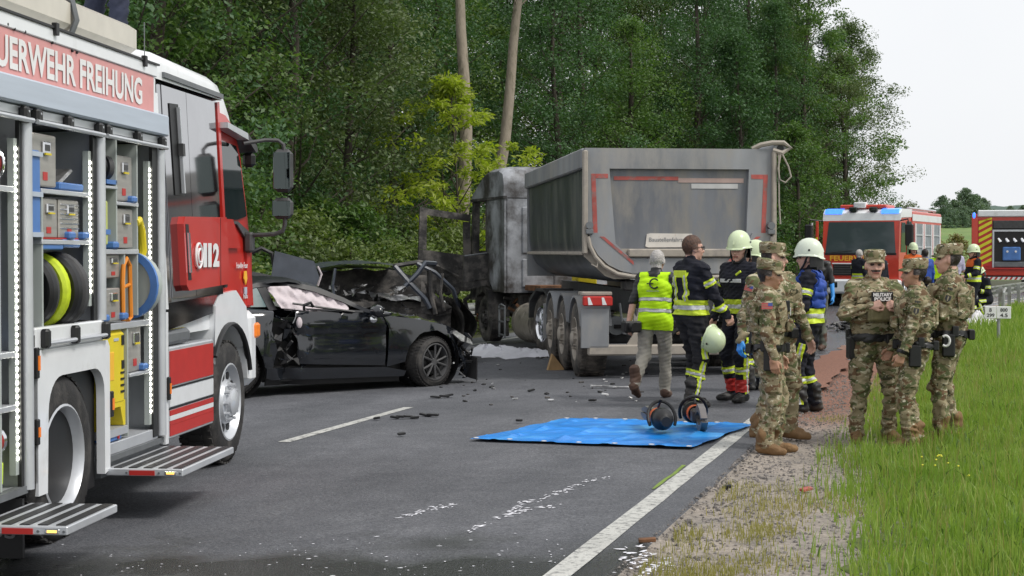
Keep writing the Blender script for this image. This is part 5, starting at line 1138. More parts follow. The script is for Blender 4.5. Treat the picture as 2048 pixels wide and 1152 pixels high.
# rear view: mirror
b = MB(); b.ell((1.86, -.16, 1.03), (.085, .13, .085), 14, 9); mi = b.build('wing_mirror', 'carblack', cc, smooth=180)
b = MB(); b.ell((1.94, -.12, .99), (.16, .10, .04), 12, 6); b.ell((1.84, -.1, .92), (.06, .05, .05), 10, 6, m=1); b.build('mirror_shell', ['carblack', 'chrome'], mi, smooth=180)
# wheels
wheel(cc, (0, .015, .34), (0, -1, 0), .335, .27, .245, 'car', rim='darkgrey'); 
fw = wheel(cc, (2.77, -.03, .34), (.32, -.95, 0), .335, .26, .245, 'car', rim='darkgrey'); wheel(cc, (2.75, CW, .34), (0, 1, 0), .335, .26, .245, 'car', rim='darkgrey'); wheel(cc, (0, CW, .34), (0, 1, 0), .335, .26, .245, 'car', rim='darkgrey')
b = MB(); b.lathe([(.41, 0), (.41, .35), (.3, .36)], (2.75, .03, .36), (0, 1, 0), 24); b.build('wheel_liner', 'black', cc); b = MB(); b.lathe([(.41, 0), (.41, .35), (.3, .36)], (0, .03, .36), (0, 1, 0), 24); b.build('wheel_liner', 'black', cc)
# torn nose
b = MB(); b.grid(lambda u, v: (3.22 + .14 * math.sin(u * 3) + .2 * u + .05 * math.sin(v * 9), .05 + .5 * u + .04 * math.sin(v * 13), .10 + .62 * v - .1 * u * v), 6, 10); b.build('hanging_bumper', 'carblack', cc)
b = MB(); b.grid(lambda u, v: (3.42 + .06 * math.sin(u * 7), .02 + .28 * u, .04 + .3 * v + .1 * u), 4, 4); b.build('bumper_corner', 'black', cc)
b = MB(); b.box(3.05, 3.3, .4, 1.5, .25, .62, .04); b.build('radiator', 'burnt', cc)
for k in range(26):
    b = MB(); p = Vector((random.uniform(3.05, 3.4), random.uniform(.02, .5), random.uniform(.25, .72)))
    b.tube([p, p + Vector((random.uniform(-.1, .12), random.uniform(-.1, .1), random.uniform(-.15, .1))), p + Vector((random.uniform(-.12, .15), random.uniform(-.1, .15), random.uniform(-.2, .1)))], random.uniform(.008, .025), 5); b.build('nose_fragment', random.choice(['black', 'black', 'carblack', 'silver']), cc)
b = MB(); b.prism([(3.08, .70), (3.12, .74), (3.34, .62), (3.38, .55), (3.2, .60)], 'y', .04, .3); b.build('headlight', 'silver', cc)
# torn strip behind the door
for k in range(22):
    z = random.uniform(.38, 1.05); x = .55 + random.uniform(0, .3) + (.12 if z < .6 else 0); b = MB()
    vs = [(x + random.uniform(-.07, .07), .06 + random.uniform(-.06, .08), z + random.uniform(-.08, .08)) for _ in range(5)]
    b.add(vs + [(p[0] + .012, p[1] + .02, p[2] + .008) for p in vs], [(0, 1, 2), (0, 2, 3), (0, 3, 4), (5, 7, 6), (5, 8, 7), (5, 9, 8), (0, 5, 6, 1), (1, 6, 7, 2), (3, 8, 9, 4)]); b.build('torn_metal', random.choice(['silver', 'black', 'carblack', 'darkgrey']), cc, smooth=0)
b = MB(); b.tube([(.93, .0, 1.06), (.90, -.06, 1.12), (.98, -.09, 1.15), (1.02, -.06, 1.10)], .02, 7); b.build('door_latch', 'black', cc); b = MB(); b.ell((.86, -.01, .9), (.04, .035, .07), 8, 6); b.build('torn_airbag', 'airbag', cc)
b = MB(); b.box(1.0, 1.22, -.012, .02, .86, .89, .01); b.build('door_handle', 'carblack', cc)

M['bluepanel'] = mat('dark_blue_grey_panel', (.06, .07, .09), .3, var=.2, coat=.4, bump=.2, bs=6)
# ------------------------------------------------------------------ second wreck behind it (frame: x along it, seen from its right flank)
wk = thing('burnt_wreck', (-3.72, 24.0, -.2), R(14), 'burnt-out dark car wreck with a torn open roof behind the black car', 'car')
def jit(p, a=.03): return (p[0] + random.uniform(-a, a), p[1] + random.uniform(-a, a), p[2] + random.uniform(-a, a))
def crumple(u, v, f, amp): x, y, z = f(u, v); s_ = math.sin(x * 19 + z * 13) * math.sin(y * 17 - z * 9 + x * 5); return (x, y + amp * s_, z + amp * .6 * math.sin(x * 11 + y * 23))
b = MB(); b.grid(lambda u, v: crumple(u, v, lambda u, v: (-.5 + 3.35 * u, .12 * math.sin(v * 3), .2 + .75 * v), .05), 34, 8); b.build('flank', 'burnt', wk, smooth=50)
b = MB(); b.grid(lambda u, v: crumple(u, v, lambda u, v: (2.85 + .2 * math.sin(v * 3), 1.6 * u, .2 + .85 * v - .1 * v * u), .06), 14, 8); b.build('front_end', 'burnt', wk, smooth=50)
b = MB(); b.grid(lambda u, v: crumple(u, v, lambda u, v: (-.5 + 3.3 * u, .1 + 1.6 * v, .96 + .05 * math.sin(u * 5)), .05), 30, 10); b.build('deck', 'silver', wk, smooth=50)
b = MB(); b.grid(lambda u, v: crumple(u, v, lambda u, v: (-.5 + 3.3 * u, 1.7, .2 + .8 * v), .05), 24, 6); b.build('far_flank', 'burnt', wk, smooth=50)
b = MB(); b.grid(lambda u, v: crumple(u, v, lambda u, v: (.75 + 1.35 * u, .1 + 1.4 * v, 1.60 + .06 * math.sin(u * 3) + .04 * v), .015), 12, 10); b.grid(lambda u, v: crumple(u, v, lambda u, v: (.75 + 1.35 * u, .1 + 1.4 * v, 1.53 + .06 * math.sin(u * 3) + .04 * v), .015), 12, 10); b.build('roof_panel', 'bluepanel', wk, smooth=60)
for pts, r in (([(1.95, .12, 1.62), (2.15, .06, 1.38), (2.42, .03, 1.1), (2.5, .02, .95)], .06), ([(2.3, .1, 1.66), (2.58, .05, 1.52), (2.88, .1, 1.25), (3.0, .2, .95)], .05), ([(2.5, .06, 1.55), (2.5, .02, 1.2), (2.58, .0, .85)], .055), ([(2.7, .06, 1.5), (2.66, .02, 1.2), (2.72, .0, .9)], .04), ([(1.0, .12, 1.58), (.95, .08, 1.3), (1.0, .05, 1.0)], .035), ([(1.95, .14, 1.62), (2.4, .4, 1.68), (2.75, .8, 1.6), (3.0, 1.2, 1.2)], .05), ([(2.1, .06, 1.30), (2.3, .05, 1.5), (2.42, .08, 1.66), (2.6, .2, 1.64)], .06)):
    b = MB(); b.tube(pts, r * 1.35, 7, flat=.55); b.build('bent_pillar', random.choice(['burnt', 'grey', 'bluepanel']), wk)
# torn-up panels at its left end
b = MB(); b.prism([(-.05, 1.36), (.02, 1.86), (.62, 1.70), (.70, 1.45), (.60, 1.2)], 'y', -.3, -.26); b.build('torn_panel', 'bluepanel', wk)
b = MB(); b.prism([(-1.35, 1.35), (-1.28, 1.80), (-1.12, 1.82), (-.95, 1.6), (-.7, 1.42), (-.4, 1.36)], 'y', -.35, -.31); b.build('torn_panel', 'bluepanel', wk)
b = MB(); b.tube([(-.55, -.25, 1.55), (-.40, -.25, 1.80), (-.18, -.25, 1.90), (-.02, -.25, 1.82), (.02, -.25, 1.6)], .035, 7); b.tube([(-1.0, -.25, 1.52), (-.7, -.2, 1.56), (-.3, -.25, 1.48), (0, -.25, 1.42)], .06, 8); b.build('torn_tube', 'black', wk)
b = MB(); b.tube([(.68, -.25, 1.62), (.74, -.25, 1.5), (.68, -.25, 1.32)], .018, 6); b.build('wire', 'airbag', wk)
for k in range(40):
    b = MB(); c = Vector((random.uniform(1.0, 2.6), random.uniform(-.05, .5), random.uniform(.75, 1.3)))
    vs = [tuple(c + Vector((random.uniform(-.08, .08), random.uniform(-.08, .08), random.uniform(-.05, .05)))) for _ in range(5)]
    b.add(vs + [(p[0] + .01, p[1] + .02, p[2] + .012) for p in vs], [(0, 1, 2), (0, 2, 3), (0, 3, 4), (5, 7, 6), (5, 8, 7), (5, 9, 8), (0, 5, 6, 1), (1, 6, 7, 2), (3, 8, 9, 4)]); b.build('scrap_piece', random.choice(['burnt', 'burnt', 'silver', 'silver', 'darkgrey', 'silver']), wk, smooth=0)
b = MB(); b.grid(lambda u, v: crumple(u, v, lambda u, v: (2.35 + .5 * u, .04, .85 + .55 * v - .45 * u * v), .04), 8, 8); b.build('crumpled_door', 'burnt', wk, smooth=50)
b = MB(); b.grid(lambda u, v: crumple(u, v, lambda u, v: (.9 + 1.9 * u, 1.5, .9 + .65 * v - .35 * v * max(0, u - .6)), .04), 16, 6); b.build('far_cabin_side', 'burnt', wk, smooth=50)
b = MB(); b.grid(lambda u, v: crumple(u, v, lambda u, v: (2.95 + .32 * math.sin(math.pi * v) * math.cos(u * 1.4), .05 + 1.2 * u, .25 + .85 * v), .03), 14, 12); b.build('front_fender', 'burnt', wk, smooth=60)
b = MB(); b.grid(lambda u, v: crumple(u, v, lambda u, v: (1.7 + 1.1 * u, .1 + 1.3 * v, 1.12 - .12 * u + .05 * math.sin(v * 9)), .05), 12, 12); b.build('crushed_bonnet', 'silver', wk, smooth=40)
b = MB(); b.box(.9, 2.8, .3, 1.5, .3, 1.05); b.build('charred_cabin', 'burnt', wk)

# ------------------------------------------------------------------ people: smooth-union distance field, polygonised by surface nets
def surfnets(D, org, h):
    S = D < 0; nx, ny, nz = D.shape
    c = [S[i:nx - 1 + i, j:ny - 1 + j, k:nz - 1 + k] for i in (0, 1) for j in (0, 1) for k in (0, 1)]
    cnt = np.sum(c, axis=0); act = (cnt > 0) & (cnt < 8); idx = np.argwhere(act); n = len(idx)
    if n == 0: return np.zeros((0, 3)), []
    ii, jj, kk = idx.T; acc = np.zeros((n, 3)); num = np.zeros(n)
    corners = [(i, j, k) for i in (0, 1) for j in (0, 1) for k in (0, 1)]
    V = [D[ii + i, jj + j, kk + k] for i, j, k in corners]
    for a in range(8):
        for b_ in range(a + 1, 8):
            d = [abs(corners[a][q] - corners[b_][q]) for q in range(3)]
            if sum(d) != 1: continue
            m = (V[a] < 0) != (V[b_] < 0); t = np.where(m, V[a] / np.where(m, V[a] - V[b_], 1), 0)
            p = np.array(corners[a])[None] + t[:, None] * (np.array(corners[b_]) - np.array(corners[a]))[None]
            acc[m] += p[m]; num[m] += 1
    verts = org + h * (idx + acc / num[:, None])
    lut = -np.ones(act.shape, dtype=np.int64); lut[ii, jj, kk] = np.arange(n)
    quads = []
    for ax in range(3):
        sl0 = [slice(None)] * 3; sl1 = [slice(None)] * 3; sl0[ax] = slice(0, -1); sl1[ax] = slice(1, None)
        A_, B_ = S[tuple(sl0)], S[tuple(sl1)]; e = np.argwhere(A_ != B_)
        u, v = (ax + 1) % 3, (ax + 2) % 3
        ok = (e[:, u] > 0) & (e[:, v] > 0) & (e[:, u] < D.shape[u] - 1) & (e[:, v] < D.shape[v] - 1); e = e[ok]
        def L_(du, dv): q = e.copy(); q[:, u] += du; q[:, v] += dv; return lut[q[:, 0], q[:, 1], q[:, 2]]
        q = np.stack([L_(-1, -1), L_(0, -1), L_(0, 0), L_(-1, 0)], 1)
        fl = ~A_[e[:, 0], e[:, 1], e[:, 2]]; q[fl] = q[fl][:, ::-1]; quads.append(q)
    return verts, np.concatenate(quads)
def pd_(P, pr):
    kind = pr[1]
    if kind == 'cap':
        a, b_, ra, rb = pr[2:6]; ba = b_ - a; pa = P - a; hh = np.clip((pa @ ba) / max(1e-9, ba @ ba), 0, 1)
        return np.linalg.norm(pa - hh[..., None] * ba, axis=-1) - (ra + (rb - ra) * hh)
    if kind == 'ell':
        c_, r_, Rm = pr[2:5]; q = (P - c_) @ Rm; k0 = np.linalg.norm(q / r_, axis=-1); k1 = np.linalg.norm(q / (r_ * r_), axis=-1)
        return k0 * (k0 - 1) / np.maximum(k1, 1e-6)
def polygonise(prims, h, k=.03, wr=0.0, floor=None, seed=0):
    lo = np.array([1e9] * 3); hi = -lo
    for pr in prims:
        if pr[1] == 'cap':
            r_ = max(pr[4], pr[5]); lo = np.minimum(lo, np.minimum(pr[2], pr[3]) - r_); hi = np.maximum(hi, np.maximum(pr[2], pr[3]) + r_)
        else: r_ = max(pr[3]); lo = np.minimum(lo, pr[2] - r_); hi = np.maximum(hi, pr[2] + r_)
    lo -= .05; hi += .05; dim = np.ceil((hi - lo) / h).astype(int) + 1
    D = np.full(dim, 1.0); ax = [lo[i] + h * np.arange(dim[i]) for i in range(3)]
    for pr in prims:
        if pr[1] == 'cap': r_ = max(pr[4], pr[5]); a = np.minimum(pr[2], pr[3]) - r_; b_ = np.maximum(pr[2], pr[3]) + r_
        else: r_ = max(pr[3]); a = pr[2] - r_; b_ = pr[2] + r_
        m = k + .03; i0 = np.maximum(0, np.floor((a - m - lo) / h).astype(int)); i1 = np.minimum(dim, np.ceil((b_ + m - lo) / h).astype(int) + 1)
        g = np.stack(np.meshgrid(ax[0][i0[0]:i1[0]], ax[1][i0[1]:i1[1]], ax[2][i0[2]:i1[2]], indexing='ij'), -1)
        d = pd_(g, pr); sub = D[i0[0]:i1[0], i0[1]:i1[1], i0[2]:i1[2]]
        hh = np.clip(.5 + .5 * (sub - d) / k, 0, 1); D[i0[0]:i1[0], i0[1]:i1[1], i0[2]:i1[2]] = sub * (1 - hh) + d * hh - k * hh * (1 - hh)
    if wr:
        X, Y, Z = np.meshgrid(*ax, indexing='ij'); rs = np.random.default_rng(seed); f = np.zeros(D.shape)
        for q in range(7):
            w = rs.normal(size=3) * np.array([34, 34, 52]) * (.6 + .16 * q); f += np.sin(w[0] * X + w[1] * Y + w[2] * Z + rs.uniform(0, 6) + 1.5 * np.sin(9 * Z + 7 * X + q))
        D += wr * f / 2.6 * np.clip(.25 + 1.0 * (Z > .06), 0, 1)
    if floor is not None: D = np.maximum(D, floor - np.meshgrid(*ax, indexing='ij')[2])
    return surfnets(D, lo, h)
def nearest_tags(V, prims):
    best = np.full(len(V), 1e9); t = np.zeros(len(V), dtype=int)
    for i, pr in enumerate(prims):
        d = pd_(V, pr); m = d < best; best[m] = d[m]; t[m] = i
    return t
def ik(a, c, l1, l2, pole):
    a = np.array(a, float); c = np.array(c, float); d = c - a; L = np.linalg.norm(d)
    if L > (l1 + l2) * .995: c = a + d / L * (l1 + l2) * .995; d = c - a; L = np.linalg.norm(d)
    u = d / L; x = (l1 * l1 - l2 * l2 + L * L) / (2 * L); h2 = math.sqrt(max(0, l1 * l1 - x * x)); p = np.array(pole, float); p -= u * (p @ u); p /= np.linalg.norm(p) + 1e-9
    return a + u * x + p * h2, c
def rotm(yaw=0, pitch=0, roll=0): return np.array(Matrix.Rotation(R(yaw), 3, 'Z') @ Matrix.Rotation(R(pitch), 3, 'X') @ Matrix.Rotation(R(roll), 3, 'Y'))
def shell(V, F, sel, planes, off, th=.004):
    """cut a patch of a surface by planes [(point, normal)], keep the negative side, push it out; returns MB"""
    F = F[sel]; used_, inv = np.unique(F, return_inverse=True); F2 = inv.reshape(F.shape)
    bm = bmesh.new(); vs = [bm.verts.new(V[i]) for i in used_]
    for f in F2:
        try: bm.faces.new([vs[i] for i in f])
        except ValueError: pass
    for co, no in planes:
        if not bm.faces: break
        bmesh.ops.bisect_plane(bm, geom=bm.verts[:] + bm.edges[:] + bm.faces[:], plane_co=Vector(co), plane_no=Vector(no), clear_outer=True)
    bm.normal_update(); out = MB()
    if not bm.faces: bm.free(); return out
    bm.verts.index_update(); n = len(bm.verts); nr = [v.normal.copy() for v in bm.verts]
    pts = [v.co + nr[i] * off for i, v in enumerate(bm.verts)] + [v.co + nr[i] * (off - th) for i, v in enumerate(bm.verts)]
    fs = [tuple(v.index for v in f.verts) for f in bm.faces]; rim = [(e.verts[0].index, e.verts[1].index) for e in bm.edges if len(e.link_faces) == 1]
    out.add(pts, fs + [tuple(i + n for i in f[::-1]) for f in fs] + [(a, b_, b_ + n, a + n) for a, b_ in rim]); bm.free(); return out
def camo():
    m, nt, b, L = node_mat('camouflage_cloth'); g = N(nt, 'ShaderNodeTexCoord').outputs['Object']
    mp = N(nt, 'ShaderNodeMapping'); mp.inputs['Scale'].default_value = (1, 1, 1.7); L.new(g, mp.inputs[0]); out = None
    base = ramp(nt, [(0.3, (0.224, 0.187, 0.113)), (0.7, (0.351, 0.299, 0.194))]); nb = N(nt, 'ShaderNodeTexNoise', i_Scale=5.0, i_Detail=2.0); L.new(mp.outputs[0], nb.inputs['Vector']); L.new(nb.outputs['Fac'], base.inputs[0]); out = base.outputs[0]
    for k, (sc, th, c) in enumerate([(9, .54, (0.128, 0.143, 0.067)), (11, .58, (0.149, 0.093, 0.054)), (13, .62, (0.493, 0.448, 0.329)), (15, .63, (0.075, 0.075, 0.045)), (20, .66, (0.598, 0.553, 0.434))]):
        of = N(nt, 'ShaderNodeVectorMath', operation='ADD'); of.inputs[1].default_value = (k * 7.3, k * 3.1, k * 1.7); L.new(mp.outputs[0], of.inputs[0])
        n_ = N(nt, 'ShaderNodeTexNoise', i_Scale=float(sc), i_Detail=3.0, i_Roughness=0.55, i_Distortion=0.4); L.new(of.outputs[0], n_.inputs['Vector'])
        r_ = N(nt, 'ShaderNodeMapRange'); r_.inputs[1].default_value = th - .012; r_.inputs[2].default_value = th + .012; L.new(n_.outputs['Fac'], r_.inputs[0])
        mx = N(nt, 'ShaderNodeMix', data_type='RGBA'); L.new(r_.outputs[0], mx.inputs[0]); L.new(out, mx.inputs[6]); mx.inputs[7].default_value = (*c, 1); out = mx.outputs[2]
    L.new(out, b.inputs['Base Color']); b.inputs['Roughness'].default_value = .9; b.inputs['Specular IOR Level'].default_value = .2
    n3 = N(nt, 'ShaderNodeTexNoise', i_Scale=22.0, i_Detail=4.0); L.new(g, n3.inputs['Vector']); bp = N(nt, 'ShaderNodeBump', i_Strength=.5, i_Distance=.02); L.new(n3.outputs['Fac'], bp.inputs['Height']); L.new(bp.outputs[0], b.inputs['Normal'])
    return m
M['camo'] = camo()
M['navy'] = mat('navy_firefighter_cloth', (0.013, 0.014, 0.022), .85, var=.3, vs=9, bump=.5, bs=18, spec=.3)
M['charcoal'] = mat('charcoal_cloth', (0.022, 0.022, 0.025), .9, var=.3, vs=9, bump=.4, bs=18, spec=.3)
M['skin'] = mat('skin', (0.62, 0.37, 0.29), .5, var=.1, vs=12, spec=.35); M['tanskin'] = mat('tan_skin', (0.44, 0.245, 0.165), .5, var=.1, vs=12, spec=.35)
M['lip'] = mat('lips', (0.3, 0.11, 0.09), .5); M['eye'] = mat('dark_eye_patch', (0.06, 0.035, 0.03), .5)  # eye: plain dark brown marking the eyes themselves
M['brownhair'] = mat('brown_hair', (0.075, 0.035, 0.02), .6, var=.5, vs=40, bump=.6, bs=60); M['darkhair'] = mat('dark_hair', (0.02, 0.013, 0.011), .5, var=.4, vs=40, bump=.5, bs=60); M['greyhair'] = mat('grey_hair', (0.42, 0.4, 0.38), .7, var=.25, vs=40, bump=.6, bs=60)
M['boot'] = mat('black_boot', (0.018, 0.017, 0.017), .55, var=.3, dirt=(.08, .07, .06), dirt_amt=.3); M['tanboot'] = mat('coyote_boot', (0.2, 0.115, 0.05), .75, var=.2, vs=10, bump=.3)
M['brownshoe'] = mat('brown_shoe', (.09, .05, .035), .7, var=.3); M['khaki'] = mat('stone_trousers', (.30, .285, .25), .85, var=.12, bump=.4, bs=14); M['olive'] = mat('olive_trousers', (.1, .11, .09), .85, var=.15)
M['bluevest'] = mat('blue_vest_cloth', (.015, .06, .33), .7, var=.15, bump=.3, bs=16); M['helmet'] = mat('phosphorescent_helmet', (.62, .72, .46), .3, var=.05, vs=3, coat=.3); M['whitehelmet'] = mat('white_green_helmet', (.66, .72, .60), .3, var=.05, vs=3, coat=.3)
M['orangecloth'] = mat('orange_cloth', (.7, .13, .02), .8, var=.12); M['lilac'] = mat('pale_lilac_shirt', (.45, .42, .58), .85, var=.08); M['vestneon'] = mat('hi_vis_yellow', (.52, .86, .0), .75, var=.06, vs=6, bump=.4, bs=12)
M['coyote'] = mat('coyote_pouch', (.19, .165, .085), .85, var=.25, vs=12, bump=.4, bs=25); M['flagred'] = mat('flag_red', (.5, .06, .07), .7, var=.1); M['flagblue'] = mat('flag_blue', (.06, .09, .3), .7); M['patch'] = mat('tan_patch', (.3, .26, .18), .8, var=.1)

def helmet(P_, c, Rm, mt, s=1.0):
    """pale dome helmet with brim, comb and dark neck guard; c head centre, Rm head axes"""
    T = lambda x, y, z: tuple(c + Rm @ (np.array([x, y, z]) * s))
    b = MB(); n = 28
    rows = [(.0, .205, 0), (.04, .203, 0), (.075, .19, 0), (.10, .165, 0), (.118, .12, 0), (.124, .06, 0), (.126, .055, 0), (.128, .0, 0)]
    prof = [(1.0, .0), (.985, .04), (.94, .078), (.85, .115), (.69, .148), (.46, .172), (.22, .184), (0, .187)]
    rim = [(1.11, -.016), (1.12, -.010), (1.02, .004)]
    for k, (sc, z) in enumerate(rim + prof):
        for i in range(n):
            t = 2 * math.pi * i / n; y = math.sin(t); x = math.cos(t)
            zz = z + (.022 * max(0, -y) ** 2 * (-1) if k < 3 else 0) + (.012 if k < 3 and abs(x) > .7 else 0)
            b.v.append(T(x * .122 * sc, y * .15 * sc - .005, zz + .026))
    for k in range(len(rim) + len(prof) - 1):
        for i in range(n): b.f.append((k * n + i, k * n + (i + 1) % n, (k + 1) * n + (i + 1) % n, (k + 1) * n + i)); b.m.append(0)
    hm = b.build('helmet', mt, P_, smooth=60)
    b = MB(); b.tube([T(0, .147 * math.cos(a) - .005, .022 + .178 * math.sin(a)) for a in np.linspace(.25, 2.9, 14)], .012 * s, 6); b.build('helmet_comb', mt, hm)
    b = MB(); b.grid(lambda u, v: T(.117 * math.cos(R(190 + 160 * u)) * (1 + .03 * v), .15 * math.sin(R(190 + 160 * u)) * (1 + .06 * v), .03 - .12 * v), 12, 4); b.grid(lambda u, v: T(.112 * math.cos(R(190 + 160 * u)), .144 * math.sin(R(190 + 160 * u)), .03 - .12 * v), 12, 4); b.build('neck_guard', 'black', hm)
    b = MB(); b.tube([T(-.085, .0, .02), T(-.08, .04, -.07), T(-.03, .085, -.125), T(.03, .085, -.125), T(.08, .04, -.07), T(.085, 0, .02)], .011 * s, 6); b.build('chin_strap', 'black', hm)
    b = MB(); b.cyl(T(.124, -.02, .085), T(.128, -.02, .085), .012, n=10); b.cyl(T(-.124, -.02, .085), T(-.128, -.02, .085), .012, n=10); b.build('helmet_stud', 'black', hm)
    return hm
def cap(P_, c, Rm, mt='camo'):
    T = lambda x, y, z: tuple(c + Rm @ np.array([x, y, z])); n = 26; b = MB()
    rows = [(.090, .110, .042), (.093, .113, .05), (.097, .117, .10), (.096, .115, .128), (.086, .103, .137), (.05, .06, .14), (0, 0, .141)]
    for rx, ry, z in rows:
        for i in range(n): t = 2 * math.pi * i / n; b.v.append(T(rx * math.cos(t), ry * math.sin(t) - .012, z + .008 + .02 * (-.25 * math.sin(t)) * (z > .08)))
    for k in range(len(rows) - 1):
        for i in range(n): b.f.append((k * n + i, k * n + (i + 1) % n, (k + 1) * n + (i + 1) % n, (k + 1) * n + i)); b.m.append(0)
    cp = b.build('patrol_cap', mt, P_, smooth=50)
    b = MB(); vis = lambda u, v, dz: T(.088 * math.cos(R(28 + 124 * u)) * (1 + .05 * v), .098 * math.sin(R(28 + 124 * u)) - .012 + .062 * v * math.sin(R(28 + 124 * u)) ** .7, .060 - .024 * v - .014 * abs(2 * u - 1) + dz)
    b.grid(lambda u, v: vis(u, v, .004), 12, 4); b.grid(lambda u, v: vis(u, v, -.003), 12, 4); b.build('cap_visor', mt, cp, smooth=60)
    b = MB(); b.box(-.02, .02, -.002, .002, -.016, .016); vv = [T(x, .106 + y, .085 + z) for x, y, z in b.v]; b.v = vv; b.build('cap_badge', 'coyote', cp)
    return cp
ARMBAND, LEGBAND = 'neonstripe', 'neonstripe'
def person(label, xy, head, H=1.75, lf=(-.11, .02, 0), rf=(.11, -.02, 0), lh=(-.27, .05, .80), rh=(.27, .05, .80), lpole=None, rpole=None, lean=0, twist=0, hyaw=0, hpitch=0, bulk=1.0, res=.0125,
           top='navy', legs='navy', boots='boot', skin='skin', hand_l=None, hand_r=None, cover=None, hair=None, hairlen=0, seat=0, z=None, group='people at the accident scene', stripes=None, wr=.009, lcurl=.5, rcurl=.5, feet_up=(0, 0), collar=True, stash=False, sleeve='long', bootz=.16, seed=1, cat='person'):
    x, y = xy; s = H / 1.75
    P_ = thing('person', (x, y, gz(x, y) if z is None else z), -R(head), label, cat, group, s)
    v = lambda *a: np.array(a, float)
    pel = v(0, 0, .93 - seat); Rl = rotm(twist, -lean); up_ = lambda q: pel + Rl @ (q - v(0, 0, .93))
    shL, shR = up_(v(-.185, -.005, 1.40)), up_(v(.185, -.005, 1.40)); neck = up_(v(0, -.01, 1.47)); hc = up_(v(0, .015, 1.60)) + v(0, .0, 0)
    hipL, hipR = pel + v(-.095, 0, -.03), pel + v(.095, 0, -.03)
    B_ = bulk; prims = []
    add = lambda tag_, a, b_, ra, rb: prims.append((tag_, 'cap', np.array(a, float), np.array(b_, float), ra, rb))
    for sx in (-1, 0, 1):
        add('torso', pel + v(sx * .068, 0, .02), up_(v(sx * .062, .0, 1.10)), .115 * B_, .108 * B_); add('torso', up_(v(sx * .062, 0, 1.10)), up_(v(sx * .085, .008 if sx == 0 else 0, 1.30)), .108 * B_, .122 * B_)
        add('torso', up_(v(sx * .085, 0, 1.30)), up_(v(sx * .10, -.005, 1.385)), .118 * B_, .085 * B_)
    add('torso', up_(v(-.155, -.005, 1.405)), up_(v(.155, -.005, 1.405)), .068, .068)
    if collar: add('collar', up_(v(0, -.012, 1.44)), up_(v(0, -.005, 1.50)), .075, .066)
    feet = {}
    for nm, hip, f, sx, fu in (('l', hipL, lf, -1, feet_up[0]), ('r', hipR, rf, 1, feet_up[1])):
        an = v(f[0], f[1], .10 + fu); fa = R(f[2]); fd = v(math.sin(fa) , math.cos(fa), 0)
        kn, an = ik(hip, an, .412, .405, fd + v(0, .25, 0))
        add('thigh_' + nm, hip, kn, .100 * B_, .074); add('shin_' + nm, kn, an + v(0, 0, .0), .073, .058)
        pitch = v(0, 0, -.6 if fu > .08 else 0); d_ = fd + pitch; d_ /= np.linalg.norm(d_)
        add('boot', an + v(0, 0, bootz), an, .062, .055); add('boot', an + v(0, 0, -.045) - fd * .04, an + v(0, 0, -.055) + d_ * .09, .045, .042); add('boot', an + v(0, 0, -.055) + d_ * .09, an + v(0, 0, -.062) + d_ * .165, .042, .034)
        feet[nm] = (hip, kn, an)
    arms = {}
    for nm, sh, hnd, sx, pole in (('l', shL, lh, -1, lpole), ('r', shR, rh, 1, rpole)):
        el, wrp = ik(sh, np.array(hnd, float) - v(0, 0, seat), .29, .255, pole if pole is not None else v(sx * .45, -1, -.1))
        add('uparm_' + nm, sh, el, .064 * B_, .053); 
        if sleeve == 'long': add('forearm_' + nm, el, wrp, .053, .042)
        arms[nm] = (sh, el, wrp)
    V, F = polygonise(prims, res, .035, wr, floor=.004 if max(feet_up) == 0 else None, seed=seed)
    tg = nearest_tags(V, prims); tags = np.array([p[0] for p in prims]); vt = tags[tg]
    mats = [top, legs, boots, skin, 'eye', 'lip', hand_l or skin, hand_r or skin, stash if stash else 'darkhair']
    m_of = np.where(np.char.startswith(vt, 'thigh') | np.char.startswith(vt, 'shin'), 1, np.where(vt == 'boot', 2, 0))
    if seat == 0 and lean < 30: m_of = np.where((vt == 'torso') & (V[:, 2] < .90), 1, m_of)
    fm = m_of[F].max(axis=1); allV = [V]; allF = [F]; allM = [fm]; off_ = len(V)
    # head
    Rh = rotm(hyaw + twist * .5, hpitch - lean * .6); hp = []
    e = lambda tag_, c_, r_: hp.append((tag_, 'ell', hc + Rh @ np.array(c_), np.array(r_), Rh))
    cpx = lambda tag_, a, b_, ra, rb: hp.append((tag_, 'cap', hc + Rh @ np.array(a), hc + Rh @ np.array(b_), ra, rb))
    e('skin', (0, -.012, .035), (.076, .096, .098)); e('skin', (0, .03, -.035), (.060, .068, .088)); cpx('skin', (0, .068, -.098), (0, .07, -.098), .022, .022); cpx('skin', (0, .088, .018), (0, .112, -.028), .011, .015); cpx('skin', (-.035, .078, .032), (.035, .078, .032), .012, .012)
    e('skin', (-.078, -.005, -.005), (.012, .024, .034)); e('skin', (.078, -.005, -.005), (.012, .024, .034)); cpx('skin', (-.03, .073, -.03), (-.045, .04, -.01), .02, .025); cpx('skin', (.03, .073, -.03), (.045, .04, -.01), .02, .025); cpx('skin', (-.02, .09, -.062), (.02, .09, -.062), .010, .010)
    hp.append(('skin', 'cap', hc + Rh @ v(0, -.015, -.05), neck + v(0, 0, -.07), .056, .066))
    hr = .006 if res < .015 else .011
    hV, hF = polygonise(hp, hr, .018); loc = (hV - hc) @ Rh
    hm_ = np.full(len(hV), 3)
    for sx in (-1, 1): hm_[(np.linalg.norm((loc - np.array([sx * .033, .086, .012])) * [1, .6, 2.0], axis=1) < .017)] = 4
    hm_[np.linalg.norm((loc - np.array([0, .1, -.062])) * [.55, .5, 2.2], axis=1) < .016] = 5
    if stash: hm_[np.linalg.norm((loc - np.array([0, .1, -.045])) * [.36, .5, 2.4], axis=1) < .017] = 8
    allV.append(hV); allF.append(hF + off_); allM.append(hm_[hF].max(axis=1)); off_ += len(hV)
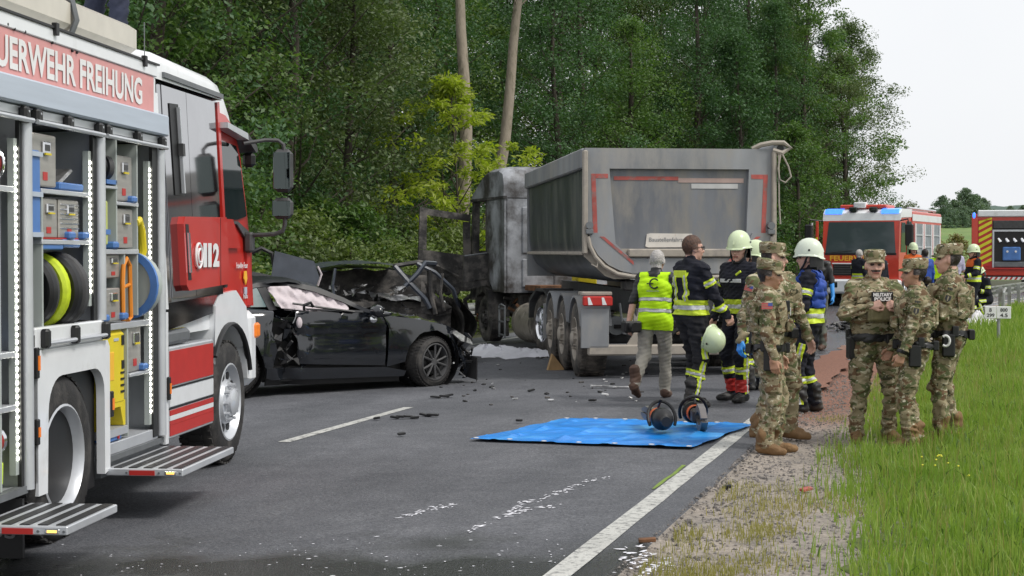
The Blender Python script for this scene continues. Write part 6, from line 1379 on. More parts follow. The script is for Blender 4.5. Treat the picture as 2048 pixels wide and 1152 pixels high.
    # hands with five fingers each
    for nm, curl, mi, hs in (('l', lcurl, 6, -1), ('r', rcurl, 7, 1)):
        sh, el, wp = arms[nm]; fdir = wp - el; fdir /= np.linalg.norm(fdir)
        inn = v(-hs, .15, 0); nrm = inn - fdir * (inn @ fdir); nrm /= np.linalg.norm(nrm) + 1e-9; sd = np.cross(nrm, fdir) * (1); 
        if sd @ v(0, 1, .2) < 0: sd = -sd
        q = []
        ad = lambda a, b_, ra, rb: q.append(('hand', 'cap', wp + fdir * a[0] + sd * a[1] + nrm * a[2], wp + fdir * b_[0] + sd * b_[1] + nrm * b_[2], ra, rb))
        if sleeve == 'short': q.append(('hand', 'cap', el - fdir * .02, wp, .042, .032))
        else: ad((-.06, 0, 0), (.02, 0, 0), .030, .027)
        for i in range(4):
            y0 = .030 - .020 * i; L1 = (.040, .045, .042, .033)[i]; ad((.015, y0 * .7, 0), (.085 - .004 * abs(i - 1), y0, .0), .0165, .0125)
            a1 = curl * 1.1 + .08 * i; a2 = a1 + curl * 1.3; p1 = np.array([.085 - .004 * abs(i - 1), y0, 0]); p2 = p1 + L1 * np.array([math.cos(a1), -.02, math.sin(a1)]); p3 = p2 + L1 * .85 * np.array([math.cos(a2), 0, math.sin(a2)])
            ad(p1, p2, .0105, .0098); ad(p2, p3, .0098, .0085)
        ad((.02, .026, .004), (.055, .050, .018), .015, .0125); ad((.055, .050, .018), (.090, .050, .034), .0115, .0095)
        gV, gF = polygonise(q, .0058 if res < .015 else .011, .008); allV.append(gV); allF.append(gF + off_); allM.append(np.full(len(gF), mi)); off_ += len(gV)
    AV = np.concatenate(allV); AF = np.concatenate(allF); AM = np.concatenate(allM)
    me = bpy.data.meshes.new('body'); me.from_pydata(AV.tolist(), [], AF.tolist()); link('body', me, mats, P_, AM, 180)
    inf = dict(P=P_, V=V, F=F, vt=vt, arms=arms, feet=feet, hc=hc, Rh=Rh, up=up_, hV=hV, hF=hF, loc=loc, Rl=Rl, pel=pel, bulk=bulk)
    # hair shell
    if hair:
        lf_ = loc[hF].mean(axis=1)
        if hairlen == 2: sel = (lf_[:, 2] > -.02) & (lf_[:, 1] < .075 - .3 * np.maximum(0, .06 - lf_[:, 2])) | ((lf_[:, 1] < -.02) & (lf_[:, 2] > -.08))
        elif hairlen == 1: sel = ((lf_[:, 2] > .055) & (lf_[:, 1] < .085)) | ((lf_[:, 1] < .02) & (lf_[:, 2] > -.005)) | ((lf_[:, 1] < -.03) & (lf_[:, 2] > -.06))
        else: sel = ((lf_[:, 1] < -.005) & (lf_[:, 2] > -.05))
        sb = shell(hV, hF, sel, [], .008 if hairlen else .004, .010); 
        if sb.f: sb.build('hair', hair, P_, smooth=180)
    if cover in ('helmet', 'whitehelmet'): helmet(P_, hc, Rh, cover)
    if cover == 'cap': cap(P_, hc, Rh)
    if stripes: fire_stripes(inf, stripes)
    return inf
def sel_tag(inf, *names): 
    m = np.isin(inf['vt'], names); return m[inf['F']].all(axis=1)
def limb_band(inf, name, a, b_, t0, t1, mats=('neonstripe', 'silverstripe', 'neonstripe'), off=.007, split=(.33, .67), nm='reflective_band'):
    d = b_ - a; L = np.linalg.norm(d); u = d / L; root = None; ts = [t0, t0 + (t1 - t0) * split[0], t0 + (t1 - t0) * split[1], t1] if len(mats) == 3 else [t0, t1]
    for k, mt in enumerate(mats):
        q0, q1 = a + d * ts[k], a + d * ts[k + 1]
        sb = shell(inf['V'], inf['F'], sel_tag(inf, *([name] if isinstance(name, str) else name)), [(tuple(q0), tuple(-u)), (tuple(q1), tuple(u))], off + (.002 if k == 1 else 0))
        if sb.f:
            o = sb.build(nm if root is None else 'band_strip', mt, inf['P'] if root is None else root, smooth=180); root = root or o
    return root
def fire_stripes(inf, kind):
    up_ = inf['up']; Rl = inf['Rl']; zax = Rl @ np.array([0, 0, 1.0])
    for n_ in ('l', 'r'):
        sh, el, wp = inf['arms'][n_]; limb_band(inf, 'uparm_' + n_, sh, el, .42, .66); limb_band(inf, 'forearm_' + n_, el, wp, .45, .74)
        hip, kn, an = inf['feet'][n_]; limb_band(inf, 'shin_' + n_, kn, an, .30, .48)
        if 'legs' in kind:     # vertical tape down the outer shin and thigh
            sx = -1 if n_ == 'l' else 1
            for tagn, a, b_ in (('thigh_' + n_, hip + (kn - hip) * .45, kn), ('shin_' + n_, kn, an)):
                d = (b_ - a) / np.linalg.norm(b_ - a); side = np.array([0, 1.0, 0]); side -= d * (side @ d); side /= np.linalg.norm(side)
                out = np.cross(side, d); out = out * sx if (out * sx)[0] * sx > 0 else -out * sx
                for w, mt, of in ((.034, 'neonstripe', .006), (.009, 'silverstripe', .009)):
                    sb = shell(inf['V'], inf['F'], sel_tag(inf, tagn), [(tuple(a), tuple(-d)), (tuple(b_), tuple(d)), (tuple(a + side * w), tuple(side)), (tuple(a - side * w), tuple(-side)), (tuple(a), tuple(-out))], of)
                    if sb.f: sb.build('leg_tape', mt, inf['P'], smooth=180)
    tz = lambda z: up_(np.array([0, 0, z]))
    limb_band(inf, ['torso', 'thigh_l', 'thigh_r'], tz(.935), tz(1.085), 0, 1, ('neonstripe', 'silverstripe', 'neonstripe'), .008, (.36, .64), 'hem_band') if 'hem' in kind else None
    if 'vert' in kind:
        fx = Rl @ np.array([1.0, 0, 0]); fy = Rl @ np.array([0, 1.0, 0])
        for sx in (-1, 1):
            c = tz(1.2) + fx * sx * .085
            for w, mt, of in ((.034, 'neonstripe', .006), (.010, 'silverstripe', .009)):
                sb = shell(inf['V'], inf['F'], sel_tag(inf, 'torso'), [(tuple(c + fx * w), tuple(fx)), (tuple(c - fx * w), tuple(-fx)), (tuple(tz(1.075)), tuple(-zax)), (tuple(tz(1.36)), tuple(zax))], of)
                if sb.f: sb.build('shoulder_tape', mt, inf['P'], smooth=180)
def torso_shell(inf, name, mt, z0, z1, off, th, extra=(), tags_=('torso',), parent=None):
    up_ = inf['up']; zax = inf['Rl'] @ np.array([0, 0, 1.0])
    sb = shell(inf['V'], inf['F'], sel_tag(inf, *tags_), [(tuple(up_(np.array([0, 0, z0]))), tuple(-zax)), (tuple(up_(np.array([0, 0, z1]))), tuple(zax))] + list(extra), off, th)
    return sb.build(name, mt, parent or inf['P'], smooth=180) if sb.f else None
def onbody(inf, name, mt, c, size, rot=None, bev=.008, parent=None, rz=0, m4=None):
    up_ = inf['up']; fb = 1 + .8 * (inf['bulk'] - 1.08); c = (c[0] * fb, c[1] * fb, c[2]); Mx = Matrix.Translation(Vector(up_(np.array(c, float)))) @ Matrix(inf['Rl'].tolist()).to_4x4() @ Matrix.Rotation(R(rz), 4, 'Z')
    if m4 is not None: Mx = Mx @ m4
    b = MB(); b.box(-size[0], size[0], -size[1], size[1], -size[2], size[2], bev, M4=Mx); return b.build(name, mt, parent or inf['P'])
def limb_patch(inf, arm, t, outdir, w, h, mts, name, roll=0):
    """a flat patch on the sleeve: mts 'flag' or a material"""
    sh, el, wp = inf['arms'][arm]; d = (el - sh) / np.linalg.norm(el - sh); o = np.array(outdir, float); o -= d * (o @ d); o /= np.linalg.norm(o); u = np.cross(d, o) * -1
    c = sh + (el - sh) * t + o * .073; Mx = Matrix([[u[0], o[0], -d[0], c[0]], [u[1], o[1], -d[1], c[1]], [u[2], o[2], -d[2], c[2]], [0, 0, 0, 1]])
    b = MB(); b.box(-w, w, -.012, .004, -h, h, .003, M4=Mx); pt = b.build(name, 'patch' if mts == 'flag' else mts, inf['P'])
    if mts == 'flag':
        for k in range(4):
            b = MB(); b.box(-w, w, .004, .0055, h - h * .5 * k - h * .28, h - h * .5 * k, M4=Mx); b.build('flag_stripe', 'flagred', pt)
        b = MB(); b.box(-w if False else .2 * w, w, .004, .0065, 0, h, M4=Mx); b.build('flag_canton', 'flagblue', pt)
    return pt, Mx
def soldier_kit(inf, female=False, holster='r', cuff=False, plate=None, radio=False):
    P_ = inf['P']
    cv = torso_shell(inf, 'plate_carrier', 'camo', 1.10, 1.365, .035, .05)
    for sx in (-1, 1):
        onbody(inf, 'carrier_strap', 'camo', (sx * .085, -.005, 1.435), (.028, .085, .02), bev=.012, parent=cv)
    for k, (x, z, w) in enumerate(((-.09, 1.16, .04), (0, 1.16, .042), (.09, 1.16, .04))):
        onbody(inf, 'pouch', 'camo' if plate is None else 'coyote', (x, .185, z), (w, .028, .055), parent=cv, bev=.012)
    for sx in (-1, 1): onbody(inf, 'side_pouch', 'camo', (sx * .205, -.02, 1.17), (.025, .05, .06), parent=cv, bev=.012)
    onbody(inf, 'back_panel', 'camo', (0, -.165, 1.25), (.11, .02, .12), parent=cv, bev=.015)
    bl = torso_shell(inf, 'duty_belt', 'black', .925, .985, .022, .03)
    hx = .19 if holster == 'r' else -.19
    onbody(inf, 'holster', 'black', (hx * 1.05, .02, .86), (.028, .055, .10), parent=bl, bev=.012); onbody(inf, 'holster_grip', 'black', (hx * 1.05, -.03, .98), (.022, .03, .05), parent=bl, bev=.01)
    onbody(inf, 'belt_pouch', 'black', (-hx * .98, .03, .94), (.03, .04, .06), parent=bl, bev=.01); onbody(inf, 'belt_pouch', 'black', (hx * .5, -.16, .95), (.045, .028, .045), parent=bl, bev=.01); onbody(inf, 'belt_pouch', 'black', (-hx * .4, .165, .95), (.04, .025, .045), parent=bl, bev=.01)
    if radio:
        onbody(inf, 'radio', 'black', (.10, .165, 1.33), (.028, .022, .05), parent=cv, bev=.008)
        b = MB(); u = inf['up']; b.tube([u(np.array(q, float)) for q in ((.12, .15, 1.36), (.06, .17, 1.28), (.09, .19, 1.20))], .008, 6); b.build('radio_cord', 'black', cv)
        onbody(inf, 'radio_label', 'letter', (.06, .19, 1.28), (.016, .004, .035), parent=cv, bev=.002)
    for n_ in ('l', 'r'):
        hip, kn, an = inf['feet'][n_]; sx = -1 if n_ == 'l' else 1; c = hip + (kn - hip) * .62 + np.array([sx * .085, 0, 0])
        b = MB(); b.box(c[0] - .022, c[0] + .022, c[1] - .07, c[1] + .07, c[2] - .09, c[2] + .09, .018); b.build('thigh_pocket', 'camo', P_)
    if cuff:
        u = inf['up']; b = MB(); b.tube([u(np.array([hx * 1.32, .05 + .035 * math.cos(t), .90 + .045 * math.sin(t)])) for t in np.linspace(.9, 5.4, 16)], .012, 7); b.build('handcuff', 'letter', bl)
    return cv

FG = 'firefighters in dark turnout gear'; SG = 'soldiers in camouflage'
def at(px, d): return ((px - 1024) / 3100 * d, d)
# officer with glasses, helmet in his hand
o = person('bareheaded firefighter with glasses holding a pale green helmet at his hip', at(1383, 16.6), 62, 1.86, lf=(-.12, .10, -12), rf=(.12, -.08, 20), rh=(.24, .28, .90), lh=(-.26, .10, .82), hyaw=-12, hair='brownhair', hairlen=1, bulk=1.12, stripes='hem vert legs', seed=3, group=FG, top='navy', legs='charcoal')
b = MB(); T_ = lambda p: tuple(o['hc'] + o['Rh'] @ np.array(p)); b.tube([T_((-.075, .02, .015)), T_((-.07, .095, .012)), T_((-.02, .108, .008)), T_((.02, .108, .008)), T_((.07, .095, .012)), T_((.075, .02, .015))], .004, 5)
for sx in (-1, 1): b.tube([T_((sx * .035 + .024 * math.cos(t), .106, .008 + .018 * math.sin(t))) for t in np.linspace(0, 6.28, 12)[:-1]], .0035, 4, closed=True)
b.build('glasses', 'black', o['P'])
onbody(o, 'back_plate', 'neonstripe', (0, -.137, 1.345), (.105, .006, .035), bev=.003)
bp_ = o['up'](np.array([0, -.137 * 1.032 - .0065, 1.325])); text('back_lettering', 'FEUERWEHR', (bp_[0] + .098, bp_[1], bp_[2]), (-.196, 0, 0), (0, 0, .04), 'letterblack', o['P'], bold=.03)
wp = o['arms']['r'][2]; hh = thing('loose_helmet', (0, 0, 0), 0, 'pale green helmet held by the firefighter with glasses', 'helmet')
hx, hy = at(1417, 16.45); hh.location = (hx, hy, .74); 
hm = helmet(hh, np.zeros(3), rotm(25, 112, 20), 'helmet', .98)
# man in hi-vis vest walking away
wv = person('grey-haired man in a fluorescent yellow vest walking away past the trailer', at(1310, 17.7), 24, 1.72, lf=(-.13, -.34, 0), rf=(.08, .14, 0), feet_up=(.10, 0), lh=(-.31, -.06, .84), rh=(.26, .16, .86), lean=6, hpitch=-8, hyaw=0, hair='greyhair', hairlen=2, top='black', legs='khaki', boots='brownshoe', sleeve='short', seed=5, wr=.007, group='civilian helpers at the scene')
vs_ = torso_shell(wv, 'safety_vest', 'vestneon', .80, 1.46, .016, .02, tags_=('torso', 'thigh_l', 'thigh_r'))
for z in (1.0, 1.13): torso_shell(wv, 'vest_band', 'silverstripe', z, z + .045, .021, .006, parent=vs_)
u_ = wv['up']; b = MB(); b.tube([u_(np.array([.03 + .055 * math.cos(R(a)), -.158, 1.33 + .055 * math.sin(R(a))])) for a in range(40, 330, 20)], .010, 6); b.tube([u_(np.array([.02 - .02 * k, -.162, 1.325 + .008 * (k % 2)])) for k in range(5)], .007, 5); b.build('vest_logo', 'letterblack', vs_)
p_ = u_(np.array([.09, -.163, 1.235])); text('vest_lettering', 'NOTFALLSEELSORGE', p_, wv['Rl'] @ np.array([-.15, 0, 0]), wv['Rl'] @ np.array([0, 0, .018]), 'lettergrey', vs_)
cm = thing('camera_bag', (*at(1263, 17.6), .80), R(20), 'black camera carried low by the man in the yellow vest', 'camera'); b = MB(); b.box(-.11, .11, -.06, .06, -.07, .06, .02); b.cyl((-.02, -.06, 0), (-.02, -.16, 0), .05, n=14); b.build('camera_body', 'black', cm)
# firefighter with helmet facing left, one behind
f3 = person('helmeted firefighter with open jacket facing left in front of the tailgate', at(1480, 17.1), -128, 1.83, lf=(-.11, .06, -10), rf=(.13, -.03, 15), rh=(.30, .10, .80), lh=(-.28, .10, .85), hyaw=20, hpitch=-4, cover='helmet', hair='darkhair', hairlen=0, bulk=1.1, stripes='hem legs', seed=7, group=FG)
onbody(f3, 'chest_band', 'silverstripe', (0, .142, 1.28), (.15, .006, .02), bev=.004); onbody(f3, 'chest_tape', 'neonstripe', (-.1, .13, 1.36), (.04, .008, .012), bev=.003, m4=Matrix.Rotation(R(30), 4, 'Y'))
for n_ in ('l', 'r'):
    hip, kn, an = f3['feet'][n_]; limb_band(f3, 'shin_' + n_, kn, an, .62, .95, ('redfilm',), .008, nm='red_gaiter')
f4 = person('helmeted firefighter mostly hidden behind the soldiers, seen in the gap', at(1512, 18.4), -50, 1.74, cover='helmet', bulk=1.1, stripes='hem', seed=8, group=FG, res=.016)
f7 = person('helmeted firefighter in a blue vest standing behind the two soldiers', at(1620, 16.3), -72, 1.78, lf=(-.13, .07, -8), rf=(.10, -.05, 8), lh=(-.30, .12, .84), rh=(.25, .2, .9), hyaw=0, cover='whitehelmet', bulk=1.14, stripes='hem legs', seed=9, group=FG)
bvv = torso_shell(f7, 'blue_vest', 'bluevest', 1.10, 1.47, .02, .024)
b8 = person('man with blue gloves in olive trousers walking behind the group', at(1634, 26.2), -150, 1.78, lf=(-.14, .1, 0), rf=(.14, -.12, 0), lh=(-.32, .12, .86), rh=(.3, .1, .86), top='black', legs='olive', boots='brownshoe', sleeve='short', hand_l='glove', hand_r='glove', hair='darkhair', hairlen=1, res=.018, seed=10, group='civilian helpers at the scene')
# soldiers, left pair
s5 = person('taller soldier with a blue glove standing behind the woman soldier', at(1545, 13.8), 148, 1.77, lf=(-.17, .04, -30), rf=(.14, -.02, -45), rh=(.38, -.0, .82), lh=(-.36, .10, .84), hyaw=40, top='camo', legs='camo', boots='tanboot', bootz=.09, cover='cap', hand_r='glove', hair='darkhair', bulk=1.24, seed=11, group=SG, wr=.011)
soldier_kit(s5, holster='r'); limb_patch(s5, 'r', .3, (1, .3, 0), .042, .026, 'flag', 'flag_patch')
s6 = person('woman soldier in camouflage looking right, in front of the taller soldier', at(1536, 13.0), 100, 1.64, lf=(-.09, .08, -5), rf=(.10, -.02, 10), rh=(.27, .06, .76), lh=(-.25, .12, .80), hyaw=-4, hpitch=-6, top='camo', legs='camo', boots='tanboot', bootz=.09, cover='cap', hair='darkhair', hairlen=1, skin='tanskin', seed=12, group=SG, wr=.011, bulk=1.14)
soldier_kit(s6, holster='r', radio=True); limb_patch(s6, 'r', .28, (1, .0, 0), .048, .03, 'flag', 'flag_patch')
# soldiers, right trio
s9 = person('soldier with a moustache gripping his vest marked military police', at(1748, 13.8), 172, 1.72, lf=(-.15, .0, -15), rf=(.17, .03, 20), rh=(.11, .22, 1.24), lh=(-.13, .22, 1.24), rpole=(.9, -.3, -.6), lpole=(-.9, -.3, -.6), hyaw=-14, top='camo', legs='camo', boots='tanboot', bootz=.09, cover='cap', hair='darkhair', stash='darkhair', bulk=1.24, rcurl=1.1, lcurl=1.1, seed=13, group=SG, wr=.011)
cv = soldier_kit(s9, holster='r', plate=True)
onbody(s9, 'name_plate', 'black', (0, .182, 1.325), (.10, .008, .045), bev=.004, parent=cv); q_ = s9['up'](np.array([0, .182 * 1.128 + .008, 1.328])); text('name_lettering', 'MILITARY', (q_[0] + .088, q_[1], q_[2]), (-.176, 0, 0), (0, 0, .032), 'letter', cv, bold=.05, th=.002); text('name_lettering', 'POLICE', (q_[0] + .078, q_[1], q_[2] - .04), (-.156, 0, 0), (0, 0, .034), 'letter', cv, bold=.05, th=.002)
onbody(s9, 'front_pouch', 'coyote', (0, .19, 1.18), (.125, .035, .075), bev=.02, parent=cv)
s10 = person('woman soldier with dark hair bun, second of the right-hand trio', at(1832, 13.35), -80, 1.64, lf=(-.10, .05, -5), rf=(.10, -.03, 10), lh=(-.27, .16, .80), rh=(.22, .2, .9), hyaw=8, top='camo', legs='camo', boots='tanboot', bootz=.09, cover='cap', hair='darkhair', hairlen=1, skin='tanskin', seed=14, group=SG, wr=.011, bulk=1.16)
cv = soldier_kit(s10, holster='l')
b = MB(); c_ = s10['hc'] + s10['Rh'] @ np.array([0, -.12, -.055]); b.ell(tuple(c_), (.045, .035, .035), 12, 8); b.build('hair_bun', 'darkhair', s10['P'], smooth=180)
sh, el, wp = s10['arms']['l']; limb_band(s10, 'forearm_l', el, wp, .88, .99, ('black',), .008, nm='wrist_strap')
s11 = person('soldier with handcuffs on his belt, rightmost of the trio', at(1900, 13.75), -78, 1.76, lf=(-.12, .06, -5), rf=(.12, -.06, 10), lh=(-.16, .30, 1.02), rh=(.15, .30, 1.0), hyaw=6, top='camo', legs='camo', boots='tanboot', bootz=.09, cover='cap', hair='darkhair', bulk=1.22, seed=15, group=SG, wr=.011)
cv = soldier_kit(s11, holster='l', cuff=True)
for S_ in (s10, s11):
    pt, Mx = limb_patch(S_, 'l', .22, (-1, 0, 0), .045, .018, 'coyote', 'sleeve_tab'); g_, f_g = text_geo('MP', .03)
    b = MB(); b.add([tuple(Mx @ Vector((-.026 + .052 * a, .0055, -.011 + .022 * c))) for a, c in g_], f_g); b.build('tab_lettering', 'letterblack', pt, smooth=0)
    sh, el, wp = S_['arms']['l']; pt, Mx = limb_patch(S_, 'l', .52, (-1, 0, 0), .034, .04, 'coyote', 'unit_patch')
    b = MB(); b.prism([(-.024, .028), (.024, .028), (.024, -.008), (0, -.032), (-.024, -.008)], 'y', .004, .006); b.v = [tuple(Mx @ Vector(p)) for p in b.v]; b.build('patch_shield', 'letterblack', pt)
    b = MB(); b.prism([(-.006, .02), (.006, .02), (.004, -.02), (-.004, -.02)], 'y', .006, .0075); b.v = [tuple(Mx @ Vector(p)) for p in b.v]; b.build('patch_sword', 'patch', pt)
# firefighter on the roof of the near engine: only the legs reach into the picture
m_ = Matrix.Rotation(FE_RZ, 4, 'Z'); rp2 = Vector(FE_LOC) + _k * (m_ @ Vector((3.2, .95, 3.44)))
fr = person('person in navy trousers standing on the roof of the near fire engine', (rp2.x, rp2.y), 30, 1.8, lf=(-.14, 0, 0), rf=(.14, .02, 0), z=rp2.z, seed=21, res=.018, bulk=1.1, top='navy', legs=M.setdefault('navytrousers', mat('navy_trousers', (.02, .025, .05), .85, var=.2)), hair='darkhair', hairlen=1, group=FG)
# far helpers
def far_p(px, foot, head, label, H=1.78, **kw):
    d = 1.65 * 3100 / (foot - 503); kw.setdefault('res', .022); kw.setdefault('wr', .005); return person(label, at(px, d), head, H, **kw)
far_p(1718, 622, 60, 'grey-haired fireman in a long dark coat by the far engine', hair='greyhair', hairlen=2, bulk=1.15, stripes='hem', seed=31, group=FG)
far_p(1746, 618, 120, 'dark-haired fireman beside the grey-haired one', 1.75, hair='darkhair', hairlen=2, bulk=1.12, stripes='hem', seed=32, group=FG)
far_p(1762, 612, 150, 'helmeted figure just behind the dark-haired fireman', 1.72, cover='whitehelmet', bulk=1.1, seed=33, group=FG)
far_p(1826, 618, 175, 'helmeted fireman with an orange collar facing the camera', 1.88, cover='helmet', top='orangecloth', seed=34, bulk=1.1, group=FG)
far_p(1850, 630, -20, 'man in navy seen from behind between the soldiers', 1.74, hair='darkhair', hairlen=2, top='bluevest', seed=35, group=FG)
far_p(1876, 625, 20, 'figure with a yellow helmet half hidden behind the capped soldiers', 1.76, cover='helmet', top='vestneon', seed=36, group=FG)
far_p(1909, 622, 10, 'man in a pale lilac shirt and dark overalls seen from behind', 1.82, hair='brownhair', hairlen=1, top='lilac', legs='navy', seed=37, group='civilian helpers at the scene', sleeve='short')
a_ = far_p(1948, 640, -100, 'helmeted fireman with orange shoulders near the guardrail', 1.82, cover='helmet', stripes='hem', top='navy', bulk=1.1, seed=38, group=FG, rh=(.16, .3, 1.05), lh=(-.16, .3, 1.05)); torso_shell(a_, 'orange_yoke', 'orangecloth', 1.28, 1.47, .012, .016)
far_p(1972, 636, -120, 'crouching helmeted fireman looking at a phone by the guardrail', 1.78, cover='helmet', bulk=1.1, seed=39, group=FG, seat=.42, lean=18, hpitch=-18, lf=(-.14, .22, 0), rf=(.14, -.05, 0), lh=(-.1, .38, 1.15), rh=(.1, .38, 1.15), stripes='legs')

# ------------------------------------------------------------------ far fire engine, front towards the camera (frame: x to its left as it stands, y backwards along it, z up)
M['chevyellow'] = mat('chevron_yellow', (.72, .68, .03), .5, var=.06); M['shutter'] = mat('grey_shutter', (.22, .25, .27), .5, var=.2, vs=3)
fx = thing('fire_engine', (10.05, 50.3, -.12), R(-26), 'red and white fire engine facing the camera in the right background', 'fire engine')
b = MB(); b.prism([(.05, .75), (-.02, 1.2), (.0, 1.75), (.12, 2.75), (.35, 2.95), (1.9, 2.98), (1.9, .75)], 'x', .02, 2.48); b.build('cab', 'brightred', fx)
b = MB(); b.prism([(.12, 2.76), (.16, 3.0), (.4, 3.14), (1.9, 3.16), (1.9, 2.9), (.3, 2.86)], 'x', .0, 2.5); b.build('cab_roof', 'white', fx)
b = MB(); b.add([(.12, -.012, 1.72), (2.38, -.012, 1.72), (2.30, .108, 2.72), (.20, .108, 2.72)], [(0, 1, 2, 3)]); b.add([(.12, .0, 1.72), (2.38, .0, 1.72), (2.30, .12, 2.72), (.20, .12, 2.72)], [(3, 2, 1, 0)]); b.build('windscreen', 'windscreen', fx)
b = MB(); b.box(.1, 2.4, -.03, .0, 1.66, 1.73, .01); b.tube([(.3, -.04, 1.74), (1.0, -.05, 1.80)], .012, 5); b.tube([(1.3, -.04, 1.74), (2.0, -.05, 1.80)], .012, 5); b.build('wiper_cowl', 'black', fx)
text('lettering', 'FEUERWEHR', (.28, -.035, 1.47), (1.6, 0, 0), (0, 0, .17), 'letteryellow', fx, bold=.03)
b = MB(); b.box(.35, 2.15, -.06, .0, 1.36, 1.40, .01); b.build('grille_bar', 'white', fx)
b = MB(); b.box(.38, 2.12, -.05, -.01, 1.0, 1.35, .03); g_ = b.build('grille', 'black', fx)
for k in range(4): b = MB(); b.box(.42, 2.08, -.065, -.05, 1.05 + .075 * k, 1.08 + .075 * k); b.build('grille_slat', 'darkgrey', g_)
b = MB(); b.tube([(1.1, -.07, 1.16), (1.2, -.07, 1.24), (1.25, -.07, 1.16), (1.3, -.07, 1.24), (1.4, -.07, 1.16)], .012, 5); b.build('emblem', 'chrome', g_)
b = MB(); b.box(-.02, 2.52, -.14, .3, .42, .88, .06); b.build('bumper', 'white', fx)
for x in (.2, 1.95): b = MB(); b.box(x, x + .36, -.16, -.1, .6, .8, .03); b.build('headlight', 'glass', fx)
b = MB(); b.box(1.02, 1.5, -.155, -.13, .5, .62); pl = b.build('number_plate', 'letter', fx); b = MB(); b.box(1.02, 1.08, -.158, -.154, .5, .62); b.build('plate_band', 'blueplastic', pl)
text('plate_lettering', 'AS F 112', (1.11, -.156, .525), (.36, 0, 0), (0, 0, .07), 'letterblack', pl, th=.002)
for x0, x1 in ((.06, .62), (1.88, 2.44)): b = MB(); b.prism([(.14, 2.98), (.18, 3.12), (.5, 3.16), (.5, 2.98)], 'x', x0, x1); b.build('blue_beacon', 'bluelit', fx)
for x in (.85, 1.5): b = MB(); b.box(x, x + .26, .1, .3, 3.05, 3.2, .03); b.build('work_lamp', 'glass', fx)
b = MB(); b.box(.5, 2.0, .35, 1.6, 3.16, 3.28, .03); b.build('roof_gear', 'brightred', fx); b = MB(); b.box(.95, 1.35, .3, .6, 3.17, 3.36, .03); b.build('roof_box', 'white', fx)
b = MB(); b.box(-.01, 2.51, 1.92, 6.9, .75, 3.1, .03); b.build('equipment_body', 'brightred', fx)
b = MB(); b.box(2.505, 2.52, 1.92, 6.9, 2.78, 3.0); b.build('side_band', 'white', fx)
for k in range(3):
    y = 2.2 + 1.5 * k; b = MB(); b.box(2.50, 2.53, y, y + 1.2, .95, 2.7); sh_ = b.build('side_locker', 'shutter', fx)
    for yy in (y, y + 1.2): b = MB(); b.cyl((2.55, yy, .95), (2.55, yy, 2.7), .035, n=8); b.build('locker_light', 'letter', sh_)
    for z in (1.4, 1.9, 2.3): b = MB(); b.box(2.53, 2.56, y + .05, y + 1.15, z, z + .04); b.build('locker_shelf', 'alu', sh_)
    b = MB(); b.box(2.53, 2.6, y + .2, y + .6, 1.44, 1.8, .02); b.build('stored_case', random.choice(['redfilm', 'orangepaint', 'alubox']), sh_)
b = MB(); b.box(.4, 2.1, 2.2, 6.6, 3.12, 3.2); b.tube([(2.35, 2.0, 3.2), (2.35, 6.6, 3.2)], .05, 6); b.build('roof_ladder', 'alu', fx)
b = MB(); b.prism([(.25, 1.75), (.35, 2.7), (.95, 2.7), (1.05, 1.75)], 'x', 2.478, 2.492); b.build('side_window', 'glass', fx)
b = MB(); b.box(2.485, 2.50, 1.15, 1.85, 1.1, 2.75); b.build('crew_door', 'glass', fx)
# open door on the viewer's left with warning chevrons
b = MB(); b.box(-.20, -.12, -.02, .06, 1.0, 2.75, .01); b.box(-.30, -.20, -.015, .055, 1.0, 2.0, .01); dr_ = b.build('open_door', 'brightred', fx)
b = MB(); b.box(-.34, -.3, -.02, .06, .95, 2.7, .005); b.build('door_edge', 'white', dr_)
for k in range(5): b = MB(); z = 1.05 + .24 * k; b.prism([(-.29, z), (-.13, z + .12), (-.13, z + .24), (-.29, z + .12)], 'y', -.026, -.018); b.build('chevron', 'chevyellow', dr_)
for x, sg2 in ((-.22, -1), (2.62, 1)):
    b = MB(); b.tube([(1.25 + sg2 * 1.2, .2, 2.75), (x + sg2 * .15, -.05, 2.8), (x + sg2 * .18, -.05, 2.6)], .025, 6); b.build('mirror_arm', 'black', fx)
    b = MB(); b.box(x + sg2 * .2 - .13, x + sg2 * .2 + .13, -.12, .02, 1.95, 2.65, .04); b.build('mirror_housing', 'black', fx)
for y in (.95, 5.0):
    wheel(fx, (.0, y, .52), (-1, 0, 0), .52, .32, .3, 'truck'); wheel(fx, (2.5, y, .52), (1, 0, 0), .52, .32, .3, 'truck')
b = MB(); b.box(.4, 2.1, .2, 6.5, .4, .8); b.build('chassis', 'black', fx)
# ------------------------------------------------------------------ second far engine, tail towards the camera
rx = thing('fire_engine', (20.15, 68.0, -.2), R(-17), 'fire engine seen from behind with yellow and red chevrons at the right edge', 'fire engine')
b = MB(); b.box(0, 2.5, .06, 6.5, .8, 3.5, .03); b.build('equipment_body', 'brightred', rx)
b = MB(); b.box(.25, 2.5, -.02, 6.4, 3.36, 3.66, .04); b.build('roof_box', 'white', rx)
b = MB(); b.box(.3, .85, .0, .06, 1.2, 3.25); ch = b.build('chevron_panel', 'redfilm', rx)
for k in range(8): b = MB(); z = 1.15 + .27 * k; b.prism([(.3, max(1.2, z)), (.85, z + .3), (.85, min(3.25, z + .44)), (.3, min(3.25, z + .14))], 'y', -.006, .0); b.build('chevron', 'chevyellow', ch)
b = MB(); b.box(.0, .28, .0, .06, 1.0, 3.3, .02); b.build('corner_post', 'brightred', rx)
b = MB(); b.box(.88, 2.5, .02, .06, 1.15, 3.2); b.build('pump_bay', 'black', rx)
b = MB(); b.box(.9, 2.45, -.03, .03, 2.85, 3.2, .02); b.build('shutter', 'darkgrey', rx)
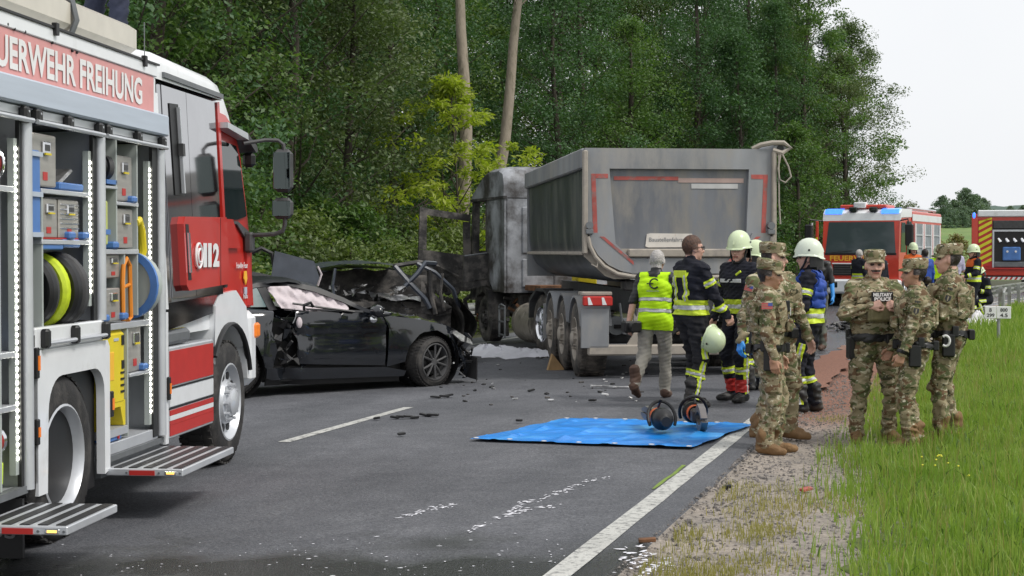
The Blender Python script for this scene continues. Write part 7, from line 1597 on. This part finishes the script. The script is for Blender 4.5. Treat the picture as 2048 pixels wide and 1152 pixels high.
b = MB(); b.box(.88, .95, -.02, .03, 1.15, 2.8); b.box(2.4, 2.48, -.02, .03, 1.15, 2.8); b.box(.95, 2.4, -.02, .03, 2.72, 2.8); b.build('bay_frame', 'alu', rx)
for k in range(4): b = MB(); x = 1.12 + .32 * k; b.cyl((x, -.01, 2.42), (x + .1, -.06, 2.25), .05, .09, 10); b.build('hose_coupling', 'chrome', rx)
b = MB(); b.box(1.3, 2.05, -.08, .0, 1.45, 2.05, .08); pm = b.build('pump_control', 'blueplastic', rx)
for x in (1.5, 1.85): b = MB(); b.cyl((x, -.1, 1.85), (x, -.08, 1.85), .05, n=12); b.build('gauge', 'letter', pm)
b = MB(); b.box(.95, 2.4, -.05, .01, 1.17, 1.4, .02); b.build('lower_panel', 'grey', rx)
b = MB(); b.box(.1, 2.45, -.1, .0, 1.08, 1.14); b.build('red_rail', 'redfilm', rx)
b = MB(); b.box(.0, 2.5, .1, 1.2, .7, 1.05); b.build('tail_frame', 'black', rx)
b = MB(); b.box(.3, 2.5, -.12, -.04, .62, .74); br_ = b.build('warning_bar', 'letter', rx)
for k in range(10): b = MB(); x = .32 + .21 * k; b.prism([(x, .62), (x + .09, .62), (x + .17, .74), (x + .08, .74)], 'y', -.126, -.12); b.build('bar_stripe', 'redfilm', br_)
b = MB(); b.ell((.1, .1, 3.42), (.08, .08, .14), 10, 6); b.build('blue_beacon', 'bluelit', rx)
for y in (1.2, 4.8): wheel(rx, (-.0, y, .5), (-1, 0, 0), .5, .3, .3, 'truck'); wheel(rx, (2.5, y, .5), (1, 0, 0), .5, .3, .3, 'truck')

# ------------------------------------------------------------------ tarpaulin and rescue tools
tp = [(-.377, 13.885), (.534, 15.57), (2.282, 14.584), (1.504, 12.882)]
b = MB()
def tz_(u, v):
    a = (1 - u) * (1 - v); q = [(1 - u) * (1 - v), (1 - u) * v, u * v, u * (1 - v)]
    x = sum(w * p[0] for w, p in zip(q, tp)); y = sum(w * p[1] for w, p in zip(q, tp)); e = 1 - max(abs(2 * u - 1), abs(2 * v - 1))
    x += .025 * math.sin(u * 17 + 2) * (1 if v in (0, 1) else 0) * (0 < u < 1); y += .03 * math.sin(v * 13) * (1 if u in (0, 1) else 0) * (0 < v < 1)
    w = .005 * math.sin(v * 23 + 4 * math.sin(u * 5)) + .006 * math.sin(u * 9 + v * 7 + 2 * math.sin(v * 4)) + .003 * math.sin(u * 37 - v * 19 + 3 * math.sin(u * 3)) + .012 * (abs((u * 4) % 1 - .5) < .04) + .01 * (abs((v * 3) % 1 - .5) < .04)
    return (x, y, gz(x, y) + .024 + w * (.5 + .5 * min(1, e * 4)))
b.grid(tz_, 60, 44); tb = thing('tarpaulin', (0, 0, 0), 0, 'bright blue tarpaulin spread over the road edge line', 'tarpaulin'); b.build('sheet', 'tarp', tb, smooth=180)
b = MB()
def eye(u, v): x, y, z = tz_(u, v); b.lathe([(.012, 0), (.02, .004), (.028, 0)], (x, y, z + .003), (0, 0, 1), 10)
for u in np.linspace(.02, .98, 7):
    for v in (.02, .98): eye(u, v)
b.build('eyelets', 'alu', tb)['kind'] = 'stuff'
M['toolgrey'] = mat('tool_grey_metal', (.09, .085, .085), .4, metal=.5, var=.3); M['toolsteel'] = mat('tool_blade_steel', (.24, .22, .21), .4, metal=.6, var=.2); M['toolorange'] = mat('tool_orange', (.7, .13, .03), .5)
def tool(px, d, rz, label, kind):
    x, y = at(px, d); t = thing('rescue_tool', (x, y, gz(x, y) + .03), rz, label, 'rescue tool', 'hydraulic rescue tools on the tarpaulin', .98)
    b = MB(); b.lathe([(0, -.02), (.045, -.02), (.05, .03), (.07, .05), (.095, .09), (.105, .15), (.10, .2), (.075, .22), (.07, .36)], (0, -.2, .12), (0, 1, .05), 20); b.build('motor_housing', 'black', t)
    b = MB(); b.lathe([(.074, 0), (.082, .01), (.082, .07), (.074, .08)], (0, .06, .13), (0, 1, .05), 20); b.build('orange_collar', 'toolorange', t)
    b = MB(); b.tube([(.13 * math.cos(a), -.04 + .07 * math.sin(a), .14 + .145 * math.sin(a)) for a in np.linspace(-.5, math.pi + .5, 18)], .016, 7); b.tube([(.0, -.02, .31), (.0, .1, .22)], .012, 6); b.build('carry_handle', 'black', t)
    b = MB(); b.box(-.06, .06, .16, .34, .06, .19, .02); b.build('valve_block', 'toolgrey', t)
    for sx in (-1, 1):
        zc = .125; pts = [(.30, zc), (.32, zc + sx * .07), (.42, zc + sx * .13), (.56, zc + sx * .10), (.66, zc + sx * .02), (.64, zc + sx * .005), (.54, zc + sx * .055), (.44, zc + sx * .06)] if kind == 'cutter' else [(.30, zc), (.33, zc + sx * .06), (.55, zc + sx * .065), (.68, zc + sx * .03), (.68, zc + sx * .004), (.45, zc + sx * .006)]
        b = MB(); b.prism(pts, 'x', -.03 + .004 * sx, .03 + .004 * sx); b.build('jaw', 'toolsteel', t)
    return t
tool(1322, 14.0, R(8), 'hydraulic rescue spreader with its dark motor end towards the camera', 'spreader')
tool(1388, 14.45, R(182), 'hydraulic rescue cutter with curved blades, right of the spreader', 'cutter')

# ------------------------------------------------------------------ roadside sign
x, y = at(1998, 27.7); sg3 = thing('station_sign', (x, y, -.05), R(-6), 'small white road station sign on a grey post in the grass', 'sign')
b = MB(); b.cyl((0, 0, -.1), (0, 0, .52), .03, n=12); b.build('post', 'galv', sg3)
for x0, l1, l2, w in ((-.25, 'B', '299', .20), (-.045, '800', '4.5', .25)):
    b = MB(); b.box(x0, x0 + w, -.05, -.035, .50, .72, .008); pl = b.build('plate', 'letter', sg3)
    wd2 = .042 * len(l1); text('plate_lettering', l1, (x0 + w / 2 - wd2 / 2, -.05, .625), (wd2, 0, 0), (0, 0, .065), 'letterblack', pl); wd2 = .045 * len(l2); text('plate_lettering', l2, (x0 + w / 2 - wd2 / 2, -.05, .53), (wd2, 0, 0), (0, 0, .065), 'letterblack', pl)

# ------------------------------------------------------------------ foam, debris, litter
def blob(name, pts, zh, mt, label, cat, kind=None, nz=.03, n=22):
    """low irregular mound over an ellipse list [(x, y, rx, ry)]"""
    b = MB()
    for (x, y, rx_, ry_) in pts:
        b.grid(lambda u, v: (lambda r_, a: (x + rx_ * r_ * math.cos(a) * (1 + .22 * math.sin(3 * a + x * 9) + .14 * math.sin(7 * a + y * 5) + .08 * math.sin(13 * a)), y + ry_ * r_ * math.sin(a) * (1 + .22 * math.sin(3 * a + x * 9) + .14 * math.sin(7 * a + y * 5) + .08 * math.sin(13 * a)), gz(x, y) + .006 + zh * (1 - r_ ** 2) * (1 + .4 * math.sin(r_ * 9 + a * 4))))(1 - v, u * 2 * math.pi), 28, 5)
    return tag(b.build(name, mt, smooth=180), label, cat, kind=kind)
x, y = at(1010, 27.2)
blob('foam_spill', [(x - .1, y, .45, 1.4), (x + .25, y - .6, .5, .7), (x + .5, y - 1.0, .4, .4), (x - .35, y + .9, .3, .9)], .10, 'foam', 'white extinguishing foam lying under the burnt lorry', 'foam', 'stuff')
# foam flecks and trails on the wet foreground
b = MB()
def fleck(x, y, r1, r2, a):
    n = 7; z = gz(x, y) + .005; vs = [(x, y, z + .002)]
    for i in range(n): t = 2 * math.pi * i / n; q = random.uniform(.5, 1.2); px_, py_ = r1 * q * math.cos(t), r2 * q * math.sin(t); vs.append((x + px_ * math.cos(a) - py_ * math.sin(a), y + px_ * math.sin(a) + py_ * math.cos(a), z))
    b.add(vs, [(0, 1 + i, 1 + (i + 1) % n) for i in range(n)])
def G_(px, py): z = 0.0; q = (1.65 - z) * 3100 / (py - 503); return ((px - 1024) / 3100 * q * 1.003, q * 1.003)
for _ in range(150):
    px = random.uniform(60, 1300); py = random.uniform(1065, 1152) if px < 1100 else random.uniform(1040, 1150)
    if px > 1090 + (1152 - py) * 1.2: continue
    x, y = G_(px, py); fleck(x, y, random.uniform(.004, .026) * random.random(), random.uniform(.003, .008), random.gauss(0, .3))
for P0 in ([(930, 1062), (985, 1040), (1030, 1022), (1040, 1005), (1085, 995), (1130, 980), (1170, 965), (1215, 957)], [(795, 1030), (840, 1018), (880, 1010), (910, 1003)], [(1010, 1030), (1060, 1018), (1120, 1012)]):
    for (a0, b0), (a1, b1) in zip(P0, P0[1:]):
        for k in range(16):
            t = random.random(); x, y = G_(a0 + (a1 - a0) * t + random.gauss(0, 5), b0 + (b1 - b0) * t + random.gauss(0, 2.2)); fleck(x, y, random.uniform(.006, .032), random.uniform(.003, .009), random.uniform(0, 1.2))
for _ in range(60):
    x, y = G_(random.gauss(1290, 25), random.gauss(1118, 12)); fleck(x, y, random.uniform(.01, .05), random.uniform(.005, .02), random.uniform(0, 3))
tag(b.build('foam_flecks', 'foam', smooth=0), 'white foam flecks and streaks on the wet asphalt in the foreground', 'foam', kind='stuff')
def shard(px, py, L, label, mt='black', n=4, flat=.3):
    x, y = G_(px, py); t = thing('debris_piece', (x, y, gz(x, y)), random.uniform(-.5, .5), label, 'debris', 'small debris on the road')
    for k in range(n):
        b = MB(); c = Vector(((k - n / 2) * L / n + random.uniform(-.03, .03), random.uniform(-.06, .06), random.uniform(.01, .03)))
        b.box(-L / n * .7, L / n * .7, -.025, .025, -.008, .014, .004, M4=Matrix.Translation(c) @ Matrix.Rotation(random.uniform(-.6, .6), 4, 'Z') @ Matrix.Rotation(random.uniform(-flat, flat), 4, 'Y')); b.build('fragment', mt, t)
shard(818, 823, .26, 'black ribbed plastic piece at the end of the lane dash'); shard(862, 819, .18, 'black bent plastic piece right of the lane dash', n=2); shard(763, 824, .05, 'tiny black crumb on the lane dash', n=1)
shard(895, 781, .26, 'flat black plastic strip in front of the coupe', n=3); shard(1070, 772, .06, 'small dark fragment between car and trailer', n=1); shard(1195, 797, .06, 'dark crumb left of the walking man', n=1); shard(1468, 970, .05, 'small dark pebble-like piece on the shoulder', n=1)
shard(1622, 973, .09, 'dark red and black fragment on the shoulder gravel', 'redtape', 2); shard(1298, 1087, .07, 'reddish brown lump at the asphalt edge', 'rust', 1); shard(1045, 838, .04, 'tiny dark fragment beyond the tarpaulin', n=1); shard(802, 858, .05, 'tiny dark crumb below the lane dash', n=1); shard(1090, 705, .2, 'dark debris by the trailer wheels', 'burnt', 5)
shard(1228, 769, .42, 'pale trim strip lying behind the trailer', 'silver', 3, .05); shard(1213, 784, .06, 'white fragment behind the trailer', 'letter', 1); shard(1135, 722, .12, 'grey scrap beside the trailer tyre', 'silver', 2)
b = MB()
for k in range(60):
    px = random.uniform(880, 1300); py = random.uniform(708, 800); x, y = G_(px, py); r_ = random.uniform(.006, .022); M4 = Matrix.Translation((x, y, gz(x, y) + r_ * .5)) @ Matrix.Rotation(random.uniform(0, 3), 4, 'Z') @ Matrix.Rotation(random.uniform(-.5, .5), 4, 'X'); b.box(-r_ * 1.6, r_ * 1.6, -r_, r_, -r_ * .5, r_ * .5, r_ * .2, m=k % 3, M4=M4)
tag(b.build('glass_crumbs', ['black', 'burnt', 'silver']), 'tiny glass and plastic crumbs scattered on the asphalt around the wreckage', 'debris', kind='stuff')
x, y = G_(1700, 661); t = thing('debris_heap', (x, y, gz(x, y)), 0, 'heap of charred car parts on the wet road behind the soldiers', 'debris')
for k in range(40):
    b = MB(); c = Vector((random.gauss(0, .3), random.gauss(0, .35), abs(random.gauss(.06, .06)))); vs = [tuple(c + Vector((random.uniform(-.13, .13), random.uniform(-.13, .13), random.uniform(-.04, .08)))) for _ in range(4)]
    b.add(vs + [(p[0] + .02, p[1], p[2] + .02) for p in vs], [(0, 1, 2), (0, 2, 3), (4, 6, 5), (4, 7, 6), (0, 4, 5, 1), (1, 5, 6, 2), (2, 6, 7, 3), (3, 7, 4, 0)]); b.build('charred_part', random.choice(['burnt', 'black', 'darkgrey']), t, smooth=0)
x, y = G_(1112, 728); t = thing('wheel_chock', (x, y, gz(x, y)), R(10), 'tan wooden wedge against the trailer wheels', 'wheel chock'); b = MB(); b.prism([(-.13, 0), (.13, 0), (-.06, .24)], 'y', -.06, .06); b.build('wedge', 'wood', t)
x, y = at(1955, 34.5); bg = thing('plastic_sheet', (x, y, -.05), 0, 'crumpled white plastic sheeting on the grass by the guardrail end', 'plastic sheet')
b = MB(); b.grid(lambda u, v: (-.5 + 1.0 * u, -.35 + .7 * v, .30 * (math.sin(math.pi * u) * math.sin(math.pi * v)) ** .5 * (1 + .35 * math.sin(u * 19 + v * 11) * math.sin(v * 23 - u * 5))), 26, 20); b.build('sheet', M.setdefault('plastic', mat('milky_plastic', (.55, .54, .56), .3, var=.15, bump=.6, bs=9)), bg, smooth=70)
# small yellow flowers
b = MB()
for px, py in ((1840, 935), (1862, 938), (1885, 925), (1872, 930), (1930, 960), (1905, 940)):
    x, y = G_(px, py + 24)
    for k in range(2): b.ell((x + random.uniform(-.05, .05), y + random.uniform(-.05, .05), .10 + random.uniform(0, .06)), (.009, .009, .006), 7, 4)
tag(b.build('yellow_flowers', 'chevyellow'), 'tiny yellow flowers in the verge grass', 'flowers', kind='stuff')
for o_ in list(bpy.data.objects):          # tool boxes in lockers without a shape of their own never stay empty
    if o_.type == 'EMPTY' and not o_.children and o_.parent is None: bpy.data.objects.remove(o_)
